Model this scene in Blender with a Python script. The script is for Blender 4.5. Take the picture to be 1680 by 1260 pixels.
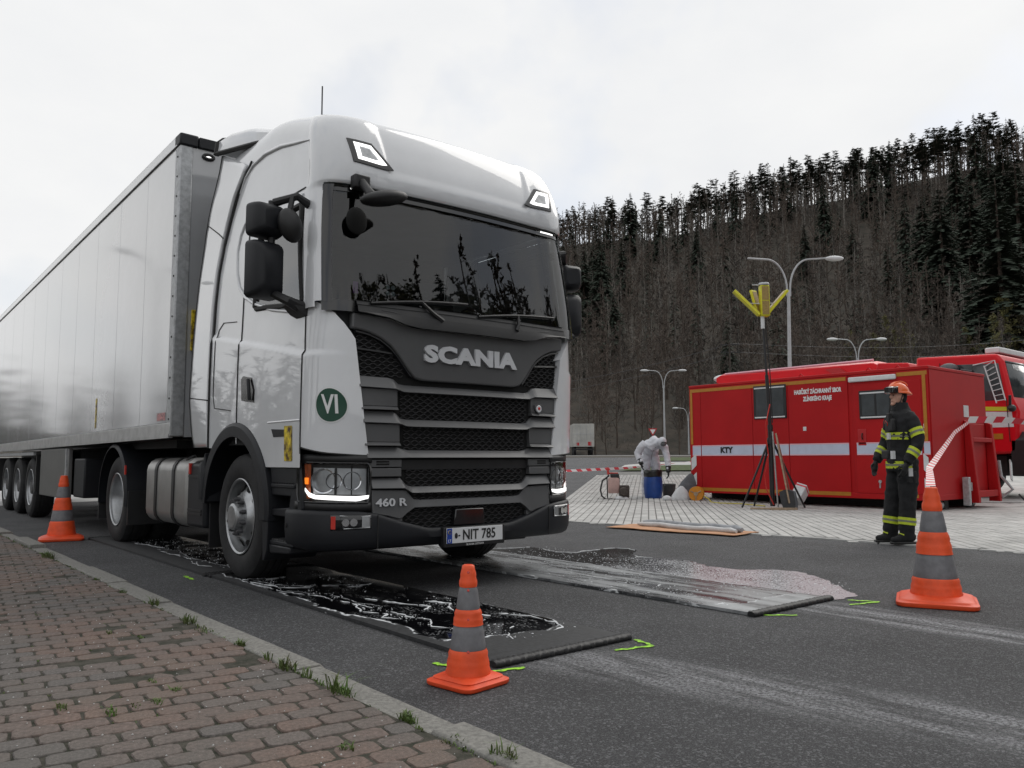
import bpy, bmesh, math, random
import numpy as np
from mathutils import Vector, Matrix, noise as mnoise

# ------------------------------------------------------------------ clear / scene
for o in list(bpy.data.objects): bpy.data.objects.remove(o)
S = bpy.context.scene
COL = S.collection
R = math.radians
random.seed(11)

# ------------------------------------------------------------------ camera
CAM = Vector((-3.7108, -6.4865, 0.9629)); YAW, PITCH, ROLL, FPX = 0.6907, 0.0918, -0.0029, 1329.2
fw = Vector((math.sin(YAW)*math.cos(PITCH), math.cos(YAW)*math.cos(PITCH), math.sin(PITCH)))
rt = Vector((math.cos(YAW), -math.sin(YAW), 0)); up = rt.cross(fw)
r2 = math.cos(ROLL)*rt + math.sin(ROLL)*up; u2 = -math.sin(ROLL)*rt + math.cos(ROLL)*up
cd = bpy.data.cameras.new('camera'); cam = bpy.data.objects.new('camera', cd); COL.objects.link(cam)
cd.sensor_width = 36; cd.lens = 36*FPX/1680; cd.clip_start = .05; cd.clip_end = 3000
cam.matrix_world = Matrix(((r2.x, u2.x, -fw.x, CAM.x), (r2.y, u2.y, -fw.y, CAM.y), (r2.z, u2.z, -fw.z, CAM.z), (0, 0, 0, 1)))
S.camera = cam
S.render.resolution_x, S.render.resolution_y = 1024, 768

# ------------------------------------------------------------------ sky, sun, exposure
SUN_AZ = Vector((.985, .14, 0)).normalized(); SUN_EL = R(44)
W = bpy.data.worlds.new('World'); S.world = W; W.use_nodes = True
nt = W.node_tree; nt.nodes.clear(); N = nt.nodes.new; L = nt.links.new
out = N('ShaderNodeOutputWorld'); sky = N('ShaderNodeTexSky'); sky.sky_type = 'NISHITA'; sky.sun_disc = False
sky.sun_elevation = SUN_EL; sky.sun_rotation = math.atan2(SUN_AZ.x, SUN_AZ.y)
bg1 = N('ShaderNodeBackground'); bg1.inputs['Strength'].default_value = .13; L(sky.outputs[0], bg1.inputs['Color'])
tc = N('ShaderNodeTexCoord'); mp = N('ShaderNodeMapping'); mp.inputs['Scale'].default_value = (1, 1, 2.2)
L(tc.outputs['Generated'], mp.inputs['Vector'])
n1 = N('ShaderNodeTexNoise'); n1.inputs['Scale'].default_value = 2.0; n1.inputs['Detail'].default_value = 7; n1.inputs['Roughness'].default_value = .55
L(mp.outputs[0], n1.inputs['Vector'])
cr = N('ShaderNodeValToRGB'); cr.color_ramp.elements[0].position = .33; cr.color_ramp.elements[0].color = (.85, .862, .88, 1)
cr.color_ramp.elements[1].position = .62; cr.color_ramp.elements[1].color = (.95, .95, .945, 1)
L(n1.outputs['Fac'], cr.inputs['Fac'])
bg2 = N('ShaderNodeBackground'); bg2.inputs['Strength'].default_value = 1.0; L(cr.outputs[0], bg2.inputs['Color'])
n2 = N('ShaderNodeTexNoise'); n2.inputs['Scale'].default_value = 3.1; n2.inputs['Detail'].default_value = 5
mp2 = N('ShaderNodeMapping'); mp2.inputs['Location'].default_value = (3.2, 1.1, .4); L(tc.outputs['Generated'], mp2.inputs['Vector']); L(mp2.outputs[0], n2.inputs['Vector'])
cr2 = N('ShaderNodeValToRGB'); cr2.color_ramp.elements[0].position = .30; cr2.color_ramp.elements[0].color = (.6,)*3+(1,)
cr2.color_ramp.elements[1].position = .46; cr2.color_ramp.elements[1].color = (1, 1, 1, 1); L(n2.outputs['Fac'], cr2.inputs['Fac'])
mx = N('ShaderNodeMixShader'); L(cr2.outputs[0], mx.inputs[0]); L(bg1.outputs[0], mx.inputs[1]); L(bg2.outputs[0], mx.inputs[2]); L(mx.outputs[0], out.inputs['Surface'])

sd = bpy.data.lights.new('sun', 'SUN'); sd.energy = 1.15; sd.angle = R(42); sd.color = (1, .965, .91)
sun = bpy.data.objects.new('sun', sd); COL.objects.link(sun)
SUN_DIR = SUN_AZ*math.cos(SUN_EL) + Vector((0, 0, math.sin(SUN_EL)))
sun.rotation_euler = SUN_DIR.to_track_quat('Z', 'Y').to_euler(); sun.location = (20, -20, 40)
S.view_settings.view_transform = 'Standard'; S.view_settings.look = 'None'; S.view_settings.exposure = 0.0; S.view_settings.gamma = 1
S.view_settings.use_curve_mapping = False

# ------------------------------------------------------------------ helpers
def lin(c):
    if isinstance(c, str):
        c = [int(c[i:i+2], 16)/255 for i in (0, 2, 4)]
        c = [x/12.92 if x <= .04045 else ((x+.055)/1.055)**2.4 for x in c]
    return (c[0], c[1], c[2], 1)

def mat(name, col, rough=.6, metal=0., var=.15, scale=6., bump=0., bscale=40., coat=0., spec=.5, emit=None, estr=0., rvar=0., detail=4., alpha=1., col2=None, ramp=(.35, .65), coatior=1.5, crough=.08):
    m = bpy.data.materials.new(name); m.use_nodes = True
    t = m.node_tree; b = t.nodes['Principled BSDF']; c = lin(col)
    b.inputs['Roughness'].default_value = rough; b.inputs['Metallic'].default_value = metal
    b.inputs['Coat Weight'].default_value = coat; b.inputs['Coat Roughness'].default_value = crough; b.inputs['Coat IOR'].default_value = coatior
    b.inputs['Specular IOR Level'].default_value = spec
    tcn = t.nodes.new('ShaderNodeTexCoord')
    if var > 0 or col2 is not None:
        n = t.nodes.new('ShaderNodeTexNoise'); n.inputs['Scale'].default_value = scale; n.inputs['Detail'].default_value = detail
        n.inputs['Roughness'].default_value = .62
        t.links.new(tcn.outputs['Object'], n.inputs['Vector'])
        r = t.nodes.new('ShaderNodeValToRGB'); r.color_ramp.elements[0].position, r.color_ramp.elements[1].position = ramp
        d = lin(col2) if col2 is not None else c
        r.color_ramp.elements[0].color = tuple(x*(1-var) for x in (d if col2 is not None else c)[:3])+(1,)
        r.color_ramp.elements[1].color = tuple(min(1, x*(1+var)) for x in c[:3])+(1,)
        t.links.new(n.outputs['Fac'], r.inputs['Fac']); t.links.new(r.outputs[0], b.inputs['Base Color'])
        if rvar > 0:
            mr = t.nodes.new('ShaderNodeMapRange'); mr.inputs['To Min'].default_value = max(0, rough-rvar); mr.inputs['To Max'].default_value = min(1, rough+rvar)
            mr.inputs['From Min'].default_value = .3; mr.inputs['From Max'].default_value = .7
            t.links.new(n.outputs['Fac'], mr.inputs['Value']); t.links.new(mr.outputs[0], b.inputs['Roughness'])
    else: b.inputs['Base Color'].default_value = c
    if bump > 0:
        n = t.nodes.new('ShaderNodeTexNoise'); n.inputs['Scale'].default_value = bscale; n.inputs['Detail'].default_value = 3
        t.links.new(tcn.outputs['Object'], n.inputs['Vector'])
        bp = t.nodes.new('ShaderNodeBump'); bp.inputs['Strength'].default_value = 1; bp.inputs['Distance'].default_value = bump
        t.links.new(n.outputs['Fac'], bp.inputs['Height']); t.links.new(bp.outputs[0], b.inputs['Normal'])
    if emit is not None:
        b.inputs['Emission Color'].default_value = lin(emit); b.inputs['Emission Strength'].default_value = estr
    return m

def glass_mat(name, tint=(.55, .6, .6), ior=1.5, rough=.0):
    """thin pane: transparent tinted sheet with a fresnel reflection"""
    m = bpy.data.materials.new(name); m.use_nodes = True; t = m.node_tree; t.nodes.clear()
    o = t.nodes.new('ShaderNodeOutputMaterial'); tr = t.nodes.new('ShaderNodeBsdfTransparent'); tr.inputs['Color'].default_value = (*tint, 1)
    g = t.nodes.new('ShaderNodeBsdfGlossy'); g.inputs['Roughness'].default_value = rough; g.inputs['Color'].default_value = (1, 1, 1, 1)
    f = t.nodes.new('ShaderNodeFresnel'); f.inputs['IOR'].default_value = ior
    mxn = t.nodes.new('ShaderNodeMixShader'); t.links.new(f.outputs[0], mxn.inputs[0]); t.links.new(tr.outputs[0], mxn.inputs[1]); t.links.new(g.outputs[0], mxn.inputs[2])
    t.links.new(mxn.outputs[0], o.inputs['Surface']); return m

def basis(d):
    d = Vector(d).normalized(); a = Vector((0, 0, 1)) if abs(d.z) < .9 else Vector((1, 0, 0))
    x = d.cross(a).normalized(); return x, x.cross(d).normalized(), d

class MB:
    def __init__(s): s.v = []; s.f = []
    def add(s, vs, fs):
        k = len(s.v); s.v += [tuple(p) for p in vs]; s.f += [tuple(i+k for i in f) for f in fs]; return s
    def box(s, x0, x1, y0, y1, z0, z1):
        return s.add([(x0,y0,z0),(x1,y0,z0),(x1,y1,z0),(x0,y1,z0),(x0,y0,z1),(x1,y0,z1),(x1,y1,z1),(x0,y1,z1)],
                     [(0,3,2,1),(4,5,6,7),(0,1,5,4),(1,2,6,5),(2,3,7,6),(3,0,4,7)])
    def bar(s, a, b, w, h, upv=(0, 0, 1)):
        """oriented box from a to b, width w (sideways), height h (along upv-ish)"""
        a, b = Vector(a), Vector(b); d = (b-a).normalized(); x = d.cross(Vector(upv))
        x = x.normalized() if x.length > 1e-4 else Vector((1, 0, 0)); y = x.cross(d)
        vs = [p + x*(w/2*i) + y*(h/2*j) for p in (a, b) for i, j in ((-1,-1),(1,-1),(1,1),(-1,1))]
        return s.add(vs, [(0,1,2,3),(7,6,5,4),(0,4,5,1),(1,5,6,2),(2,6,7,3),(3,7,4,0)])
    def prism(s, poly, axis, a, b):
        n = len(poly); P = {'x': lambda p, t: (t, p[0], p[1]), 'y': lambda p, t: (p[0], t, p[1]), 'z': lambda p, t: (p[0], p[1], t)}[axis]
        vs = [P(p, a) for p in poly] + [P(p, b) for p in poly]
        return s.add(vs, [tuple(range(n)), tuple(range(2*n-1, n-1, -1))] + [(i, (i+1) % n, n+(i+1) % n, n+i) for i in range(n)])
    def tube(s, pts, r, n=8, closed=False, cap=True, sq=1.):
        pts = [Vector(p) for p in pts]; m = len(pts); rs = r if isinstance(r, (list, tuple)) else [r]*m
        x, y, _ = basis((pts[1]-pts[0])); vs = []
        for i, p in enumerate(pts):
            d = (pts[(i+1) % m]-pts[i-1]) if closed else (pts[min(i+1, m-1)]-pts[max(i-1, 0)])
            if d.length < 1e-9: d = Vector((0, 0, 1))
            d.normalize(); x = (x - d*x.dot(d)).normalized(); y = d.cross(x)
            vs += [p + (x*math.cos(2*math.pi*k/n) + y*math.sin(2*math.pi*k/n)*sq)*rs[i] for k in range(n)]
        fs = [(i*n+k, i*n+(k+1) % n, ((i+1) % m)*n+(k+1) % n, ((i+1) % m)*n+k) for i in range(m if closed else m-1) for k in range(n)]
        if cap and not closed: fs += [tuple(range(n-1, -1, -1)), tuple((m-1)*n+k for k in range(n))]
        return s.add(vs, fs)
    def lathe(s, prof, n=24, org=(0, 0, 0), axis=(0, 0, 1), cap=True, arc=None):
        x, y, d = basis(axis); o = Vector(org); vs = []; m = len(prof)
        for r, h in prof: vs += [o + d*h + (x*math.cos(2*math.pi*k/n) + y*math.sin(2*math.pi*k/n))*r for k in range(n)]
        fs = [(i*n+k, i*n+(k+1) % n, (i+1)*n+(k+1) % n, (i+1)*n+k) for i in range(m-1) for k in range(n)]
        if cap: fs += [tuple(range(n-1, -1, -1)), tuple((m-1)*n+k for k in range(n))]
        return s.add(vs, fs)
    def ell(s, c, r, n=16, m=10, M=None):
        c = Vector(c); vs = []
        for i in range(m+1):
            a = math.pi*i/m
            for k in range(n):
                p = Vector((r[0]*math.sin(a)*math.cos(2*math.pi*k/n), r[1]*math.sin(a)*math.sin(2*math.pi*k/n), r[2]*math.cos(a)))
                vs.append(c + (M @ p if M else p))
        return s.add(vs, [(i*n+k, (i+1)*n+k, (i+1)*n+(k+1) % n, i*n+(k+1) % n) for i in range(m) for k in range(n)])
    def grid(s, fn, nu, nv, keep=None):
        vs = [fn(i/nu, j/nv) for j in range(nv+1) for i in range(nu+1)]
        fs = [(j*(nu+1)+i, j*(nu+1)+i+1, (j+1)*(nu+1)+i+1, (j+1)*(nu+1)+i) for j in range(nv) for i in range(nu) if keep is None or keep((i+.5)/nu, (j+.5)/nv)]
        return s.add(vs, fs)
    def loft(s, rings, closed=True, cap=True):
        n = len(rings[0]); m = len(rings); vs = [p for r in rings for p in r]
        fs = [(i*n+k, i*n+(k+1) % n, (i+1)*n+(k+1) % n, (i+1)*n+k) for i in range(m-1) for k in range(n if closed else n-1)]
        if cap and closed: fs += [tuple(range(n-1, -1, -1)), tuple((m-1)*n+k for k in range(n))]
        return s.add(vs, fs)
    def mirror(s):
        k = len(s.v); vs = [(-x, y, z) for x, y, z in s.v]; return s.add(vs, [tuple(reversed(f)) for f in s.f])
    def flipx(s):
        m = MB(); m.v = [(-x, y, z) for x, y, z in s.v]; m.f = [tuple(reversed(f)) for f in s.f]; return m
    def xf(s, M):
        s.v = [tuple(M @ Vector(p)) for p in s.v]; return s
    def mesh(s, name, angle=35, recalc=True):
        me = bpy.data.meshes.new(name); me.from_pydata(s.v, [], s.f)
        if recalc:
            bm = bmesh.new(); bm.from_mesh(me); bmesh.ops.recalc_face_normals(bm, faces=bm.faces); bm.to_mesh(me); bm.free()
        if angle:
            me.polygons.foreach_set('use_smooth', [True]*len(me.polygons)); me.set_sharp_from_angle(angle=R(angle))
        me.update(); return me
    def islands(s):
        par = list(range(len(s.v)))
        def find(a):
            while par[a] != a: par[a] = par[par[a]]; a = par[a]
            return a
        for f in s.f:
            r = find(f[0])
            for i in f[1:]: par[find(i)] = r
        out_ = {}
        for f in s.f: out_.setdefault(find(f[0]), []).append(f)
        res = []
        for fs in out_.values():
            ids = sorted({i for f in fs for i in f}); mp_ = {a: b for b, a in enumerate(ids)}; q = MB(); q.v = [s.v[i] for i in ids]; q.f = [tuple(mp_[i] for i in f) for f in fs]; res.append(q)
        return res
    def build(s, name, m, parent=None, bevel=0., angle=35, solid=0., recalc=True, seg=2, loc=None, sub=0, split=False):
        if split:   # every separate piece becomes a part of its own
            for q in s.islands(): o = q.build(name, m, parent, bevel, angle, solid, recalc, seg, loc, sub)
            return o
        me = s.mesh(name, angle, recalc)
        for mm in (m if isinstance(m, (list, tuple)) else [m]): me.materials.append(mm)
        o = bpy.data.objects.new(name, me); COL.objects.link(o); o.parent = parent
        if loc is not None: o.location = loc
        if solid:
            md = o.modifiers.new('s', 'SOLIDIFY'); md.thickness = solid; md.offset = 0
        if bevel:
            md = o.modifiers.new('b', 'BEVEL'); md.width = bevel; md.segments = seg; md.limit_method = 'ANGLE'; md.angle_limit = R(35); md.harden_normals = False
        if sub:
            md = o.modifiers.new('u', 'SUBSURF'); md.levels = sub; md.render_levels = sub
        return o

def tag(o, label=None, cat=None, group=None, kind=None):
    if label: o['label'] = label
    if cat: o['category'] = cat
    if group: o['group'] = group
    if kind: o['kind'] = kind
    return o
def thing(name, label, cat, loc=(0, 0, 0), rz=0., group=None):
    o = bpy.data.objects.new(name, None); COL.objects.link(o); o.location = loc; o.rotation_euler = (0, 0, rz); o.empty_display_size = .2
    return tag(o, label, cat, group)
def copy_tree(o, parent=None):
    c = o.copy(); COL.objects.link(c); c.parent = parent
    for ch in o.children:
        copy_tree(ch, c)
    return c
def text(name, body, size, m, parent, M, extrude=.002, sx=1., bold=.0, spacing=1., align='CENTER'):
    cu = bpy.data.curves.new(name, 'FONT'); cu.body = body; cu.size = size; cu.extrude = extrude; cu.offset = bold; cu.space_character = spacing
    cu.align_x = align; cu.align_y = 'CENTER'; cu.resolution_u = 3; cu.fill_mode = 'BOTH'
    o = bpy.data.objects.new(name+'_tmp', cu); COL.objects.link(o)
    dg = bpy.context.evaluated_depsgraph_get(); me = bpy.data.meshes.new_from_object(o.evaluated_get(dg))
    bpy.data.objects.remove(o); me.transform(M @ Matrix.Diagonal((sx, 1, 1, 1))); me.materials.clear(); me.materials.append(m)
    me.name = name; o = bpy.data.objects.new(name, me); COL.objects.link(o); o.parent = parent; return o
def frameM(o, x, y):
    """matrix mapping text plane (x right, y up, z out) to the given axes at o"""
    x = Vector(x).normalized(); y = Vector(y); y = (y - x*y.dot(x)).normalized(); z = x.cross(y); o = Vector(o)
    return Matrix(((x.x, y.x, z.x, o.x), (x.y, y.y, z.y, o.y), (x.z, y.z, z.z, o.z), (0, 0, 0, 1)))
def lerp(a, b, t): return a+(b-a)*t
def sstep(a, b, x):
    t = min(1, max(0, (x-a)/(b-a))); return t*t*(3-2*t)
def interp(x, xs, ys): return float(np.interp(x, xs, ys))
def smooth_interp(xs, ys):
    """monotone cubic through the table (no kinks in painted surfaces)"""
    xs, ys = np.array(xs, float), np.array(ys, float); h = np.diff(xs); d = np.diff(ys)/h; m_ = np.zeros(len(xs)); m_[0], m_[-1] = d[0], d[-1]
    for i in range(1, len(xs)-1): m_[i] = 0 if d[i-1]*d[i] <= 0 else 3*(h[i-1]+h[i])/((2*h[i]+h[i-1])/d[i-1]+(h[i]+2*h[i-1])/d[i])
    def f(x):
        x = min(max(x, xs[0]), xs[-1]); i = int(min(max(np.searchsorted(xs, x)-1, 0), len(h)-1)); t = (x-xs[i])/h[i]
        return float(ys[i]*(1+2*t)*(1-t)**2 + m_[i]*h[i]*t*(1-t)**2 + ys[i+1]*t*t*(3-2*t) + m_[i+1]*h[i]*t*t*(t-1))
    return f
GF = Vector((math.sin(YAW), math.cos(YAW), 0)); GR = Vector((math.cos(YAW), -math.sin(YAW), 0))
def cw(u, w, z=0.):
    """world point u metres to the right and w metres ahead of where the photographer stands"""
    p = CAM + GR*u + GF*w; return Vector((p.x, p.y, z))
def ahead(x, y): d = Vector((x, y, 0))-Vector((CAM.x, CAM.y, 0)); return d.dot(GR), d.dot(GF)
def ground_z(w):
    """the yard is level, the land beyond rises a little"""
    return 0. if w < 17 else (.026*(w-17) if w < 60 else 1.118+.006*(w-60))

# ------------------------------------------------------------------ materials
MT = {}
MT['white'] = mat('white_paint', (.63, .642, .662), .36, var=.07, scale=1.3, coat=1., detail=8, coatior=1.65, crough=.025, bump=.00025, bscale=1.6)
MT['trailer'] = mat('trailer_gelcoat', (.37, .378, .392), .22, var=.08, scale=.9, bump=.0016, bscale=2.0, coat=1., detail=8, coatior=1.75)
MT['alu'] = mat('aluminium', (.58, .58, .58), .38, .85, var=.12, scale=9, bump=.0004, bscale=90)
MT['galv'] = mat('galvanised_steel', (.42, .43, .44), .5, .55, var=.18, scale=22)
MT['grey'] = mat('grille_grey', (.098, .099, .102), .42, .2, var=.05, scale=5, coat=.15)
MT['black'] = mat('black_plastic', (.011, .011, .012), .5, var=.15, scale=12, bump=.0004, bscale=250)
MT['dark'] = mat('dark_grey_plastic', (.0105, .0115, .0145), .5, var=.1, scale=6, bump=.0005, spec=.35, bscale=300)
MT['gloss'] = mat('black_gloss', (.008, .008, .009), .12, var=0, coat=.5)
MT['seam'] = mat('seam_rubber', (.012, .012, .012), .7, var=0)
MT['rubber'] = mat('tyre_rubber', (.013, .013, .014), .78, var=.35, scale=14, bump=.0012, bscale=60)
MT['chassis'] = mat('chassis_black', (.012, .012, .013), .7, var=.3, scale=8)
MT['rim'] = mat('rim_aluminium', (.40, .41, .42), .36, .8, var=.14, scale=10)
MT['rimdark'] = mat('rim_inner', (.10, .10, .105), .5, .6, var=.2, scale=10)
MT['chrome'] = mat('chrome', (.75, .75, .76), .12, 1., var=0)
MT['silver'] = mat('silver_letter', (.60, .61, .63), .35, .15, var=.05)
MT['mesh'] = mat('grille_mesh', (.03, .03, .032), .45, var=.1)
MT['void'] = mat('deep_black', (.004, .004, .004), .9, var=0)
MT['led'] = mat('lit_led_strip', (.9, .9, .9), .3, var=0, emit=(1, 1, .98), estr=1.35)
MT['amber'] = mat('amber_lens', (.45, .10, .02), .15, var=.2, scale=30, coat=.5)
MT['amberlit'] = mat('amber_lit', (.8, .2, .02), .2, var=0, emit=(1, .25, .02), estr=1.1)
MT['redlens'] = mat('red_lens', (.5, .03, .02), .2, var=.1, coat=.4)
MT['lens'] = glass_mat('lamp_lens', (.93, .94, .95), 1.45)
MT['glass'] = glass_mat('windscreen_glass', (.52, .56, .56), 1.62)
MT['sideglass'] = glass_mat('side_glass', (.36, .42, .40), 2.1)
MT['mirror'] = mat('mirror_glass', (.6, .62, .63), .03, 1., var=0)
MT['plate'] = mat('plate_white', (.62, .63, .64), .4, var=.04)
MT['blue'] = mat('plate_blue', (.01, .05, .30), .4, var=0)
MT['ink'] = mat('black_ink', (.01, .01, .01), .5, var=0)
MT['green'] = mat('sticker_green', (.004, .055, .03), .4, var=.05)
MT['white_ink'] = mat('white_ink', (.72, .73, .73), .45, var=0)
MT['yellow'] = mat('sticker_yellow', (.55, .42, .02), .4, var=.5, scale=18, col2=(.10, .03, .01))
MT['purple'] = mat('purple_sticker', (.16, .03, .24), .5, var=0)
MT['tank'] = mat('fuel_tank_alu', (.36, .355, .345), .42, .75, var=.1, scale=5)
MT['int'] = mat('cab_interior', (.05, .052, .055), .8, var=.2, scale=4)
MT['curtain'] = mat('cab_curtain', (.16, .22, .30), .9, var=.2, scale=3)
# ================================================================== SETTING: terrain, road, yard, pavement
def asphalt_mat():
    m = bpy.data.materials.new('asphalt'); m.use_nodes = True; t = m.node_tree; b = t.nodes['Principled BSDF']; Nn = t.nodes.new; Lk = t.links.new
    tcn = Nn('ShaderNodeTexCoord'); sx = Nn('ShaderNodeSeparateXYZ'); Lk(tcn.outputs['Object'], sx.inputs[0])
    def nz(scale, detail=2, rough=.5, vec=None):
        n = Nn('ShaderNodeTexNoise'); n.inputs['Scale'].default_value = scale; n.inputs['Detail'].default_value = detail; n.inputs['Roughness'].default_value = rough
        Lk(vec or tcn.outputs['Object'], n.inputs['Vector']); return n.outputs['Fac']
    def mth(op, a, bb, clamp=False):
        n = Nn('ShaderNodeMath'); n.operation = op; n.use_clamp = clamp
        for i, q in enumerate((a, bb)):
            if isinstance(q, (int, float)): n.inputs[i].default_value = q
            elif q is not None: Lk(q, n.inputs[i])
        return n.outputs[0]
    def mr(v, a, bb, c=0., d=1.):
        n = Nn('ShaderNodeMapRange'); n.interpolation_type = 'SMOOTHSTEP'
        for k, q in zip(('From Min', 'From Max', 'To Min', 'To Max'), (a, bb, c, d)): n.inputs[k].default_value = q
        Lk(v, n.inputs['Value']); return n.outputs[0]
    vor = Nn('ShaderNodeTexVoronoi'); vor.inputs['Scale'].default_value = 105; Lk(tcn.outputs['Object'], vor.inputs['Vector'])
    chip = mr(vor.outputs['Color'], .55, 1.0)             # lighter stone chips
    fine = mr(nz(170, 3, .7), .35, .7); med = mr(nz(1.1, 5, .6), .3, .7)
    base = mth('ADD', mth('MULTIPLY', chip, .12), mth('ADD', mth('MULTIPLY', fine, .105), mth('ADD', .022, mth('MULTIPLY', med, .026))))
    # dried foam tracks running ahead of the two mats (along -y)
    mp3 = Nn('ShaderNodeMapping'); mp3.inputs['Scale'].default_value = (9, 1.1, 1); Lk(tcn.outputs['Object'], mp3.inputs['Vector'])
    streak = nz(1.0, 6, .7, mp3.outputs[0]); grain = nz(60, 3, .75)
    tot = None
    for (c0, slope, hw, amt) in ((-.95, -.26, .36, .75), (1.2, .0, .27, .95), (1.45, .05, .08, .6)):
        cx = mth('ADD', mth('MULTIPLY', mth('ADD', sx.outputs['Y'], 3.5), slope), c0)
        dist = mth('ABSOLUTE', mth('SUBTRACT', sx.outputs['X'], cx), None)
        band = mr(dist, hw, hw*.35)
        lead = mr(sx.outputs['Y'], -3.35, -3.6); fade = mr(sx.outputs['Y'], -9., -4.4, .25, 1)
        q = mth('MULTIPLY', mth('MULTIPLY', band, mth('MULTIPLY', lead, fade)), amt)
        tot = q if tot is None else mth('MAXIMUM', tot, q)
    msk = mth('MULTIPLY', tot, mth('MULTIPLY', mr(streak, .36, .60), mr(grain, .36, .60)))
    col = mth('ADD', base, mth('MULTIPLY', msk, .36))
    cmb = Nn('ShaderNodeCombineColor'); Lk(mth('MULTIPLY', col, .98), cmb.inputs[0]); Lk(mth('MULTIPLY', col, .99), cmb.inputs[1]); Lk(mth('MULTIPLY', col, 1.03), cmb.inputs[2])
    Lk(cmb.outputs[0], b.inputs['Base Color']); b.inputs['Roughness'].default_value = .82; b.inputs['Specular IOR Level'].default_value = .35
    bp = Nn('ShaderNodeBump'); bp.inputs['Distance'].default_value = .004; hh = mth('ADD', mth('MULTIPLY', vor.outputs['Distance'], -.5), fine); Lk(hh, bp.inputs['Height']); Lk(bp.outputs[0], b.inputs['Normal'])
    return m
MT['asphalt'] = asphalt_mat()
MT['earth'] = mat('leaf_litter', (.040, .031, .023), .95, var=.5, scale=.35, detail=8, col2=(.032, .030, .018), bump=.05, bscale=1.5)
MT['grass_ground'] = mat('grass_turf', (.045, .075, .018), .95, var=.4, scale=3, detail=8, col2=(.07, .075, .03), bump=.02, bscale=30)
MT['soil'] = mat('joint_soil', (.045, .040, .032), .95, var=.5, scale=14, col2=(.028, .034, .014), bump=.003, bscale=150)
MT['joint'] = mat('yard_joint', (.15, .148, .14), .95, var=.3, scale=6)
MT['concrete'] = mat('pale_concrete', (.40, .40, .39), .8, var=.15, scale=2, detail=7, bump=.001, bscale=80)
MT['kerb'] = mat('kerb_granite_concrete', (.19, .185, .17), .85, var=.35, scale=55, detail=6, bump=.0025, bscale=140, ramp=(.3, .7))
MT['paver'] = mat('yard_paver', (.43, .426, .412), .85, var=.22, scale=2.2, detail=8, bump=.0015, bscale=120)
def brick_mat(i, c):
    """worn concrete brick: own tint, speckle, and a film of dust that runs on over neighbouring bricks"""
    m = mat('pavement_brick_%d' % i, c, .9, var=.42, scale=45+7*i, detail=8, bump=.003, bscale=170, ramp=(.25, .75), col2=tuple(x*.62 for x in c)); t = m.node_tree; b = t.nodes['Principled BSDF']; Nn = t.nodes.new; Lk = t.links.new
    g = Nn('ShaderNodeNewGeometry'); n = Nn('ShaderNodeTexNoise'); n.inputs['Scale'].default_value = 3.4; n.inputs['Detail'].default_value = 9; n.inputs['Roughness'].default_value = .68; Lk(g.outputs['Position'], n.inputs['Vector'])
    r = Nn('ShaderNodeMapRange'); r.inputs['From Min'].default_value = .38; r.inputs['From Max'].default_value = .66; r.inputs['To Max'].default_value = .55; Lk(n.outputs['Fac'], r.inputs['Value'])
    mx = Nn('ShaderNodeMix'); mx.data_type = 'RGBA'; src = b.inputs['Base Color'].links[0].from_socket; Lk(r.outputs[0], mx.inputs[0]); Lk(src, mx.inputs[6]); mx.inputs[7].default_value = (.105, .098, .088, 1)
    v = Nn('ShaderNodeTexVoronoi'); v.inputs['Scale'].default_value = 90; Lk(g.outputs['Position'], v.inputs['Vector']); r2_ = Nn('ShaderNodeMapRange'); r2_.inputs['From Min'].default_value = .16; r2_.inputs['From Max'].default_value = .08; r2_.inputs['To Max'].default_value = .55; Lk(v.outputs['Distance'], r2_.inputs['Value'])
    mx2 = Nn('ShaderNodeMix'); mx2.data_type = 'RGBA'; Lk(r2_.outputs[0], mx2.inputs[0]); Lk(mx.outputs[2], mx2.inputs[6]); mx2.inputs[7].default_value = (.30, .285, .27, 1); Lk(mx2.outputs[2], b.inputs['Base Color']); return m
MT['bricks'] = [brick_mat(i, c) for i, c in enumerate([(.155, .116, .100), (.143, .117, .104), (.165, .116, .096), (.128, .115, .107), (.150, .125, .112), (.175, .124, .100)])]

def sheet(name, poly, zoff, m, kind='structure', parent=None):
    bm = bmesh.new(); vs = [bm.verts.new((p[0], p[1], 0)) for p in poly]; bm.faces.new(vs)
    for w in (17, 60):
        bmesh.ops.bisect_plane(bm, geom=bm.verts[:]+bm.edges[:]+bm.faces[:], plane_co=cw(0, w), plane_no=GF)
    for v in bm.verts: v.co.z = ground_z(ahead(v.co.x, v.co.y)[1]) + zoff
    bmesh.ops.recalc_face_normals(bm, faces=bm.faces)
    me = bpy.data.meshes.new(name); bm.to_mesh(me); bm.free(); me.materials.append(m)
    if me.polygons and me.polygons[0].normal.z < 0: me.flip_normals()
    o = bpy.data.objects.new(name, me); COL.objects.link(o); o.parent = parent
    if kind: o['kind'] = kind
    return o
def uw(*pts): return [tuple(cw(u, w)[:2]) for u, w in pts]

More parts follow.
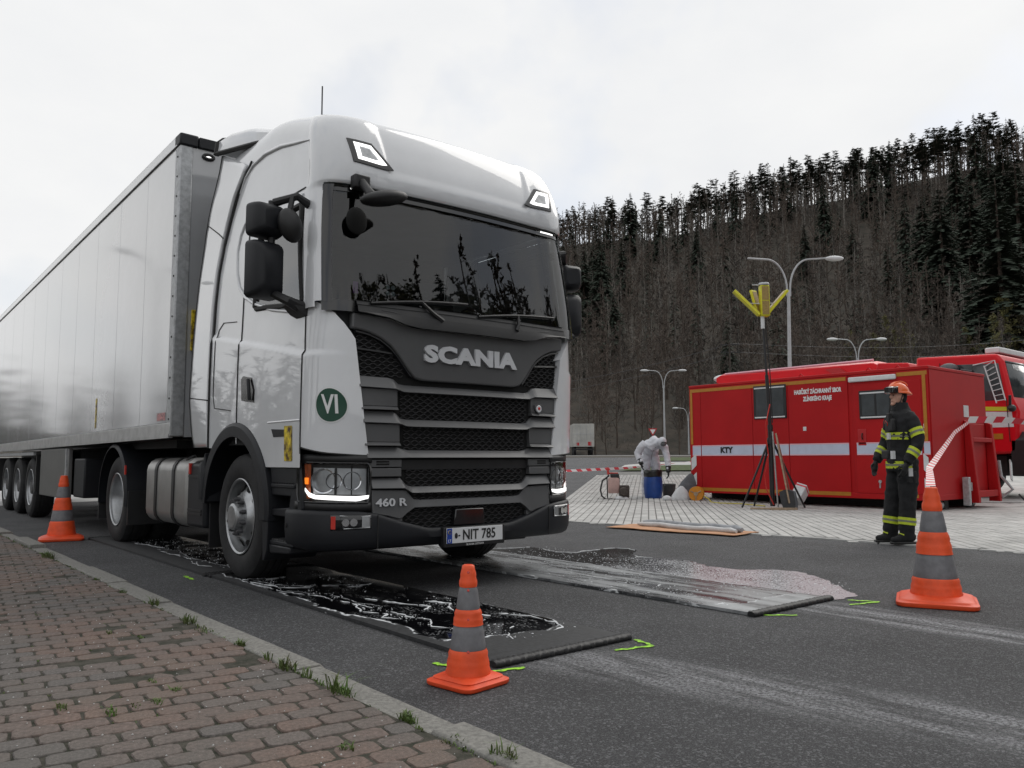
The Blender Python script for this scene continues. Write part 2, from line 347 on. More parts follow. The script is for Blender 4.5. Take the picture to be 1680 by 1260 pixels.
# ---- terrain: one sheet to the horizon, wooded hill behind
def ridge_h(u): return interp(u, [-900, -320, -200, -100, 15, 63, 102, 143, 182, 215, 330, 900], [0, 4, 22, 58, 90, 95, 105, 112, 121, 128, 140, 150])
def hill_z(u, w):
    b = interp(w, [108, 150, 215, 280, 340, 420, 700, 1500], [0, .13, .40, .72, 1.0, 1.02, .85, .3])
    n = 2.2*mnoise.noise(Vector((u*.02, w*.02, 1.3))) + 1.0*mnoise.noise(Vector((u*.07, w*.07, 4)))
    return ground_z(min(w, 120)) + max(0, ridge_h(u)-1.4)*b + n*sstep(112, 160, w)
us = [-1500, -900, -600, -450] + list(range(-360, 361, 12)) + [420, 520, 700, 1000, 1500]
ws = [-1200, -400, -120, -40, 0, 17, 40, 60, 80, 100, 108] + list(range(116, 430, 9)) + [470, 540, 650, 800, 1100, 1500, 2200]
m = MB(); m.v = [tuple(cw(u, w, hill_z(u, w)-.05)) for w in ws for u in us]; nu = len(us)
m.f = [(j*nu+i, j*nu+i+1, (j+1)*nu+i+1, (j+1)*nu+i) for j in range(len(ws)-1) for i in range(nu-1)]
o = m.build('terrain', MT['earth'], angle=60); o['kind'] = 'structure'

far = cw(0, 56)
def xline(x, w): # world point on x=const at forward distance w
    t = (w - ahead(x, 0)[1])/GF.y; return (x, t)
sheet('road', [(-2.03, -60), xline(-2.03, 56)] + uw((110, 56), (110, -20)), 0, MT['asphalt'])
EDGE = lambda y: 5.14 - .1*(y+.2)
A = (EDGE(3.4), 3.4)
yard_poly = [(EDGE(-16), -16), A] + uw((4.1, 33), (70, 33), (70, -6))
sheet('yard', yard_poly, .004, MT['joint'])
sheet('grass_island', uw((4.3, 33.2), (70, 33.2), (70, 39.6), (7.6, 39.6), (6.2, 37.5)), .05, MT['grass_ground'])
sheet('footpath', uw((7.7, 39.8), (70, 39.8), (70, 45), (8.2, 45), (5.6, 40.5), (4.6, 35.4), (6.1, 37.7)), .02, MT['concrete'])
sheet('verge', uw((8.5, 47), (70, 47), (70, 55), (8.8, 55)), .03, MT['grass_ground'])
sheet('far_kerb', uw((-45, 56), (70, 56), (70, 56.9), (-45, 56.9)), .12, MT['concrete'])
sheet('far_road', uw((-60, 90), (70, 96), (70, 103), (-60, 103)), .06, MT['asphalt'])
sheet('pale_ground', [(-2.0, 13.6), (-2.0, 45), (14, 45), (6.6, 13.6)], .004, MT['concrete'])  # pale sheet laid over the asphalt behind the trailer

# ---- yard pavers: diagonal rows, geometry as far as the rows can be made out
pv = MB(); d1 = Vector((.755, .656, 0)); d2 = Vector((.656, -.755, 0)); P0 = Vector((5.2, 1.5, 0)); RW, RL = .124, .42
def in_yard(p): return p.x > EDGE(p.y)+.09 and (p-Vector((*A, 0))).dot(Vector((-.656, .755, 0))) < -.02
rnd = random.Random(5)
for j in range(-60, 70):
    off = rnd.random()*RL
    for i in range(-12, 62):
        c = P0 + d1*(i*RL+off) + d2*(j*RW); ln = RL
        if not in_yard(c) : continue
        u_, w_ = ahead(c.x, c.y)
        if w_ < 6 or w_ > 30 or abs(u_/w_) > .72 or (w_ > 17 and u_/w_ > .32): continue
        gz_ = ground_z(w_)
        h = .014 + rnd.uniform(-.0015, .0015); g = .0085; a1 = d1*(ln/2-.003); a2 = d2*(RW/2-g); b1 = d1*(ln/2-.009); b2 = d2*(RW/2-g-.006)
        k = len(pv.v)
        for (e1, e2, z) in ((a1, a2, .002), (a1, a2, h-.004), (b1, b2, h)):
            for sx_, sy_ in ((-1, -1), (1, -1), (1, 1), (-1, 1)):
                q = c + e1*sx_ + e2*sy_; pv.v.append((q.x, q.y, z + gz_ + (rnd.uniform(-.001, .001) if z == h else 0)))
        for l in (0, 4):
            for q in range(4): pv.f.append((k+l+q, k+l+(q+1) % 4, k+l+4+(q+1) % 4, k+l+4+q))
        pv.f.append((k+8, k+9, k+10, k+11))
yard = bpy.data.objects['yard']
o = pv.build('pavers', MT['paver'], yard, angle=0, recalc=False); o['kind'] = 'stuff'
# rows beyond: flat sheet in the paver colour (rows finer than a pixel there)
sheet('paving_beyond', [tuple(p) for p in uw((6.1, 17.2), (40, 17.2), (70, 32.8), (10.2, 32.8))], .010, MT['paver'], None, yard)
tag(bpy.data.objects['paving_beyond'], kind='stuff')
# pale edging stones between yard and road
er = random.Random(3); y = -9.
edge = bpy.data.objects.new('yard_edging', None); COL.objects.link(edge); edge['kind'] = 'structure'
est = MB().box(-.04, .04, -.49, .49, -.05, .018).mesh('edging_stone', 0)
est.materials.append(MT['concrete'])
while y < 3.2:
    q = bpy.data.objects.new('edging_stone', est); COL.objects.link(q); q.parent = edge; q.location = (EDGE(y+.5)+.03, y+.5, er.uniform(-.002, .003)); q.rotation_euler = (0, 0, math.atan(.1)); y += 1.0

# ---- brick pavement with kerb on the near side
pav = sheet('pavement', [(-40, -60), (-2.185, -60), (-2.185, 90), (-40, 90)], .0748, MT['soil'])
rnd = random.Random(21)
def brick_mesh(k):
    rr = random.Random(100+k); L_, H_ = .143, .103; g = .0032
    a, b = L_/2-g, H_/2-g; c = .017
    o8 = [(-a+c, -b), (a-c, -b), (a, -b+c*.9), (a, b-c*.9), (a-c, b), (-a+c, b), (-a, b-c*.9), (-a, -b+c*.9)]
    o8 = [(x+rr.uniform(-.003, .003), y+rr.uniform(-.0025, .0025)) for x, y in o8]
    m = MB(); s = .962
    m.v = [(x, y, -.03) for x, y in o8] + [(x, y, -.0035) for x, y in o8] + [(x*s, y*s*.985, 0+rr.uniform(-.0007, .0007)) for x, y in o8]
    m.f = [(l*8+i, l*8+(i+1) % 8, l*8+8+(i+1) % 8, l*8+8+i) for l in (0, 1) for i in range(8)] + [tuple(range(16, 24))]
    return m
bms = [brick_mesh(k) for k in range(6)]
bme = {}
for k in range(6):
    for c in range(6):
        me = bms[k].mesh('brick', 40, False); me.materials.append(MT['bricks'][c]); bme[k, c] = me
ang = math.atan2(-.10, .995); ex = Vector((math.cos(ang), math.sin(ang), 0)); ey = Vector((-math.sin(ang), math.cos(ang), 0))
cand = []
for j in range(-60, 140):
    for i in range(-16, 5):
        p = Vector((-2.27, -4.0, 0)) + ex*((i + .5*(j % 2))*.147) + ey*(j*.1045)
        if p.x < -4.2: continue
        x1_ = min(p.x+.0735, -2.190); fx = (x1_-(p.x-.0735))/.147
        if fx < .22: continue
        p = Vector((x1_-.0735*fx, p.y, 0))
        u_, w_ = ahead(p.x, p.y)
        if w_ < 1.2 or w_ > 15 or u_/w_ < -.85 or u_/w_ > .3: continue
        vis = 0 if (abs(u_/w_) < .66 and w_ > 1.9) else 1
        cand.append((vis, w_, p, fx))
cand.sort(key=lambda q: q[:2])
rest = [MB() for _ in range(6)]
for n_, (vis, w_, p, fx) in enumerate(cand):
    k = rnd.randrange(6)
    patch = mnoise.noise(Vector((p.x*1.7, p.y*1.7, 9)))
    c = (3 if rnd.random() < .6 else 1) if patch < -.12 else (rnd.choice([0, 2, 5, 2]) if patch > .16 else rnd.choice([0, 1, 4, 0, 2]))
    zz = .080 + rnd.uniform(-.0018, .0018) + .004*mnoise.noise(Vector((p.x*2, p.y*2, 3)))
    p = p + Vector((0, rnd.uniform(-.004, .004), 0)); zz -= .006*(rnd.random() < .08); tz = ang + rnd.uniform(-.05, .05); tx, ty = rnd.uniform(-.010, .010), rnd.uniform(-.010, .010)
    if n_ < 300:
        q = bpy.data.objects.new('brick', bme[k, c]); COL.objects.link(q); q.parent = pav; q.location = (p.x, p.y, zz); q.rotation_euler = (tx, ty, tz); q.scale = (fx, 1, 1)
    else:
        M_ = Matrix.Translation((p.x, p.y, zz)) @ Matrix.Rotation(tz, 4, 'Z') @ Matrix.Rotation(ty, 4, 'Y') @ Matrix.Diagonal((fx, 1, 1, 1))
        rest[c].add([M_ @ Vector(v) for v in bms[k].v], bms[k].f)
allb = MB(); mi = []
for c in range(6):
    allb.add(rest[c].v, rest[c].f); mi += [c]*len(rest[c].f)
o = allb.build('bricks', MT['bricks'], pav, angle=40, recalc=False); o['kind'] = 'stuff'; o.data.polygons.foreach_set('material_index', mi)

kerb = bpy.data.objects.new('kerb', None); COL.objects.link(kerb); kerb['kind'] = 'structure'
y = -7.3; kr = random.Random(8)
while y < 15:
    ln = 1.03; m = MB(); x0, x1 = -2.185, -2.03
    m.prism([(x0, -.08), (x0, .078), (x0+.008, .086), (x1-.022, .086), (x1, .066), (x1, -.08)], 'y', -ln/2+.006, ln/2-.006)
    o = m.build('kerbstone', MT['kerb'], kerb, bevel=.006, angle=30); o.location = (kr.uniform(-.012, .012), y+ln/2, kr.uniform(-.001, .008)); o.rotation_euler = (0, kr.uniform(-.012, .012), kr.uniform(-.006, .006)); y += ln

# ---- weeds in the joints: uncountable blades
MT['weed'] = mat('weed_green', (.055, .105, .018), .7, var=.5, scale=9, col2=(.12, .12, .03))
tufts = [(-2.19, 1.94), (-2.19, 2.09), (-2.19, 3.33), (-2.2, -.56), (-2.17, -1.15), (-2.19, -1.85), (-2.2, -2.15), (-2.19, -2.62), (-2.2, -2.96), (-2.2, -3.15), (-2.19, -3.33), (-2.19, -3.62), (-2.17, -3.6), (-2.17, -4.07), (-2.17, -4.05), (-2.16, -4.34), (-2.15, -4.56)]
joints = [(-2.93, -3.33), (-2.77, -3.31), (-2.84, -3.3), (-2.67, -3.2), (-2.7, -3.0), (-3.05, -3.16), (-2.46, -4.15-.02), (-2.79, -1.1), (-2.6, -1.9), (-2.5, -2.1)]
gr = random.Random(14); m = MB()
def tuft(x, y, n, hmax, sp):
    for _ in range(n):
        a = gr.random()*6.283; rr_ = sp*gr.random()**.6; px, py = x+rr_*math.cos(a)*.55, y+rr_*math.sin(a)*1.5
        h = hmax*gr.uniform(.3, 1); ln = h*gr.uniform(.3, 1.1); b = gr.random()*6.283; wd = gr.uniform(.0018, .004)
        ux, uy = math.cos(b), math.sin(b); sx_, sy_ = -uy*wd, ux*wd; z = .070
        p1 = (px+ux*ln*.35, py+uy*ln*.35, z+h*.7); p2 = (px+ux*ln, py+uy*ln, z+h*gr.uniform(.75, 1.05))
        m.add([(px-sx_, py-sy_, z), (px+sx_, py+sy_, z), (p1[0]+sx_*.8, p1[1]+sy_*.8, p1[2]), (p1[0]-sx_*.8, p1[1]-sy_*.8, p1[2]), p2], [(0, 1, 2, 3), (3, 2, 4)])
for x, y in tufts: tuft(x, y, gr.randint(15, 80), gr.uniform(.02, .065), gr.uniform(.02, .08))
tuft(-2.2, -3.62, 26, .12, .05); tuft(-2.2, 1.95, 70, .08, .09)
for x, y in joints: tuft(x, y, gr.randint(25, 45), gr.uniform(.02, .04), .03)
for _ in range(170):
    y = gr.uniform(-4.8, 7); tuft(-2.192+gr.uniform(-.008, .008), y, gr.randint(3, 12), gr.uniform(.01, .03), .02)
for _ in range(120):
    vis, w_, p, fx = cand[gr.randrange(min(len(cand), 420))]
    tuft(p.x+.07*gr.choice((-1, 1)), p.y+.05*gr.choice((-1, 1)), gr.randint(3, 8), .013, .012)
o = m.build('weeds', MT['weed'], angle=0, recalc=False); tag(o, 'green grass tufts and weeds growing along the kerb and in brick joints', 'weeds', kind='stuff')
# grit on the pavement
m = MB()
for _ in range(500):
    vis, w_, p, fx = cand[gr.randrange(min(len(cand), 500))]; s_ = gr.uniform(.0015, .0045); x, y = p.x+gr.uniform(-.07, .07), p.y+gr.uniform(-.05, .05); z = .083
    m.add([(x-s_, y, z), (x, y-s_, z), (x+s_, y, z), (x, y+s_, z), (x, y, z+s_)], [(0, 1, 4), (1, 2, 4), (2, 3, 4), (3, 0, 4)])
o = m.build('grit', MT['concrete'], angle=0, recalc=False); tag(o, 'pale grit scattered on the brick pavement', 'grit', kind='stuff')
# ================================================================== TRACTOR UNIT
truck = thing('tractor_unit', 'white semi-truck tractor with grey grille standing on the wet wash mats', 'truck')
ZW = [.8, 1.2, 1.6, 2.0, 2.5, 2.95, 3.2, 3.40, 3.50, 3.55, 3.60, 3.64, 3.66]
Wz = smooth_interp(ZW, [1.238, 1.248, 1.25, 1.245, 1.226, 1.19, 1.172, 1.14, 1.10, 1.055, .95, .75, .55])
Yf_a = smooth_interp([1.9, 2.05, 2.93], [-1.478, -1.465, -1.345]); Yf_b = smooth_interp([2.93, 2.96, 3.05, 3.15, 3.30, 3.42, 3.50, 3.55, 3.60, 3.64, 3.66], [-1.36, -1.382, -1.384, -1.370, -1.325, -1.272, -1.222, -1.15, -1.0, -.75, -.5])
def Yf(z): return Yf_a(z) if z < 2.93 else Yf_b(z)
RY = .27; NE = 2.9; YR = .60
def crease(y, z):   # raised lower body below the shoulder line
    zc = 1.70 + (y+1.24)*.18
    return .022*sstep(.012, -.012, z-zc) - .012*sstep(.0, .5, z-zc)*sstep(2.3, 1.9, z)
def side(y, z): return (-(Wz(z)+crease(y, z)-.012), y, z)
def warp(p):
    x, y, z = p; return (x, y, z + .19*sstep(-1.15, -.15, y)*sstep(3.1, 3.5, z))
def plan(k, t, z):
    w = Wz(z); yf = Yf(z); rx = min(.40, w*.62)
    if k == 's': p = side(lerp(YR, yf+RY, t), z)
    elif k == 'c':
        a = t*math.pi/2; p = (-(w-.0)+rx - rx*max(0, math.cos(a))**(2/NE), yf+RY-RY*max(0, math.sin(a))**(2/NE), z)
    else:
        x = -(w-rx)*(1-t); y = yf - .035*(1-(1-t)**2)
        rec = .013*sstep(.70, .66, abs(x)+(z-3.1)*-.12)*sstep(3.05, 3.09, z)*sstep(3.75, 3.6, z)
        p = (x, y+rec, z)
    return warp(p)
NS, NC, NF = 64, 26, 48
cols = [('s', i/NS) for i in range(NS)] + [('c', i/NC) for i in range(NC)] + [('f', i/NF) for i in range(NF+1)]
zr = [2.02 + .04*i for i in range(23)] + [2.925, 2.95, 2.965] + list(np.arange(3.0, 3.52, .03)) + [3.53, 3.55, 3.575, 3.60, 3.62, 3.64, 3.66]
A0 = .36  # corner fraction where the windscreen begins
def door_front(z): return interp(z, [.85, 1.0, 1.7, 2.05, 2.95], [-1.20, -1.21, -1.225, Yf(2.05)+RY, Yf(2.95)+RY])
DOOR_R = -.03
def win_hole(y, z):   # side window opening (rounded, rising sill to the rear)
    return -.27 < y < door_front(z)*1.0+2 and y > door_front(z)+.055 and (2.06 + (y+1.15)*.10) < z < 2.86 if y < -.27 else False
shell = MB(); nc = len(cols); vs = [plan(k, t, z) for z in zr for k, t in cols]; fs = []
for j in range(len(zr)-1):
    zc = (zr[j]+zr[j+1])/2
    for i in range(nc-1):
        k, t = cols[i]; k2, t2 = cols[i+1]
        if k == 's':
            yc = lerp(YR, Yf(zc)+RY, (t+(t2 if k2 == 's' else 1))/2)
            if yc < DOOR_R and zc < 2.95: continue          # door, built apart
        elif 2.05 < zc < 2.93 and (k == 'f' or t >= A0): continue   # windscreen
        elif zc < 2.05 and (k == 'f' or t >= .2): continue
        fs.append((j*nc+i, j*nc+i+1, (j+1)*nc+i+1, (j+1)*nc+i))
shell.add(vs, fs)
# roof cap strip to the centre line
top = [plan(k, t, zr[-1]) for k, t in cols]; shell.add(top + [(0, p[1], p[2]-.16) for p in top], [(i, i+1, nc+i+1, nc+i) for i in range(nc-1)])
# lower rear quarter behind the door, cut round the wheel arch
def arch_cut(y, z): return (y**2 + (z-.52)**2) < .655**2
def floor_z(y): return .90 if y < 0 else interp(y, [0, .45, .62], [1.0, 1.06, 1.06])
shell.grid(lambda a, b: side(lerp(YR, DOOR_R, a), lerp(floor_z(lerp(YR, DOOR_R, a)), 2.02, b)), 40, 60, lambda a, b: not arch_cut(lerp(YR, DOOR_R, a), lerp(1.0, 2.02, b)))
shell.mirror(); shell.build('cab_shell', MT['white'], truck, angle=50, recalc=True)
# black liner behind the panels so that gaps stay dark
ln = MB(); ln.box(-1.19, 1.19, -1.1, .55, 1.08, 1.9); ln.build('cab_floor', MT['int'], truck)

def door(sgn):
    d = MB()
    def f(a, b):
        z = lerp(.905, 2.945, b); return side(lerp(DOOR_R-.006, door_front(z)+.004, a), z)
    def keep(a, b):
        z = lerp(.905, 2.945, b); y = lerp(DOOR_R, door_front(z), a)
        if arch_cut(y, z): return False
        if z < .905 + .0: return False
        return not (door_front(z)+.06 < y < -.27 and 2.075 + (y+1.15)*.09 < z < 2.83)
    d.grid(f, 80, 120, keep)
    if sgn > 0: d = d.flipx()
    o = d.build('door', MT['white'], truck, angle=50)
    # window gasket
    pts = []
    for y, z in [(-.27, 2.17), (-.27, 2.5), (-.27, 2.80), (-.30, 2.835), (-.65, 2.835), (-1.0, 2.835), (-1.02, 2.80), (-1.05, 2.55), (-1.10, 2.3), (-1.135, 2.09), (-1.10, 2.075), (-.8, 2.10), (-.5, 2.135), (-.30, 2.15)]:
        p = side(y, z); pts.append((p[0] if sgn < 0 else -p[0], p[1], p[2]))
    g = MB(); g.tube(pts, .022, 6, closed=True); g.build('window_gasket', MT['seam'], o)
    p2 = MB(); p2.grid(lambda a, b: (lambda q: (q[0]*(1 if sgn < 0 else -1)*.996, q[1], q[2]))(side(lerp(-.26, door_front(lerp(2.06, 2.84, b))+.05, a), lerp(2.06 + (1-a)*.09, 2.84, b))), 6, 6)
    p2.build('side_window', MT['sideglass'], o)
    # handle pocket with handle
    X = lambda y, z, off=0: (lambda q: (q[0]*(1 if sgn < 0 else -1) + off*sgn, q[1], q[2]))(side(y, z))
    h = MB(); poly = [(-.11, 1.60), (-.15, 1.625), (-.33, 1.60), (-.39, 1.50), (-.385, 1.40), (-.13, 1.43)]
    h.add([X(y, z, .004) for y, z in poly] + [X(y, z, -.02) for y, z in poly], [tuple(range(6))] + [(i, (i+1) % 6, 6+(i+1) % 6, 6+i) for i in range(6)]); h.build('handle_pocket', MT['gloss'], o)
    h = MB(); h.tube([X(-.30, 1.585, .02), X(-.34, 1.50, .028), X(-.335, 1.42, .02)], .014, 8); h.build('door_handle', MT['dark'], o)
    return o
for s_ in (-1, 1): door(s_)

# white front corner panel beside the grille
def xin(z): return .862 + (z-.99)*.142
def corner_top(s): return interp(s, [0, .12, .3, .5, .7, .85, .95, 1.0], [2.005, 2.05, 2.06, 2.03, 1.975, 1.91, 1.845, 1.80])
def corner_pt(s, z, off=0.):
    zc = min(z, 1.95); y0 = door_front(z)-.004; x0 = Wz(z)+crease(y0, z)-.012; xi = xin(zc); yi = -1.462
    p0, p1, p2_ = Vector((-x0, y0)), Vector((-x0+.012, -1.395)), Vector((-xi, yi))
    p = p0*(1-s)**2 + p1*2*s*(1-s) + p2_*s*s; t = (p1-p0)*(1-s) + (p2_-p1)*s; nrm = Vector((-t.y, t.x)).normalized()
    if nrm.x*p.x < 0 and abs(nrm.x) > .5: nrm = -nrm
    if nrm.y > 0: nrm = -nrm
    dz = .018*sstep(.02, -.02, z-(1.70-.07*s)) if s > 0 else 0
    # lower edge kicks in a little
    q = p + nrm*(off + 0.0)
    return (q.x, q.y, z)
def corner_bot(s): return interp(s, [0, .5, 1], [1.045, 1.005, .985])
for s_ in (-1, 1):
    m = MB(); m.grid(lambda a, b: corner_pt(a, lerp(corner_bot(a), corner_top(a), b)), 36, 60)
    # returned edge
    m.grid(lambda a, b: (lambda p: (p[0]+.03*b*.3, p[1]+.05*b, p[2]))(corner_pt(1, lerp(corner_bot(1), corner_top(1), a))), 30, 2)
    m.grid(lambda a, b: (lambda p: (p[0]*(1-.04*b), p[1]+.05*b, p[2]-.01*b))(corner_pt(a, corner_top(a))), 36, 2)
    if s_ > 0: m = m.flipx()
    m.build('corner_panel', MT['white'], truck, angle=50)

# panel seams
sm = MB()
def sv(pts, r=.0055): sm.tube([(p[0]-.0025, p[1], p[2]) for p in pts], r, 5)
sv([tuple(side(DOOR_R, z)) for z in np.linspace(1.15, 2.95, 40)])
sv([tuple(side(door_front(z), z)) for z in np.linspace(1.0, 2.0, 30)])
sv([warp(side(y, 2.955)) for y in np.linspace(DOOR_R, -1.05, 20)])
sv([side(.52, z) for z in np.linspace(1.5, 2.02, 12)] + [side(.50, 2.08), side(.40, 2.13), side(.10, 2.10)] , .004)
sv([side(.52, 1.5), side(.48, 1.40), side(.10, 1.36)], .004)
sv([side(.61, z) for z in np.linspace(1.06, 2.3, 20)] + [warp(side(y, z)) for y, z in ((.585, 2.6), (.53, 2.85), (.44, 3.05), (.30, 3.24), (.10, 3.36))], .012)
sv([corner_pt(s, corner_bot(s)) for s in np.linspace(0, 1, 12)], .006)
sm.mirror(); sm.build('panel_seam', MT['seam'], truck, split=True)

# moulded rim round the side-window recess and the shoulder rail
for s_ in (-1, 1):
    sg = 1 if s_ < 0 else -1
    pr_ = [(-1.16, 1.995), (-.95, 2.035), (-.6, 2.10), (-.25, 2.20), (-.06, 2.28), (.08, 2.38), (.16, 2.52), (.21, 2.72), (.175, 2.86), (.10, 2.945), (-.02, 2.98), (-.4, 2.965), (-.8, 2.935), (-1.02, 2.905)]
    m = MB(); m.tube([(lambda q: (sg*(q[0]-.001), q[1], q[2]))(side(y, z)) for y, z in pr_], [.013]*len(pr_), 8); m.build('window_rim', MT['white'], truck, angle=80)
    m = MB(); m.tube([(lambda q: (sg*(q[0]+.0035), q[1], q[2]))(side(y*.985-.012, z+(.016 if z < 2.6 else -.016))) for y, z in pr_], .0075, 6); m.build('recess_shade_line', MT['galv'], truck, angle=80)  # thin grey line stands in for the shade along the recess bevel
    m = MB(); m.tube([(lambda q: (sg*(q[0]-.002), q[1], q[2]))(warp(side(y, z))) for y, z in ((-1.02, 3.33), (-.8, 3.345), (-.5, 3.35), (-.2, 3.345), (.05, 3.33), (.2, 3.29), (.3, 3.22))], [.004, .014, .018, .018, .016, .012, .005], 8); m.build('shoulder_rail', MT['white'], truck, angle=80)
# rear deflectors
sdf = MB()
def sd_pt(a, b):
    z = lerp(1.07, lerp(3.47, 3.77, a), b)
    yf_ = interp(z, [1.0, 2.3, 2.6, 2.85, 3.05, 3.25, 3.42, 3.55], [.625, .625, .60, .55, .47, .345, .19, .10])
    yb = interp(z, [1.07, 1.15, 1.5, 3.05, 3.77], [1.0, 1.06, 1.16, 1.05, .84])
    y = lerp(yf_, yb, a); x = Wz(min(z, 3.12)) + .010 - .02*a - .05*sstep(3.15, 3.75, z)
    return (-x, y, z)
sdf.grid(sd_pt, 14, 50); sdf.mirror(); sdf.build('side_deflector', MT['white'], truck, angle=50, solid=.02, split=True)
e = MB(); e.tube([(lambda p: (p[0]+.01, p[1]+.018, p[2]))(sd_pt(1, b)) for b in np.linspace(0, 1, 20)], .024, 6); e.mirror(); e.build('deflector_edge', MT['seam'], truck, split=True)
sm2 = MB(); sm2.tube([(lambda p: (p[0]-.011, p[1], p[2]))(sd_pt(a, (3.02-1.07)/2.55)) for a in np.linspace(0, 1, 8)], .006, 5); sm2.tube([(lambda p: (p[0]-.011, p[1], p[2]))(sd_pt(a, (1.5-1.07)/2.55)) for a in np.linspace(0, 1, 8)], .006, 5); sm2.mirror(); sm2.build('deflector_seam', MT['seam'], truck, split=True)
rd = MB()
def rd_ring(y):
    zt = interp(y, [-.35, -.1, .4, .75, .90], [3.64, 3.78, 3.97, 4.03, 4.01]); zb = interp(y, [-.35, .9], [3.62, 3.80]); w = interp(y, [-.35, .1, .9], [.90, 1.07, 1.16])
    pts = []
    for i in range(13):
        a = math.pi*i/12; c, s_ = math.cos(a), math.sin(a)
        pts.append((-w*math.copysign(abs(c)**.35, c), y, zb + (zt-zb)*s_**.45))
    return pts
rd.loft([rd_ring(y) for y in np.linspace(-.35, .90, 20)], closed=True); rd.build('roof_deflector', MT['white'], truck, angle=40)
e = MB(); e.tube([(p[0]*1.0, p[1]+.02, p[2]-.01) for p in rd_ring(.90)], .028, 6); e.build('deflector_rubber', MT['seam'], truck); e = MB(); e.tube([(-interp(y, [-.35, .1, .9], [.90, 1.07, 1.16])-.004, y, interp(y, [-.35, .9], [3.62, 3.80])-.005) for y in np.linspace(-.3, .9, 14)], .022, 6); e.mirror(); e.build('deflector_rubber', MT['seam'], truck, split=True)
a = MB(); a.tube([(-.82, -.55, 3.72), (-.82, -.55, 4.02)], .006, 5); a.build('antenna', MT['black'], truck)

# visor lamps, day running lines
def vis(x, z, off=.004):
    w = Wz(z); rx = min(.4, w*.62); ax = abs(x)
    if ax <= w-rx: y = Yf(z) - .035*(1-(ax/(w-rx))**2)
    else:
        c = (ax-(w-rx))/rx; ca = max(0, min(1, c))**(NE/2); sa = math.sqrt(max(0, 1-ca*ca)); y = Yf(z)+RY-RY*sa**(2/NE)
    return (x, y-off, z)
def inset(poly, c, k): return [(c[0]+(x-c[0])*k, c[1]+(z-c[1])*k) for x, z in poly]
def dens(poly, n=4): return [(lerp(poly[i][0], poly[(i+1) % len(poly)][0], t/n), lerp(poly[i][1], poly[(i+1) % len(poly)][1], t/n)) for i in range(len(poly)) for t in range(n)]
for s_ in (-1, 1):
    P = [(-.995, 3.30), (-.80, 3.295), (-.64, 3.105), (-.70, 3.095), (-.965, 3.11)]
    C_ = (-.85, 3.20); P = [(x*-s_, z) for x, z in P]; C_ = (C_[0]*-s_, C_[1])
    def ringm(p0, p1, o0, o1):
        d0, d1_ = dens(p0), dens(p1); n = len(d0); m = MB(); m.add([vis(x, z, o0) for x, z in d0] + [vis(x, z, o1) for x, z in d1_], [(i, (i+1) % n, n+(i+1) % n, n+i) for i in range(n)]); return m
    fr = ringm(P, inset(P, C_, .97), .0, .012); q = ringm(inset(P, C_, .97), inset(P, C_, .70), .012, .012); fr.add(q.v, q.f); lo = fr.build('visor_lamp', MT['gloss'], truck, angle=30)
    q = ringm(inset(P, C_, .72), inset(P, C_, .44), .016, .016); q.build('light_ring', MT['led'], lo, angle=30)
    d0 = dens(inset(P, C_, .46)); m = MB(); m.add([vis(x, z, .010) for x, z in d0], [tuple(range(len(d0)))]); m.build('lamp_core', MT['galv'], lo)
    m = MB(); xs_ = np.linspace(.83, .985, 6); m.add([(x*s_, vis(x, 2.935)[1]-.012, 2.935+dz+(.985-x)*0) for x in xs_ for dz in (-.035, -.022)], [(2*i, 2*i+2, 2*i+3, 2*i+1) for i in range(5)]); m.build('marker_light', MT['led'], truck)

# windscreen with black border, wipers, cowl
def ws(s, z, off=0.):
    """s -1..1 across the screen"""
    t = 1-abs(s); tc_ = .24  # share of the half taken by the rounded corner
    if t < tc_: p = plan('c', lerp(A0, 1, t/tc_), z)
    else: p = plan('f', (t-tc_)/(1-tc_), z)
    return (p[0] if s < 0 else -p[0], p[1]-off, p[2])
gz = lambda b: lerp(2.0, 2.945, b)
m = MB(); m.grid(lambda a, b: ws(2*a-1, gz(b), -.004), 60, 20); m.build('windscreen', MT['glass'], truck, angle=60)
bd = MB()
def band(s0, s1, z0, z1): bd.grid(lambda a, b: ws(lerp(s0, s1, a), lerp(z0, z1, b), .007), 40, 8)
band(-1, 1, 2.885, 2.935); band(-1, 1, 1.99, 2.07); band(-1, -.93, 2.05, 2.93); band(.93, 1, 2.05, 2.93)
bd.grid(lambda a, b: ws(lerp(-.10, .10, a), lerp(2.80+.09*abs(a-.5)*.6, 2.90, b), -.02), 12, 3)
bd.build('screen_border', MT['gloss'], truck, angle=60)
cwl = MB()
def cowl_z(x): return interp(abs(x), [0, .5, .62, .75, .9, 1.0], [1.915, 1.915, 1.93, 1.97, 1.985, 1.99])
for k, (zt_, zb_, pr) in enumerate(((2.075, 2.035, .018), (2.04, 1.985, .034), (1.99, 1.90, .050))):
    cwl = MB(); cwl.grid(lambda a, b: (lambda x, z: (x, vis(x, max(z, 1.95))[1]-pr-.010*b, z))(lerp(-.985, .985, a), lerp(zt_, max(zb_, cowl_z(lerp(-.985, .985, a))-.005) if zb_ < 1.95 else zb_, b)), 60, 3)
    cwl.grid(lambda a, b: (lambda x: (x, vis(x, 1.99)[1]-lerp(pr-.03, pr, b), zt_))(lerp(-.985, .985, a)), 60, 1); cwl.build('cowl', MT['black'], truck, angle=30)
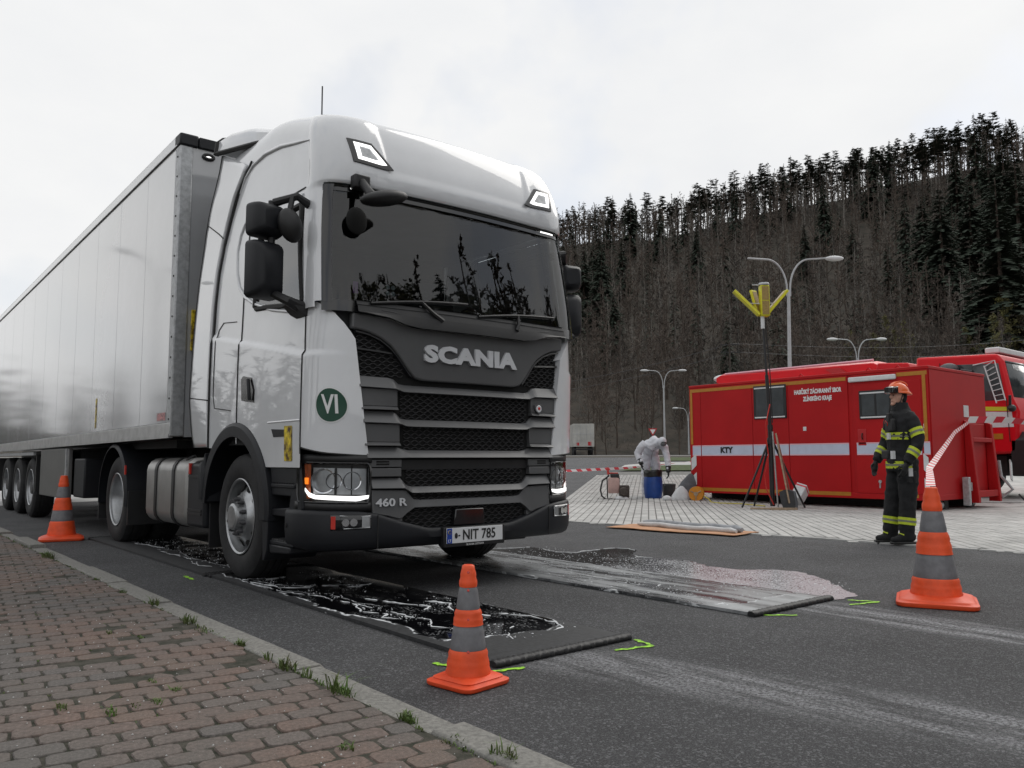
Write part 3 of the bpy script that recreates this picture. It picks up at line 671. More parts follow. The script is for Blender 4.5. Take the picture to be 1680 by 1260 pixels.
def wiper(x0, x1, xp):
    w_ = MB(); z0 = 2.065
    pts = [(x, vis(x, 2.07+.012*i)[1]-.03, 2.06+.014*i+.045*math.sin(i/6*math.pi)*.3) for i, x in enumerate(np.linspace(x0, x1, 7))]
    w_.tube(pts, .011, 6); w_.tube([(xp, vis(xp, 2.0)[1]-.05, 1.985), (lerp(xp, pts[3][0], .5), pts[3][1]-.03, 2.035), pts[3]], [.02, .014, .010], 6)
    w_.build('wiper', MT['black'], truck)
wiper(-.88, -.05, -.30); wiper(.05, .88, .42)
def mini(pts, r, nm='cowl_rib'): m = MB(); m.tube(pts, r, 5); m.build(nm, MT['dark'], truck)
mini([(x, -1.545+.06*x*x, interp(abs(x), [0, .45, .55, .70, .95], [1.955, 1.955, 1.975, 2.01, 2.02])) for x in np.linspace(-.80, .80, 40)], .010)

# stickers behind the windscreen
m = MB(); m.box(-.965, -.925, -1.392, -1.389, 2.14, 2.225); m.build('vignette_sticker', MT['purple'], truck)
m = MB(); [m.ell((-.70+dx, -1.425, 2.165+dz), (.018, .003, .018), 10, 6) for dx, dz in ((0, .0), (.045, 0), (0, .045), (.045, .045))]; m.build('badge_sticker', mat('grey_sticker', (.35, .38, .40), .5, var=.3, scale=60), truck)

# interior: dash, seats, bunk wall, headliner, curtain
it = MB(); it.box(-1.1, 1.1, -1.36, -.95, 1.86, 2.03); it.box(-1.15, 1.15, .50, .56, 1.5, 3.3); it.box(-1.1, 1.1, -.05, .5, 1.1, 1.55); it.box(-1.1, 1.1, -1.18, .5, 2.96, 3.02)
it.build('dashboard', MT['int'], truck, bevel=.03)
for sx_ in (-.62, .62):
    st = MB(); st.box(sx_-.25, sx_+.25, -.55, -.02, 1.70, 1.86); st.box(sx_-.25, sx_+.25, -.08, .08, 1.8, 2.48); st.box(sx_-.14, sx_+.14, -.05, .05, 2.50, 2.68); st.build('seat', MT['int'], truck, bevel=.05, seg=3)
sw = MB(); sw.tube([(.62+.22*math.cos(a), -.80+.10*math.sin(a), 2.10+.20*math.sin(a)) for a in np.linspace(0, 6.283, 24)[:-1]], .016, 6, closed=True); sw.build('steering_wheel', MT['black'], truck)
cu = MB(); cu.grid(lambda a, b: (-1.08+.02*math.sin(a*40), lerp(-1.05, -.72, a), lerp(2.1, 2.95, b)), 40, 2); cu.build('curtain', MT['curtain'], truck, solid=.006)

# ------------------------------------------------ front: grille, badge panel, bumper, headlights
def Yg(x): return -1.505 + .052*x*x
def hband(mb, xs_, top, bot, pt=0., pb=0., depth=.05, nz_=3):
    """raised band on the front, top/bot tables over |x|, proud at its upper and lower edge"""
    tx, tz = zip(*top); bx, bz = zip(*bot); rings = []
    for x in xs_:
        zt, zb = interp(abs(x), tx, tz), interp(abs(x), bx, bz); y = Yg(x)
        rings.append([(x, y+depth, zt), (x, y-pt, zt)] + [(x, y-lerp(pt, pb, q/nz_), lerp(zt, zb, q/nz_)) for q in range(1, nz_)] + [(x, y-pb, zb), (x, y+depth, zb)])
    mb.loft(rings, closed=True)
full = lambda w: np.unique(np.concatenate([np.linspace(-w, w, 41), [-.7, -.66, -.62, -.6, -.58, -.56, -.54, -.52, .52, .54, .56, .58, .6, .62, .66, .7]]))
rng = lambda a, b, n=8: np.linspace(a, b, n)
m = MB(); hband(m, full(.965), [(0, 1.935), (1, 1.935)], [(0, .45), (.55, .45), (.8, .5), (.97, .55)], -.05, -.05, .12); m.build('radiator_backing', MT['void'], truck)
bp_ = MB(); hband(bp_, np.unique(np.concatenate([np.linspace(-1.0, 1.0, 61)])), [(0, 1.918), (.50, 1.918), (.56, 1.925), (.69, 1.965), (1.01, 1.99)], [(0, 1.535), (.44, 1.535), (.50, 1.55), (.55, 1.60), (.64, 1.715), (.70, 1.775), (.78, 1.825), (.88, 1.86), (1.01, 1.88)], .008, .0, .05, 8)
badge = bp_.build('badge_panel', MT['grey'], truck, bevel=.012, angle=40)
text('lettering', 'SCANIA', .2, MT['silver'], badge, frameM((0, Yg(0)-.012, 1.738), (1, 0, 0), (0, 0, 1)), .012, 1.25, .0112, 1.05)
lt = bpy.data.objects['lettering']; xs_ = [v.co.x for v in lt.data.vertices]; k_ = .885/(max(xs_)-min(xs_)); zs_ = [v.co.z for v in lt.data.vertices]; kz = .133/(max(zs_)-min(zs_))
for v in lt.data.vertices: v.co.x *= k_; v.co.z = 1.738+(v.co.z-(max(zs_)+min(zs_))/2)*kz; v.co.y += .052*v.co.x**2
lb = MB(); lb.grid(lambda a, b: (lerp(-.46, .46, a), Yg(lerp(-.46, .46, a))-.0045, lerp(1.66, 1.815, b)), 2, 1)
lips = MB()
for nm, ptop, pbot in (('upper', None, None),):
    pass
def bandobj(name, xs_, top, bot, pt, pb, m='grey', depth=.05, bevel=.005):
    q = MB(); hband(q, xs_, top, bot, pt, pb, depth); return q.build(name, MT[m], truck, bevel=bevel, angle=30)
# the three stepped cross bars
bandobj('grille_bar', full(.94), [(0, 1.497), (.57, 1.497), (.62, 1.505), (.67, 1.545), (.95, 1.552)], [(0, 1.442), (.55, 1.442), (.60, 1.444), (.66, 1.462), (.95, 1.468)], -.035, .014)
bandobj('grille_bar', full(.905), [(0, 1.248), (.55, 1.248), (.60, 1.256), (.65, 1.303), (.92, 1.305)], [(0, 1.194), (.52, 1.194), (.57, 1.196), (.63, 1.214), (.92, 1.218)], -.035, .014)
bandobj('grille_bar', full(.875), [(0, 1.026), (.53, 1.026), (.58, 1.034), (.63, 1.050), (.89, 1.052)], [(0, .970), (.50, .970), (.55, .970), (.62, .968), (.89, .968)], -.035, .014)
bandobj('grille_bar', full(.835), [(0, .764), (.50, .764), (.55, .775), (.60, .828), (.85, .832)], [(0, .716), (.47, .716), (.52, .718), (.58, .752), (.85, .756)], -.03, .012)
for s_ in (-1, 1):
    for z1, z0, x0, x1 in ((1.462, 1.338, .635, .922), (1.212, 1.083, .615, .892)):
        bandobj('side_block', rng(s_*x0, s_*x1), [(0, z1), (1, z1)], [(0, z0), (1, z0)], -.016, -.012, bevel=.003)
        bandobj('side_ridge', rng(s_*(x0+.0), s_*(x1-.002)), [(0, z0-.001), (1, z0-.001)], [(0, z0-.026), (1, z0-.026)], -.014, .012, bevel=.003)
    b_ = bandobj('side_block', rng(s_*.60, s_*.862), [(0, .958), (1, .958)], [(0, .905), (1, .905)], -.008, -.008, bevel=.003)
    sl = MB(); [hband(sl, rng(s_*.70, s_*.80, 3), [(0, z+.006), (1, z+.006)], [(0, z-.006), (1, z-.006)], -.006, -.006, .01) for z in (.943, .925)]; sl.build('slot', MT['void'], b_, split=True)
    bandobj('side_block', rng(s_*.605, s_*.85), [(0, .897), (1, .897)], [(0, .838), (1, .838)], -.004, 0, bevel=.004)
# lower fascia
fasc = bandobj('lower_fascia', full(.83), [(0, .668), (.46, .668), (.50, .675), (.56, .738), (.86, .748)], [(0, .612), (.50, .612), (.56, .575), (.61, .535), (.70, .56), (.83, .585)], -.012, .006)
text('model_lettering', '460 R', .075, MT['silver'], fasc, frameM((-.69, Yg(.69)-.010, .655), (1, -.07, 0), (0, 0, 1)), .004, 1.35, .0016)
for s_ in (-1, 1): bandobj('lower_corner_block', rng(s_*.585, s_*.76), [(.58, .548), (.64, .553), (.72, .553), (.77, .573)], [(.58, .50), (.62, .505), (.76, .555)], -.018, -.014, bevel=.004)
# thin lit lips
for z, w_ in ((1.528, .50), ): pass
# honeycomb in the openings
hm = MB()
def honey(x0, x1, z0, z1, proud=-.035, px=.034, pz=.0215):
    nz_ = int((z1-z0)/pz)
    for j in range(nz_+1):
        z = z0+(z1-z0)*j/max(1, nz_); n = int((x1-x0)/px*2); pts = []
        for i in range(n+1):
            x = lerp(x0, x1, i/n); ph = (i + j*2) % 4; pts.append((x, Yg(x)-proud, z + (.006 if ph in (1, 2) else -.006)))
        k = len(hm.v); t_ = .0028
        hm.v += [(p[0], p[1]+dy, p[2]+dz) for p in pts for dy, dz in ((0, -t_), (0, t_), (.02, t_))]
        for i in range(n): hm.f += [(k+3*i, k+3*i+3, k+3*i+4, k+3*i+1), (k+3*i+1, k+3*i+4, k+3*i+5, k+3*i+2)]
honey(-.60, .60, 1.26, 1.44); honey(-.57, .57, 1.04, 1.19); honey(-.55, .55, .775, .875); honey(-.50, .50, .675, .71); honey(-.55, .55, .475, .60)
honey(-.95, -.58, 1.56, 1.71); honey(-.95, -.74, 1.735, 1.85); honey(.58, .95, 1.56, 1.71); honey(.74, .95, 1.735, 1.85)
hm.build('grille_mesh', MT['mesh'], truck, angle=0, recalc=False)
for s_ in (-1, 1):
    bandobj('vent_bar', rng(s_*.68, s_*.955), [(.6, 1.722), (.97, 1.748)], [(.6, 1.708), (.97, 1.734)], -.02, -.012, 'black', bevel=0)
    bandobj('vent_lip', np.linspace(s_*.53, s_*.965, 20), [(0, 1.535), (.44, 1.530), (.50, 1.545), (.55, 1.595), (.64, 1.708), (.70, 1.768), (.78, 1.818), (.88, 1.853), (1.01, 1.872)], [(0, 1.52), (.50, 1.530), (.55, 1.575), (.64, 1.690), (.70, 1.752), (.78, 1.804), (.88, 1.840), (1.01, 1.858)], -.012, -.006, 'black', bevel=0)
bandobj('shutter_strip', full(.60), [(0, .955), (1, .955)], [(0, .885), (1, .885)], -.03, -.03, 'black', bevel=0)
cb = MB(); cb.prism([(-.15, .59), (.115, .59), (.125, .468), (-.165, .468)], 'y', Yg(0)-.012, Yg(0)+.05); cb.build('radar_cover', MT['gloss'], truck, bevel=.008)
em = MB(); em.prism([(.665, 1.40), (.71, 1.412), (.755, 1.40), (.752, 1.36), (.71, 1.32), (.668, 1.36)], 'y', Yg(.7)-.006, Yg(.7)+.03); eo = em.build('emblem', MT['rimdark'], truck, bevel=.003)
m = MB(); m.lathe([(.028, -.01), (.030, 0), (.024, .004), (.018, .002)], 20, (.71, Yg(.7)-.006, 1.37), (0, -1, 0)); m.build('emblem_ring', MT['silver'], eo)
m = MB(); m.ell((.71, Yg(.7)-.008, 1.372), (.012, .006, .014), 10, 6); m.build('emblem_motif', MT['redlens'], eo)

# corner path for headlights and bumper
def bez(P, s): 
    a, b, c = [Vector(q) for q in P]; return a*(1-s)**2+b*2*s*(1-s)+c*s*s
HP = ((-1.238, -1.10), (-1.225, -1.415), (-.838, -1.468))
def hp(s, off=0.):
    p = bez(HP, s); t = (Vector(HP[1])-Vector(HP[0]))*(1-s) + (Vector(HP[2])-Vector(HP[1]))*s; n = Vector((t.y, -t.x)).normalized()
    if n.dot(Vector((-1, -1))) < 0: n = -n
    return p + n*off
def hpatch(s0, s1, z0, z1, off, nu_=16, nv_=4, z0b=None, z1b=None):
    q = MB(); z0b = z0 if z0b is None else z0b; z1b = z1 if z1b is None else z1b
    q.grid(lambda a, b: (lambda p: (p.x, p.y, lerp(lerp(z0, z0b, a), lerp(z1, z1b, a), b)))(hp(lerp(s0, s1, a), off)), nu_, nv_); return q
for s_ in (-1, 1):
    F = (lambda q: q) if s_ < 0 else (lambda q: q.flipx())
    root = F(hpatch(0, 1, .625, 1.0, -.035, 24, 4, .60, .985)).build('headlight', MT['black'], truck, angle=60)
    # housing rim
    rim = MB(); pts = [(lambda p: (p.x, p.y, z))(hp(s, -.005)) for s, z in [(s, .945-.012*s) for s in np.linspace(.08, .96, 12)] + [(.985, .9), (.985, .72)] + [(s, .672-.012*s) for s in np.linspace(.96, .08, 12)] + [(.05, .72), (.05, .90)]]
    rim.tube(pts, .012, 6, closed=True); F(rim).build('lamp_rim', MT['gloss'], root)
    top_ = hpatch(0, 1, .948, 1.0, .0, 24, 2, .935, .985); F(top_).build('lamp_brow', MT['black'], root, solid=.01)
    bt = hpatch(.0, 1, .615, .672, -.004, 24, 2, .60, .66); F(bt).build('lamp_base', MT['black'], root, solid=.01)
    F(hpatch(.07, .27, .69, .935, -.018, 6, 4)).build('turn_signal', MT['amber'], root)
    F(hpatch(.17, .24, .79, .835, -.012, 3, 3)).build('turn_bulb', MT['amberlit'], root)
    F(hpatch(.285, .965, .725, .905, -.034, 20, 6, .715, .895)).build('lamp_bezel', MT['rim'], root, angle=60)
    F(hpatch(.61, .64, .72, .90, -.006, 3, 4)).build('lamp_divider', MT['black'], root)
    for c_, rr_ in ((.42, .078), (.57, .05), (.80, .058)):
        b_ = hp(c_, -.10); d_ = hp(c_, 0)-b_; q = MB(); q.lathe([(.001, .0), (rr_*.35, .004), (rr_*.8, .03), (rr_, .075), (rr_*1.12, .078), (rr_*1.12, .06)], 20, (b_.x, b_.y, .812), (d_.x*.6, d_.y, 0), cap=False); F(q).build('reflector', MT['chrome'], root)
    q = MB(); 
    for c_ in np.linspace(.26, .95, 7): p = hp(c_, -.06); q.tube([(p.x, p.y, .715), (p.x+.01, p.y+.01, .90)], .01, 5)
    F(q).build('lamp_fins', MT['rimdark'], root, split=True)
    led = MB(); led.grid(lambda a, b: (lambda p: (p.x, p.y, lerp(interp(a, [0, .08, .2, .85, 1], [.745, .705, .690, .672, .690]), interp(a, [0, .08, .2, .85, 1], [.765, .735, .718, .706, .712]), b)))(hp(lerp(.21, .975, a), .001)), 24, 2); F(led).build('running_light', MT['led'], root, solid=.008)
    F(hpatch(.06, .98, .675, .94, .004, 20, 4, .665, .93)).build('lamp_glass', MT['lens'], root, angle=60)

# bumper
BT = lambda x: interp(abs(x), [0, .38, .60, .80, .92, 1.3], [.462, .462, .517, .582, .600, .615])
stn = [(x, Yg(x)-.022) for x in np.linspace(0, .86, 18)]
for s in np.linspace(.93, 0, 16): p = hp(s, .022); stn.append((-p.x, p.y))
for y in (-1.05, -1.0): stn.append((1.258, y))
def bring(x, y, k):
    # inward normal approx
    zt = BT(x); zb = .335 if k < 30 else .34; i0, i1 = max(0, k-1), min(len(stn)-1, k+1); t = Vector((stn[i1][0]-stn[i0][0], stn[i1][1]-stn[i0][1])).normalized(); n = Vector((t.y, -t.x))
    if n.y > 0 and abs(n.y) > .3: n = -n
    if n.x < 0 and abs(n.x) > .6: n = -n
    P_ = lambda o_, z: (x+n.x*o_, y+n.y*o_, z)
    return [P_(-.09, zt), P_(-.015, zt+.002), P_(-.002, zt-.008), P_(.004, zt-.03), P_(.006, lerp(zt, zb, .5)), P_(0, zb+.06), P_(-.02, zb+.015), P_(-.045, zb), P_(-.12, zb+.005)]
half = [bring(x, y, k) for k, (x, y) in enumerate(stn)]
rings = [[(-p[0], p[1], p[2]) for p in r] for r in reversed(half)] + half[1:]
m = MB(); m.loft(rings, closed=True); bum = m.build('bumper', MT['dark'], truck, angle=40)
sq = MB(); [sq.tube([(s_*.80, Yg(.80)-.027, .575), (s_*.803, Yg(.8)-.030, .46), (s_*.80, Yg(.8)-.024, .345)], .004, 5) for s_ in (-1, 1)]; sq.build('bumper_seam', MT['seam'], bum, split=True)
for s_ in (-1, 1):
    F = (lambda q: q) if s_ < 0 else (lambda q: q.flipx())
    fo = F(hpatch(.58, .985, .478, .582, .0285, 12, 3, .485, .575)).build('fog_lamp', MT['gloss'], bum, angle=60, solid=.006)
    F(hpatch(.585, .635, .487, .573, .033, 4, 3)).build('side_reflector', MT['redlens'], fo)
    F(hpatch(.90, .975, .49, .57, .033, 4, 3)).build('fog_bezel', MT['rim'], fo)
    for c_ in (.74, .82):
        p = hp(c_, .032); q = MB(); q.lathe([(.004, -.005), (.022, 0), (.026, .004)], 14, (p.x, p.y, .53), (-.3, -1, 0)); F(q).build('fog_bulb', MT['chrome'], fo)
    q = MB(); q.tube([(lambda p: (p.x, p.y, z))(hp(s, .033)) for s, z in ((.68, .575), (.97, .568), (.975, .492), (.72, .488))], .005, 5, closed=True); F(q).build('fog_rim', MT['rim'], fo)
hs = MB(); hs.lathe([(.014, 0), (.018, .004), (.012, .006)], 12, (-1.262, -1.03, .50), (-1, 0, 0)); hs.build('tow_cap', MT['void'], bum)
# number plate
yp = Yg(0)-.055
m = MB(); m.box(-.285, .285, yp+.004, yp+.05, .315, .462); ph = m.build('plate_holder', MT['black'], truck, bevel=.006)
m = MB(); m.box(-.262, .262, yp-.001, yp+.006, .343, .455); pl_ = m.build('number_plate', MT['plate'], ph, bevel=.003)
m = MB(); m.box(-.260, -.215, yp-.003, yp, .345, .453); m.build('euro_band', MT['blue'], pl_)
text('plate_text', 'NIT 785', .105, MT['ink'], pl_, frameM((.035, yp-.004, .398), (1, 0, 0), (0, 0, 1)), .001, .88, .0014, 1.0)
text('country_text', 'LT', .030, MT['white_ink'], pl_, frameM((-.2375, yp-.004, .362), (1, 0, 0), (0, 0, 1)), .001, .9)
m = MB(); m.tube([(-.2375+.013*math.cos(a), yp-.004, .425+.013*math.sin(a)) for a in np.linspace(0, 6.283, 13)[:-1]], .0022, 4, closed=True); m.build('star_ring', MT['yellow'], pl_)
m = MB(); m.ell((-.178, yp-.003, .398), (.014, .002, .022), 8, 6); m.ell((-.150, yp-.003, .398), (.010, .002, .006), 8, 6); m.build('plate_seal', MT['ink'], pl_)
text('dealer_text', 'SCANIA LIETUVA', .018, MT['white_ink'], ph, frameM((0, yp+.003, .328), (1, 0, 0), (0, 0, 1)), .001, 1.2)

# VI disc on the corner panel, stickers low on the door
def on_corner(dx, dz, off):  # arc-length approx around s=.62
    return corner_pt(.60+dx/.52, 1.335+dz, off)
m = MB(); n = 40; m.add([on_corner(.1235*math.cos(6.2832*i/n), .1235*math.sin(6.2832*i/n), .003) for i in range(n)] + [on_corner(0, 0, .003)], [(i, (i+1) % n, n) for i in range(n)]); vi = m.build('emission_disc', MT['white_ink'], truck)
m = MB(); m.add([on_corner(.115*math.cos(6.2832*i/n), .115*math.sin(6.2832*i/n), .005) for i in range(n)] + [on_corner(0, 0, .005)], [(i, (i+1) % n, n) for i in range(n)]); m.build('disc_field', MT['green'], vi)
t_ = text('disc_numeral', 'VI', .185, MT['white_ink'], vi, Matrix.Identity(4), .0, .82, .004)
for v in t_.data.vertices: v.co = Vector(on_corner(v.co.x, v.co.y*.98, .0075))
m = MB(); X = lambda y, z, o_=.004: (lambda q: (q[0]-o_, q[1], q[2]))(side(y, z))
m.grid(lambda a, b: X(lerp(-.95, -1.08, a), lerp(.95, 1.20, b)), 4, 6); m.build('yellow_sticker', MT['yellow'], truck)
m = MB(); m.add([X(-.72, 1.185, .003), X(-.95, 1.175, .003), X(-.96, 1.125, .003), X(-.76, 1.125, .003)], [(0, 1, 2, 3)]); m.build('side_marker', MT['dark'], truck)
m = MB(); m.tube([X(y, interp(y, [-1.2, -.65], [1.235, 1.235]), -.002) for y in np.linspace(-1.2, -.65, 10)], .008, 6); m.build('sill_ridge', MT['white'], truck)

# ------------------------------------------------ sun visor rail, mirrors
for s_ in (-1, 1):
    F = (lambda q: q) if s_ < 0 else (lambda q: q.flipx())
    ar = MB(); ar.tube([(-1.17, -1.13, 2.79), (-1.30, -1.17, 2.83), (-1.42, -1.05, 2.79)], [.035, .03, .03], 8); ar.tube([(-1.24, -1.17, 2.03), (-1.36, -1.2, 2.06), (-1.43, -1.07, 2.13)], [.05, .035, .03], 8); ar.tube([(-1.43, -1.04, 2.1), (-1.43, -1.04, 2.8)], .028, 8)
    ar.prism([(-1.18, 2.06), (-1.34, 2.05), (-1.28, 1.99), (-1.22, 1.965)], 'y', -1.22, -1.05)
    mo = F(ar).build('mirror_arm', MT['black'], truck)
    def housing(x0, x1, z0, z1, y0, d):
        q = MB(); rings_ = []
        for t in np.linspace(0, 1, 6):
            k = [1, 1, .985, .95, .86, .62][int(round(t*5))]; cx, cz = (x0+x1)/2, (z0+z1)/2; hw, hh = (x1-x0)/2*k, (z1-z0)/2*k; r_ = .035
            ring = []
            for qx, qz, a0 in ((1, 1, 0), (-1, 1, 90), (-1, -1, 180), (1, -1, 270)):
                for da in (0, 30, 60, 90): a = R(a0+da); ring.append((cx+qx*(hw-r_)+r_*math.cos(a), y0-d*t, cz+qz*(hh-r_)+r_*math.sin(a)))
            rings_.append(ring)
        q.loft(rings_); return q
    rotm = Matrix.Translation((-1.44, -1.03, 0)) @ Matrix.Rotation(R(12), 4, 'Z') @ Matrix.Translation((1.44, 1.03, 0))
    for nm, zz0, zz1 in (('wide_mirror', 2.53, 2.77), ('main_mirror', 2.09, 2.50)):
        h_ = F(housing(-1.595, -1.355, zz0, zz1, -.97, .17).xf(rotm)).build(nm, MT['dark'], mo, angle=40)
        q = MB(); q.box(-1.575, -1.375, -.972, -.966, zz0+.02, zz1-.02); F(q.xf(rotm)).build('mirror_face', MT['mirror'], h_)
    # kerb mirror above the door
    if s_ < 0:
        q = MB(); q.ell((-1.36, -1.20, 2.60), (.085, .07, .125), 16, 10, Matrix.Rotation(R(-20), 3, 'Y')); q.tube([(-1.36, -1.18, 2.70), (-1.33, -1.16, 2.82)], .02, 6); q.build('kerb_mirror', MT['black'], truck)
        # front mirror hanging off the visor
        fy = -1.46
        q = MB(); q.box(-.985, -.86, fy+.02, fy+.10, 2.90, 3.0); q.tube([(-.925, fy+.04, 2.95), (-.925, fy-.06, 2.86), (-.93, fy-.13, 2.80)], [.035, .032, .04], 8)
        q.ell((-.86, fy-.17, 2.79), (.19, .11, .055), 20, 10, Matrix.Rotation(R(-14), 3, 'Y')); q.build('front_mirror', MT['black'], truck, angle=50, bevel=.01)
        q = MB(); q.ell((-.965, fy+.03, 2.655), (.085, .03, .10), 16, 10); q.build('mirror_reflection', MT['void'], truck)  # dark oval stands in for the front mirror's reflection in the windscreen

# ------------------------------------------------ wheels, arches, steps, tanks, chassis
TY = [(.300, -.13), (.33, -.150), (.40, -.158), (.455, -.150), (.488, -.128), (.500, -.10), (.504, -.062), (.494, -.060), (.494, -.050), (.505, -.048), (.507, -.006), (.496, -.005), (.496, .005), (.507, .006), (.505, .048), (.494, .050), (.494, .060), (.504, .062), (.500, .10), (.488, .128), (.455, .150), (.40, .158), (.33, .150), (.300, .13)]
def wheel(parent, x, y, kind, s_, name='wheel', z=.507):
    """axle along x, outer side toward s_"""
    t = MB(); t.lathe(TY, 56, (x, y, z), (s_, 0, 0), cap=False); to = t.build(name, MT['rubber'], parent, angle=30)
    r = MB(); bead = [(.300, .13), (.305, .146), (.298, .150), (.286, .140), (.283, .10), (.262, .06), (.262, -.12), (.30, -.13)]
    r.lathe(bead, 48, (x, y, z), (s_, 0, 0), cap=False); ro = r.build('rim', MT['rim'], to, angle=35)
    if kind == 'front':
        d = MB(); d.lathe([(.262, .02), (.255, .055), (.225, .085), (.20, .105), (.175, .125), (.165, .150), (.10, .150)], 40, (x, y, z), (s_, 0, 0), cap=False); d.build('wheel_disc', MT['rim'], ro, angle=40)
        d = MB(); d.lathe([(.262, -.05), (.18, -.03), (.02, -.03)], 32, (x, y, z), (s_, 0, 0), cap=True); d.build('wheel_well', MT['rimdark'], ro)
        h = MB()
        for k in range(10):
            a = 6.2832*k/10; h.lathe([(.036, .0), (.034, .010), (.012, .012)], 12, (x+s_*.088, y+.228*math.cos(a), z+.228*math.sin(a)), (s_*.8, .55*math.cos(a), .55*math.sin(a)))
        h.build('hand_hole', MT['void'], ro, split=True)
        nn = MB()
        for k in range(10):
            a = 6.2832*(k+.5)/10; nn.lathe([(.017, .148), (.017, .175), (.011, .192), (.011, .198)], 8, (x, y+.137*math.cos(a), z+.137*math.sin(a)), (s_, 0, 0))
        nn.build('wheel_nut', MT['rimdark'], ro, split=True)
        c = MB(); c.lathe([(.115, .14), (.115, .165), (.105, .205), (.085, .215), (.0, .217)], 32, (x, y, z), (s_, 0, 0), cap=False); c.build('hub_cap', MT['rim'], ro, angle=25)
    elif kind == 'drive':
        d = MB(); d.lathe([(.283, .12), (.262, .05), (.25, -.04), (.235, -.075), (.12, -.085), (.11, -.02), (.10, .0), (.0, .0)], 48, (x, y, z), (s_, 0, 0), cap=False); d.build('wheel_disc', MT['rim'], ro, angle=30)
        nn = MB()
        for k in range(10):
            a = 6.2832*(k+.5)/10; nn.lathe([(.017, -.085), (.017, -.05), (.011, -.04)], 8, (x, y+.167*math.cos(a), z+.167*math.sin(a)), (s_, 0, 0))
        nn.build('wheel_nut', MT['rimdark'], ro, split=True)
    elif kind == 'trailer':
        d = MB(); d.lathe([(.262, .0), (.24, .04), (.20, .06), (.14, .065), (.12, .10), (.11, .13), (.0, .13)], 40, (x, y, z), (s_, 0, 0), cap=False); d.build('wheel_disc', MT['rimdark'], ro, angle=30)
        nn = MB()
        for k in range(10):
            a = 6.2832*k/10; nn.lathe([(.02, .05), (.02, .085)], 8, (x, y+.165*math.cos(a), z+.165*math.sin(a)), (s_, 0, 0)); nn.lathe([(.03, .03), (.028, .052)], 10, (x, y+.222*math.cos(a+.3), z+.222*math.sin(a+.3)), (s_, 0, 0))
        nn.build('wheel_nut', MT['galv'], ro, split=True)
    return to
for s_ in (-1, 1):
    wheel(truck, s_*1.055, 0, 'front', s_)
    wheel(truck, s_*1.065, 3.75, 'drive', s_); wheel(truck, s_*.735, 3.75, 'inner', s_)
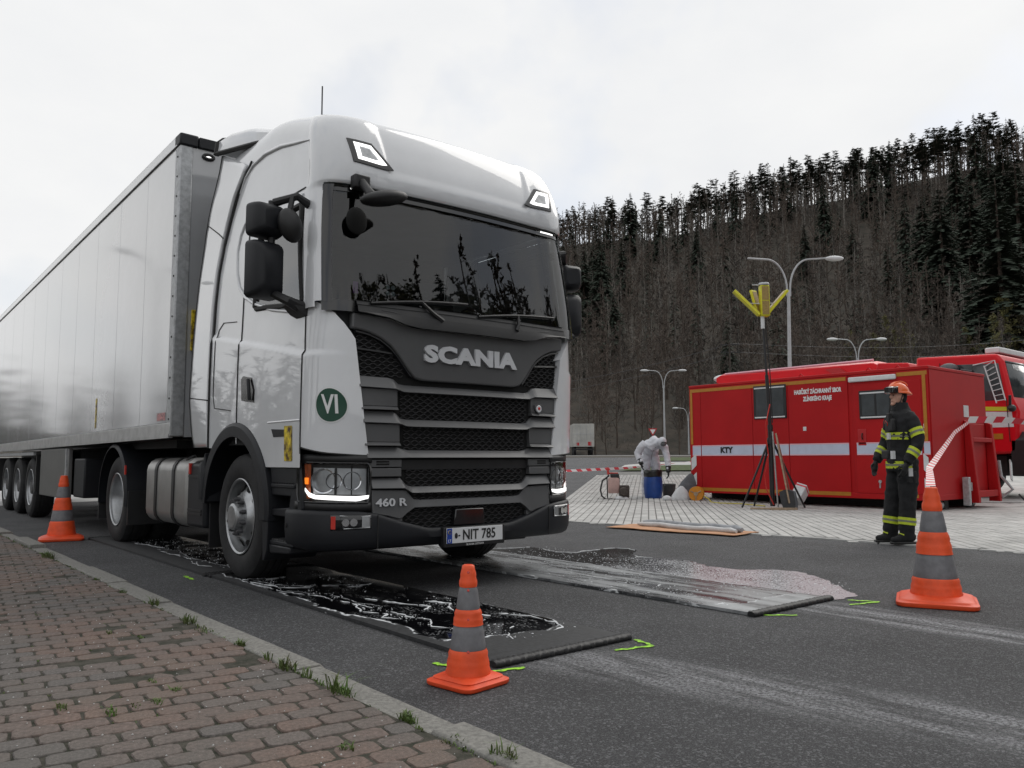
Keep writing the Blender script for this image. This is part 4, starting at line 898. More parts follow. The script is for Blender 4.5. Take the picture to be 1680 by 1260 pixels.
for s_ in (-1, 1):
    F = (lambda q: q) if s_ < 0 else (lambda q: q.flipx())
    def arch(yc, zc, ri, ro_, a0, a1, x0, x1, n=36):
        q = MB(); rings_ = []
        for a in np.linspace(R(a0), R(a1), n):
            c, s2 = math.cos(a), math.sin(a)
            rings_.append([(x0, yc+ri*c, zc+ri*s2), (x0, yc+(ro_-.03)*c, zc+(ro_-.03)*s2), (x0+.02, yc+ro_*c, zc+ro_*s2), (x1, yc+ro_*c, zc+ro_*s2), (x1, yc+(ro_-.03)*c, zc+(ro_-.03)*s2), (x0+.05, yc+(ri+.02)*c, zc+(ri+.02)*s2)])
        q.loft(rings_); return q
    fa = arch(0, .545, .595, .715, 4, 183, -1.285, -.80)
    # fender legs: ahead of and behind the wheel
    fa.prism([(-.60, .58), (-.705, .58), (-.70, .30), (-.655, .22), (-.625, .22)], 'x', -1.265, -.85)
    fa.prism([(.60, .60), (.70, .60), (.70, .95), (.66, 1.02)], 'x', -1.27, -.85)
    F(fa).build('wheel_arch', MT['dark'], truck, angle=30, bevel=.006)
    q = MB(); q.box(-1.2, -.82, .68, .70, .20, .62); F(q).build('mud_flap', MT['black'], truck)
    # entry steps
    q = MB(); q.box(-1.10, -1.05, -1.1, -.66, .34, .96); q.prism([(-.68, .96), (-1.24, .93), (-1.24, .62), (-1.08, .62), (-1.05, .80), (-.68, .80)], 'x', -1.225, -1.05) if False else None
    st_ = F(q).build('step_well', MT['black'], truck)
    for zz in (.785, .375):
        q = MB(); q.box(-1.245, -1.06, -1.10, -.70, zz-.028, zz); F(q).build('step', MT['dark'], st_, bevel=.006)
        q = MB(); [q.box(-1.235, -1.07, y-.012, y+.012, zz+.0005, zz+.010) for y in np.linspace(-1.07, -.73, 9)]; F(q).build('step_tread', MT['rimdark'], st_, split=True)
    q = MB(); q.prism([(-.66, .905), (-.655, .96), (-1.18, .96), (-1.22, .62), (-1.20, .60), (-1.06, .60), (-1.03, .55), (-.70, .55), (-.70, .60), (-1.0, .62), (-1.02, .70), (-.70, .70), (-.68, .83)], 'x', -1.235, -1.11); F(q).build('step_frame', MT['dark'], truck, bevel=.01)
    q = MB(); q.prism([(-.70, .345), (-1.06, .345), (-1.06, .30), (-.72, .28)], 'x', -1.25, -1.0); F(q).build('step_sill', MT['dark'], truck, bevel=.01)
    # battery / exhaust box
    q = MB(); q.box(-1.235, -.55, .74, 1.20, .36, .93); bx_ = F(q).build('battery_box', MT['dark'], truck, bevel=.03, seg=3)
    q = MB(); [q.box(-1.242, -1.22, .80, 1.16, z, z+.02) for z in (.47, .50, .80)]; F(q).build('box_rib', MT['black'], bx_, split=True)
    q = MB(); q.box(-1.249, -1.225, 1.10, 1.135, .83, .93); F(q).build('marker', MT['redlens'], bx_)
    q = MB(); q.tube([(-1.24, .72, .93), (-1.25, .68, .85), (-1.25, .68, .62)], [.05, .06, .05], 8); F(q).build('air_intake', MT['dark'], truck)
    # fuel tank with straps
    def tk(y): 
        rr_ = .13; ring = []
        for qx, qz, a0 in ((1, 1, 0), (-1, 1, 90), (-1, -1, 180), (1, -1, 270)):
            for da in (0, 22, 45, 67, 90): a = R(a0+da); ring.append((-.90+qx*(.33-rr_)+rr_*math.cos(a), y, .655+qz*(.325-rr_)+rr_*math.sin(a)))
        return ring
    sc = lambda ring, k: [(-.90+(p[0]+.90)*k, p[1], .655+(p[2]-.655)*k) for p in ring]
    q = MB(); q.loft([sc(tk(1.255), .93), tk(1.28), tk(2.50), sc(tk(2.525), .93)]); ta = F(q).build('fuel_tank', MT['tank'], truck, angle=40)
    q = MB()
    for y in (1.62, 2.17): q.loft([sc(tk(y-.035), 1.03), sc(tk(y+.035), 1.03)])
    F(q).build('tank_strap', MT['black'], ta, angle=40, split=True)
    q = MB(); q.lathe([(.05, 0), (.05, .04), (.03, .045)], 14, (-1.12, 1.42, .95), (-.5, 0, .8)); F(q).build('tank_cap', MT['black'], ta)
    # drive axle mudguard
    q = arch(3.75, .53, .575, .615, -8, 188, -1.275, -.55, 30); F(q).build('rear_mudguard', MT['dark'], truck, angle=30)
    q = MB(); q.box(-1.25, -.6, 3.10, 3.13, .25, .62); q.box(-1.25, -.6, 4.38, 4.41, .25, .6); F(q).build('rear_flap', MT['black'], truck, split=True)
    q = MB(); q.box(-1.285, -1.27, 3.14, 3.17, .80, .90); F(q).build('guard_reflector', MT['redlens'], truck)
ch = MB(); 
for s_ in (-1, 1): ch.box(s_*.42-.04, s_*.42+.04, -1.1, 5.1, .72, .98)
ch.box(-.95, .95, -.06, .06, .42, .56); ch.box(-.8, .8, 3.6, 3.9, .38, .64); ch.box(-.5, .5, -.9, 1.0, .42, 1.05); ch.box(-.9, .9, -1.05, -.7, .36, .42); ch.box(-.55, .55, 3.2, 4.1, 1.0, 1.12); ch.box(-.35, .35, 1.2, 3.3, .5, .8)
ch.build('chassis', MT['chassis'], truck)
q = MB()
for k in range(5): q.tube([(-.3+.1*k, .72, 1.5), (-.35+.12*k, 1.0, 1.25+.05*math.sin(k)), (-.3+.1*k, 1.45, 1.55)], .02, 6)
q.build('air_line', MT['black'], truck)

# ================================================================== SEMI-TRAILER
trl = thing('semi_trailer', 'long glossy white box semi-trailer coupled behind the white truck', 'trailer', (0, 1.58, 0))
TL = 13.6; zt = lambda y: lerp(4.17, 3.95, y/11.7); zb = lambda y: lerp(1.205, 1.155, y/11.7)
core = MB(); core.add([(sx_, y, z) for y in (.02, TL) for sx_, z in ((-1.275, zb(y)+.02), (1.275, zb(y)+.02), (1.275, zt(y)-.015), (-1.275, zt(y)-.015))], [(0, 1, 2, 3), (7, 6, 5, 4), (0, 4, 5, 1), (1, 5, 6, 2), (2, 6, 7, 3), (3, 7, 4, 0)])
core.build('box_core', MT['galv'], trl)
for s_ in (-1, 1):
    edges = [.12] + list(np.arange(1.05, 13.4, 1.09)) + [13.5]
    for k in range(len(edges)-1):
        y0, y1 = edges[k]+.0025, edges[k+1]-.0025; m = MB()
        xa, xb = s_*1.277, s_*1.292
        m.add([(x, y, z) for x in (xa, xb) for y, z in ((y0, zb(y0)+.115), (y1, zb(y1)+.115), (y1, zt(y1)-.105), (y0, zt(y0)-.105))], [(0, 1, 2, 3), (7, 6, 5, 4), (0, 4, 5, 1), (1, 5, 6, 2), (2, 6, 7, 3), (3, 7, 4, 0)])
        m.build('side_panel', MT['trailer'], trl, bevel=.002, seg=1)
    m = MB(); m.add([(x, y, z) for x in (s_*1.27, s_*1.298) for y, z in ((.0, zb(0)), (TL, zb(TL)), (TL, zb(TL)+.11), (.0, zb(0)+.11))], [(0, 1, 2, 3), (7, 6, 5, 4), (0, 4, 5, 1), (1, 5, 6, 2), (2, 6, 7, 3), (3, 7, 4, 0)]); m.build('lower_rail', MT['alu'], trl, bevel=.004)
    m = MB(); m.add([(x, y, z) for x in (s_*1.26, s_*1.303) for y, z in ((.02, zb(0)-.035), (TL, zb(TL)-.035), (TL, zb(TL)+.004), (.02, zb(0)+.004))], [(0, 1, 2, 3), (7, 6, 5, 4), (0, 4, 5, 1), (1, 5, 6, 2), (2, 6, 7, 3), (3, 7, 4, 0)]); m.build('floor_rail', MT['alu'], trl)
    m = MB(); m.add([(x, y, z) for x in (s_*1.268, s_*1.30) for y, z in ((.05, zt(0)-.10), (TL, zt(TL)-.10), (TL, zt(TL)), (.05, zt(0)))], [(0, 1, 2, 3), (7, 6, 5, 4), (0, 4, 5, 1), (1, 5, 6, 2), (2, 6, 7, 3), (3, 7, 4, 0)]); m.build('upper_rail', MT['white'], trl, bevel=.006)
    m = MB(); m.tube([(s_*1.302, y, zt(y)-.098) for y in (.05, TL)], .008, 5); m.tube([(s_*1.29, y, zt(y)+.0) for y in (.05, TL)], .012, 5); m.build('rail_trim', MT['alu'], trl)
    m = MB(); m.add([(x, y, z) for x in (s_*1.17, s_*1.296) for y, z in ((-.03, zb(0)-.02), (.115, zb(0)-.02), (.115, zt(0)-.11), (-.03, zt(0)-.11))], [(0, 1, 2, 3), (7, 6, 5, 4), (0, 4, 5, 1), (1, 5, 6, 2), (2, 6, 7, 3), (3, 7, 4, 0)]); po = m.build('corner_post', MT['galv'], trl, bevel=.012)
    m = MB(); [m.lathe([(.011, 0), (.009, .006)], 8, (s_*1.296, .04, z), (s_, 0, 0)) for z in np.arange(1.35, 4.0, .20)]; m.build('rivet', MT['seam'], po, split=True)
    m = MB(); m.add([(x, y, z) for x in (s_*1.12, s_*1.306) for y, z in ((-.045, zt(0)-.115), (.13, zt(0)-.115), (.13, zt(0)+.012), (-.045, zt(0)+.012))], [(0, 1, 2, 3), (7, 6, 5, 4), (0, 4, 5, 1), (1, 5, 6, 2), (2, 6, 7, 3), (3, 7, 4, 0)]); m.build('corner_cap', MT['dark'], trl, bevel=.02)
m = MB(); m.box(-1.17, 1.17, -.02, .02, 1.18, 4.06); fw_ = m.build('front_wall', MT['trailer'], trl)
m = MB(); m.box(-1.12, 1.12, -.05, .02, 4.06, 4.17); m.build('front_header', MT['dark'], trl, bevel=.01)
for s_ in (-1, 1):
    m = MB(); m.tube([(s_*(1.02+.05*math.cos(a)), -.028, 3.99+.022*math.sin(a)) for a in np.linspace(0, 6.283, 17)[:-1]], .018, 6, closed=True); m.build('marker_frame', MT['black'], trl)
    m = MB(); m.ell((s_*1.02, -.03, 3.99), (.03, .01, .014), 10, 6); m.build('marker_lamp', MT['led'], trl)
m = MB(); m.box(-1.14, -1.07, -.06, -.03, 2.02, 2.42); m.build('warning_label', MT['yellow'], trl)
m = MB(); m.box(-1.10, -.75, -.10, -.02, 1.3, 2.0); m.box(-.7, .7, -.35, -.02, 2.2, 3.8); m.build('cooling_unit', MT['galv'], trl, bevel=.03)
# underneath: side lockers, legs, axles, guard
for s_ in (-1, 1):
    m = MB(); m.box(s_*1.24-.03 if s_ < 0 else s_*1.21, s_*1.21 if s_ < 0 else s_*1.27, 4.55, 6.55, .42, 1.12); lk = m.build('pallet_locker', MT['alu'] if False else mat('locker_grey', (.16, .16, .158), .35, .3, var=.12, scale=2), trl, bevel=.012)
    m = MB(); m.box(s_*.75-.35, s_*.75+.35, 4.6, 6.5, .46, 1.1); m.build('locker_body', MT['chassis'], lk)
    m = MB(); m.box(s_*1.275-.012, s_*1.275+.012, 4.60, 4.66, .42, 1.12); m.build('locker_hinge', MT['galv'], lk)
    m = MB(); m.box(s_*1.1-.13, s_*1.1+.13, 3.75, 4.35, .46, .98); m.build('tool_box', MT['dark'], trl, bevel=.02)
    m = MB(); m.box(s_*.85-.07, s_*.85+.07, 3.0, 3.15, .40, 1.15); m.box(s_*.85-.13, s_*.85+.13, 2.95, 3.2, .36, .40); m.build('landing_leg', MT['chassis'], trl)
    for k, y in enumerate((7.75, 9.06, 10.37)): wheel(trl, s_*1.06, y, 'trailer', s_)
    m = MB(); m.box(s_*1.25-.02, s_*1.25+.02, 7.2, 11.0, 1.04, 1.09); m.build('guard_bar', MT['galv'], trl)
    m = MB(); m.box(s_*1.2-.03, s_*1.2+.03, 7.14, 7.19, .45, 1.05); m.box(s_*1.05-.22, s_*1.05+.22, 11.05, 11.07, .35, 1.0); m.build('flap', MT['black'], trl, split=True)
m = MB(); [m.box(s_*.45-.05, s_*.45+.05, .6, 13.5, .92, 1.15) for s_ in (-1, 1)]; m.box(-1.1, 1.1, .4, 2.2, 1.08, 1.16); [m.tube([(-.95, y, .507), (.95, y, .507)], .07, 8) for y in (7.75, 9.06, 10.37)]; [m.box(-.75, .75, y-.2, y+.25, .55, .95) for y in (7.75, 9.06, 10.37)]; m.build('trailer_chassis', MT['chassis'], trl)
m = MB(); m.box(-1.296, -1.2935, 2.93, 2.99, 1.35, 1.72); vs_ = m.build('side_sticker', MT['yellow'], trl)
m = MB(); m.box(-1.2960, -1.2935, .16, .42, 1.345, 1.42); m.build('maker_label', mat('label_print', (.45, .2, .2), .5, var=.7, scale=50, col2=(.2, .2, .22)), trl)
# ================================================================== WASH MATS, FOAM, MARKS, CONES
def wet_mat(name, dry, wet, foamcol, xc, hw, y0, y1, film=0., dryr=.62, wetr=.07, thr=.42, speck=.5, edge=1., seed=0.):
    """dark sheet with a wet pool in the middle, foam lines at its rim and bubbles inside it"""
    m = bpy.data.materials.new(name); m.use_nodes = True; t = m.node_tree; b = t.nodes['Principled BSDF']; Nn = t.nodes.new; Lk = t.links.new
    tcn = Nn('ShaderNodeTexCoord'); sx = Nn('ShaderNodeSeparateXYZ'); Lk(tcn.outputs['Object'], sx.inputs[0])
    mp_ = Nn('ShaderNodeMapping'); mp_.inputs['Location'].default_value = (seed, seed*1.7, 0); Lk(tcn.outputs['Object'], mp_.inputs['Vector'])
    def nz(scale, detail=3, rough=.55, sc=None):
        v = mp_.outputs[0]
        if sc:
            q = Nn('ShaderNodeMapping'); q.inputs['Scale'].default_value = sc; Lk(v, q.inputs['Vector']); v = q.outputs[0]
        n = Nn('ShaderNodeTexNoise'); n.inputs['Scale'].default_value = scale; n.inputs['Detail'].default_value = detail; n.inputs['Roughness'].default_value = rough; Lk(v, n.inputs['Vector']); return n.outputs['Fac']
    def mth(op, a, bb=None, clamp=False):
        n = Nn('ShaderNodeMath'); n.operation = op; n.use_clamp = clamp
        for i, q in enumerate((a, bb)):
            if isinstance(q, (int, float)): n.inputs[i].default_value = q
            elif q is not None: Lk(q, n.inputs[i])
        return n.outputs[0]
    def mr(v, a, bb, c=0., d=1.):
        n = Nn('ShaderNodeMapRange'); n.interpolation_type = 'SMOOTHSTEP'
        for k, q in zip(('From Min', 'From Max', 'To Min', 'To Max'), (a, bb, c, d)): n.inputs[k].default_value = q
        Lk(v, n.inputs['Value']); return n.outputs[0]
    inx = mr(mth('ABSOLUTE', mth('SUBTRACT', sx.outputs['X'], xc)), hw*1.25, hw*.5)
    iny = mth('MULTIPLY', mr(sx.outputs['Y'], y0-.15, y0+.25), mr(sx.outputs['Y'], y1+.3, y1-.3))
    F = mth('ADD', mth('MULTIPLY', nz(3.2, 4, .6, (1, .45, 1)), .55), mth('MULTIPLY', mth('MULTIPLY', inx, iny), .42))
    wetm = mr(F, thr, thr+.02)
    rim = mth('MULTIPLY', mth('MULTIPLY', mr(F, thr-.012, thr+.004), mr(F, thr+.03, thr+.012)), mth('MULTIPLY', mr(nz(5, 4, .7), .42, .52), edge))
    vor = Nn('ShaderNodeTexVoronoi'); vor.inputs['Scale'].default_value = 55; Lk(mp_.outputs[0], vor.inputs['Vector'])
    clus = mr(nz(6, 5, .7, (1, .5, 1)), .50, .62)
    bub = mth('MULTIPLY', mr(vor.outputs['Distance'], .42, .30), mth('MULTIPLY', clus, wetm))
    fl = mth('MULTIPLY', mr(nz(2.2, 6, .7, (3.2, .45, 1)), .36, .66), film)
    foam = mth('MAXIMUM', mth('MAXIMUM', rim, mth('MULTIPLY', bub, speck)), fl, True)
    mix1 = Nn('ShaderNodeMix'); mix1.data_type = 'RGBA'; mix1.inputs[6].default_value = (*dry, 1); mix1.inputs[7].default_value = (*wet, 1); Lk(wetm, mix1.inputs[0])
    grain = Nn('ShaderNodeMix'); grain.data_type = 'RGBA'; grain.blend_type = 'MULTIPLY'; grain.inputs[0].default_value = 1; Lk(mix1.outputs[2], grain.inputs[6])
    gg = mr(nz(30, 5, .7), .3, .7, .6, 1.35); cc = Nn('ShaderNodeCombineColor'); [Lk(gg, cc.inputs[i]) for i in range(3)]; Lk(cc.outputs[0], grain.inputs[7])
    mix2 = Nn('ShaderNodeMix'); mix2.data_type = 'RGBA'; Lk(grain.outputs[2], mix2.inputs[6]); mix2.inputs[7].default_value = (*foamcol, 1); Lk(foam, mix2.inputs[0]); Lk(mix2.outputs[2], b.inputs['Base Color'])
    ro = mth('ADD', mth('MULTIPLY', wetm, wetr-dryr), dryr); ro2 = mth('ADD', ro, mth('MULTIPLY', foam, .5), True); Lk(ro2, b.inputs['Roughness'])
    bp = Nn('ShaderNodeBump'); bp.inputs['Distance'].default_value = .004; hsum = mth('ADD', mth('MULTIPLY', foam, 1.2), mth('MULTIPLY', nz(40, 3), mth('SUBTRACT', .35, mth('MULTIPLY', wetm, .3)))); Lk(hsum, bp.inputs['Height']); Lk(bp.outputs[0], b.inputs['Normal'])
    return m
MT['matA'] = wet_mat('mat_rubber_near', (.026, .027, .029), (.004, .004, .005), (.62, .64, .66), -.83, .44, -3.05, .4, thr=.40, speck=.3)
MT['matB'] = wet_mat('mat_rubber_rear', (.030, .031, .033), (.006, .006, .007), (.55, .57, .6), -.72, .34, .2, 5, thr=.45, speck=.5, seed=3.1)
MT['matC'] = wet_mat('mat_rubber_far_sheen', (.10, .105, .11), (.04, .042, .045), (.60, .62, .63), 1.1, .5, -3.3, 6, film=.5, dryr=.38, wetr=.17, thr=.40, speck=.6, seed=7.7)  # paler base and streaks carry the sky sheen as well as foam
MT['roll'] = mat('mat_edge_roll', (.010, .010, .011), .55, var=.3, scale=20, bump=.004, bscale=35)
def wash_mat(name, label, x0, x1, y0, y1, m, bow=0.):
    t = thing(name, label, 'mat', ((x0+x1)/2, (y0+y1)/2, 0), group='wheel wash mats under the truck'); cx, cy = (x0+x1)/2, (y0+y1)/2
    q = MB(); nx, ny = 10, 60; rr = random.Random(int(x0*100))
    def f(a, b):
        x, y = lerp(x0, x1, a), lerp(y0, y1, b); e = min(a, 1-a)*(x1-x0)
        z = .022 + .006*sstep(0, .03, e) + .0035*mnoise.noise(Vector((x*3, y*3, 2)))*sstep(0, .1, e)
        return (x-cx, y-cy, z)
    q.grid(f, nx, ny)
    q.add([( x-cx, y-cy, z) for y in (y0, y1) for x, z in ((x0, .003), (x1, .003), (x1, .022), (x0, .022))], [(0, 4, 7, 3), (1, 2, 6, 5)])
    o = q.build('mat_sheet', m, t, angle=50); 
    for y, s_ in ((y0, -1), (y1, 1)):
        e = MB(); n = 60; pts = [(lerp(x0-.015, x1+.015, i/n)-cx, y-cy + .004*math.sin(i*2.1) - (.05*abs(i/n-.5)*bow), .026+.0020*math.sin(i*1.3)) for i in range(n+1)]
        rr_ = [.82+.14*(i % 2) for i in range(n+1)]; e.loft([[(p[0], p[1]+dy*k, .004+max(0, dz)*k) for dy, dz in ((-.030, .0), (-.034, .012), (-.026, .026), (-.006, .033), (.018, .031), (.032, .022), (.034, 0))] for p, k in zip(pts, rr_)]); e.build('rolled_edge', MT['roll'], t, angle=50)
    # the pattern follows the place, not the object origin
    tcn = [nd for nd in m.node_tree.nodes if nd.type == 'TEX_COORD'][0]
    mpn = m.node_tree.nodes.new('ShaderNodeMapping'); mpn.inputs['Location'].default_value = (cx, cy, 0)
    for lk in [l for l in m.node_tree.links if l.from_node == tcn]: to = lk.to_socket; m.node_tree.links.new(mpn.outputs[0], to)
    m.node_tree.links.new(tcn.outputs['Object'], mpn.inputs['Vector'])
    return t
wash_mat('wash_mat', 'black foam-streaked wash mat in front of the truck beside the nearest cone', -1.315, -.42, -3.46, .30, MT['matA'])
wash_mat('wash_mat', 'wet black wash mat between the front and rear right truck wheels', -1.33, -.43, .38, 4.42, MT['matB'])
wash_mat('wash_mat', 'pale shiny wet wash mat reaching out under the truck on the far side', .63, 1.52, -3.53, 4.42, MT['matC'])

# foam strands lying on the mats: uncountable small ridges
MT['foam'] = mat('soap_foam', (.66, .68, .70), .55, var=.12, scale=60, bump=.003, bscale=150)
fr_ = random.Random(77); fm = MB()
def strand(pts, r, z):
    """wavering line of foam, thick and thin, flattened on the sheet"""
    P_ = [Vector((x, y, 0)) for x, y in pts]; out_ = []
    for i in range(len(P_)-1):
        n = max(2, int((P_[i+1]-P_[i]).length/.012))
        for k in range(n):
            p = P_[i].lerp(P_[i+1], k/n); out_.append(p + Vector((.045*mnoise.noise(p*5+Vector((3, 0, r*999)))+.016*mnoise.noise(p*19), .05*mnoise.noise(p*5+Vector((0, 9, r*999)))+.016*mnoise.noise(p*19+Vector((5, 5, 0))), 0)))
    i = 0
    while i < len(out_)-3:
        n = fr_.randint(6, 34); seg_ = out_[i:i+n]
        if len(seg_) > 3:
            k0 = len(fm.v); m_ = len(seg_); fm.tube(seg_, [max(.0010, r*(.35+1.1*abs(mnoise.noise(p*14)))*math.sin(math.pi*(j+.6)/(m_+.2))**.5) for j, p in enumerate(seg_)], 6)
            for q_ in range(k0, len(fm.v)): v_ = fm.v[q_]; fm.v[q_] = (v_[0], v_[1], z+v_[2]*.45)
        i += n + fr_.choice((0, 1, 4, 8))
def blob(x, y, z, r): fm.ell((x, y, z), (r, r*fr_.uniform(.7, 1.6), r*.4), 6, 4)
F1 = [[(-1.23, -.35), (-1.17, -.72), (-1.02, -.88), (-.92, -.80)], [(-1.28, -.55), (-1.24, -.95), (-1.12, -1.35), (-1.10, -1.7), (-1.06, -1.95)], [(-1.10, -1.7), (-1.17, -1.95), (-1.12, -2.12), (-1.2, -2.2), (-1.1, -2.35)], [(-1.06, -2.12), (-1.0, -2.45), (-1.08, -2.6), (-1.02, -2.85), (-1.1, -2.95)], [(-.95, -1.6), (-.85, -1.95), (-.78, -2.1), (-.86, -2.2)], [(-.70, -1.9), (-.62, -2.1), (-.74, -2.35), (-.66, -2.6)], [(-.58, -2.55), (-.50, -2.75), (-.50, -3.0), (-.58, -3.12), (-.7, -3.15)], [(-.95, -3.15), (-.85, -2.95), (-.75, -2.9)], [(-.9, -.9), (-.7, -1.1), (-.55, -1.0)], [(-1.25, -.2), (-1.1, -.3), (-.9, -.25)]]
for s_ in F1:
    strand(s_, fr_.uniform(.008, .014), .027); strand([(x+.05, y+.04) for x, y in s_], .003, .027) if fr_.random() < .5 else None
for _ in range(1300):
    x, y = fr_.uniform(-1.15, -.47), fr_.uniform(-3.2, -.1)
    if mnoise.noise(Vector((x*4, y*2.2, 5))) > -.02: blob(x, y, .027, .0012+.0055*fr_.random()**3)
F2 = [[(-1.2, 1.0), (-1.1, 1.6), (-1.12, 2.3)], [(-1.15, .75), (-1.22, .9), (-1.12, 1.2)], [(-1.0, 2.6), (-1.1, 3.3)]]
for s_ in F2: strand(s_, .009, .027)
for _ in range(600):
    x, y = fr_.uniform(-1.1, -.5), fr_.uniform(.5, 4.2); blob(x, y, .027, .0015+.007*fr_.random()**2.5)
F3 = [[(1.48, -.2), (1.45, -1.2), (1.49, -2.2), (1.47, -3.0)], [(.85, -1.2), (.95, -1.8), (.9, -2.4)], [(.72, -2.5), (.8, -3.0)], [(1.2, -.9), (1.1, -1.5), (1.25, -2.0)]]
for s_ in F3: strand(s_, .006, .027)
for _ in range(260):
    x, y = fr_.uniform(.66, 1.48), fr_.uniform(-3.3, 1); blob(x, y, .026, fr_.uniform(.002, .008))
fm.v = [(x, y, z+.003) for x, y, z in fm.v]; fo_ = fm.build('soap_foam', MT['foam'], angle=60, recalc=False); tag(fo_, 'white soap foam strands and bubbles on the wet mats', 'foam', kind='stuff')

# soapy puddle on the asphalt right of the far mat
PU = [(1.52, .35), (1.70, .42), (2.16, .26), (2.02, -.25), (2.15, -.42), (2.72, -.36), (2.83, -.50), (2.74, -.72), (2.45, -.90), (2.35, -1.1), (2.47, -1.36), (2.49, -1.62), (2.30, -1.95), (2.32, -2.24), (2.52, -2.44), (2.60, -2.62), (2.45, -2.92), (2.1, -3.28), (1.80, -3.58), (1.55, -3.56)]
pp = []
for i in range(len(PU)-1):
    a_, b_ = Vector(PU[i]), Vector(PU[i+1]); n = max(1, int((b_-a_).length/.03))
    for k in range(n): q = a_.lerp(b_, k/n); pp.append((q.x+.03*mnoise.noise(Vector((q.x*9, q.y*9, 0)))+fr_.gauss(0, .004), q.y+.03*mnoise.noise(Vector((q.x*9, q.y*9, 7)))+fr_.gauss(0, .004)))
pp.append(PU[-1])
def puddle_mat():
    m = wet_mat('soapy_puddle', (.006, .006, .007), (.005, .005, .006), (.58, .59, .61), 2.0, .8, -4, 1.5, thr=.1, wetr=.2, dryr=.2, speck=0., edge=0.)
    t = m.node_tree; b = t.nodes['Principled BSDF']; Nn = t.nodes.new; Lk = t.links.new
    tcn = [n for n in t.nodes if n.type == 'TEX_COORD'][0]; sx = Nn('ShaderNodeSeparateXYZ'); Lk(tcn.outputs['Object'], sx.inputs[0])
    n = Nn('ShaderNodeTexNoise'); n.inputs['Scale'].default_value = 75; n.inputs['Detail'].default_value = 3; Lk(tcn.outputs['Object'], n.inputs['Vector'])
    n2_ = Nn('ShaderNodeTexNoise'); n2_.inputs['Scale'].default_value = 2.4; n2_.inputs['Detail'].default_value = 4; Lk(tcn.outputs['Object'], n2_.inputs['Vector'])
    dens_ = Nn('ShaderNodeMapRange'); dens_.inputs['From Min'].default_value = -.6; dens_.inputs['From Max'].default_value = -2.6; dens_.inputs['To Min'].default_value = .66; dens_.inputs['To Max'].default_value = .35; Lk(sx.outputs['Y'], dens_.inputs['Value'])
    ad = Nn('ShaderNodeMath'); ad.operation = 'MULTIPLY_ADD'; ad.inputs[1].default_value = .35; ad.inputs[2].default_value = -.17; Lk(n2_.outputs['Fac'], ad.inputs[0])
    sm_ = Nn('ShaderNodeMath'); sm_.operation = 'ADD'; Lk(n.outputs['Fac'], sm_.inputs[0]); Lk(ad.outputs[0], sm_.inputs[1])
    gt = Nn('ShaderNodeMath'); gt.operation = 'SUBTRACT'; Lk(sm_.outputs[0], gt.inputs[0]); Lk(dens_.outputs[0], gt.inputs[1])
    st_ = Nn('ShaderNodeMapRange'); st_.inputs['From Min'].default_value = 0; st_.inputs['From Max'].default_value = .07; Lk(gt.outputs[0], st_.inputs['Value'])
    mx_ = Nn('ShaderNodeMix'); mx_.data_type = 'RGBA'; src = b.inputs['Base Color'].links[0].from_socket; Lk(src, mx_.inputs[6]); b.inputs['Specular IOR Level'].default_value = .25; mx_.inputs[7].default_value = (.50, .51, .53, 1); Lk(st_.outputs[0], mx_.inputs[0]); Lk(mx_.outputs[2], b.inputs['Base Color'])
    return m
MT['puddle'] = puddle_mat()
q = MB(); q.add([(x, y, .004) for x, y in pp], [tuple(range(len(pp)))]); o = q.build('puddle', MT['puddle'], angle=0); o['kind'] = 'structure'
q = MB(); fm2 = fm; fm = MB()
for i in range(0, len(pp)-8, 7):
    if fr_.random() < .8 and pp[i][1] > -1.0: strand([pp[i], pp[i+4], pp[i+8]], .011, .006)
for _ in range(700):
    x, y = fr_.uniform(1.53, 2.5), fr_.uniform(-3.4, .2)
    if x < 2.3 - .0*y: blob(x, y, .005, fr_.uniform(.002, .006))
o = fm.build('puddle_foam', MT['foam'], angle=60, recalc=False); tag(o, 'thin rim of foam bubbles around the puddle on the asphalt', 'foam', kind='stuff')

# fluorescent corner marks sprayed on the road
MT['fluo'] = mat('fluorescent_green', (.30, .62, .03), .7, var=.35, scale=40, col2=(.2, .45, .03))
road = bpy.data.objects['road']
for a_, b_ in (((-.66, -3.60), (-.43, -3.655)), ((-.43, -3.645), (-.40, -3.50)), ((-1.40, -3.515), (-1.22, -3.56)), ((-1.50, -3.22), (-1.46, -3.34)), ((.68, -3.53), (.86, -3.69)), ((1.44, -3.72), (1.70, -3.79)), ((1.69, -3.775), (1.60, -3.62)), ((-1.47, .24), (-1.46, .50))):
    A_, B_ = Vector((*a_, 0)), Vector((*b_, 0)); n = 12; d_ = (B_-A_).normalized(); s_ = Vector((-d_.y, d_.x, 0)); q = MB(); L_, R_ = [], []
    for k in range(n+1):
        p = A_.lerp(B_, k/n) + s_*.006*math.sin(k*1.1); w_ = .016*fr_.uniform(.6, 1.2)*(1-.3*(k in (0, n))); L_.append(p+s_*w_); R_.append(p-s_*w_)
    q.add([(p.x, p.y, .0045) for p in L_+R_], [(k, k+1, n+2+k, n+1+k) for k in range(n)]); q.build('paint_mark', MT['fluo'], road, angle=0)

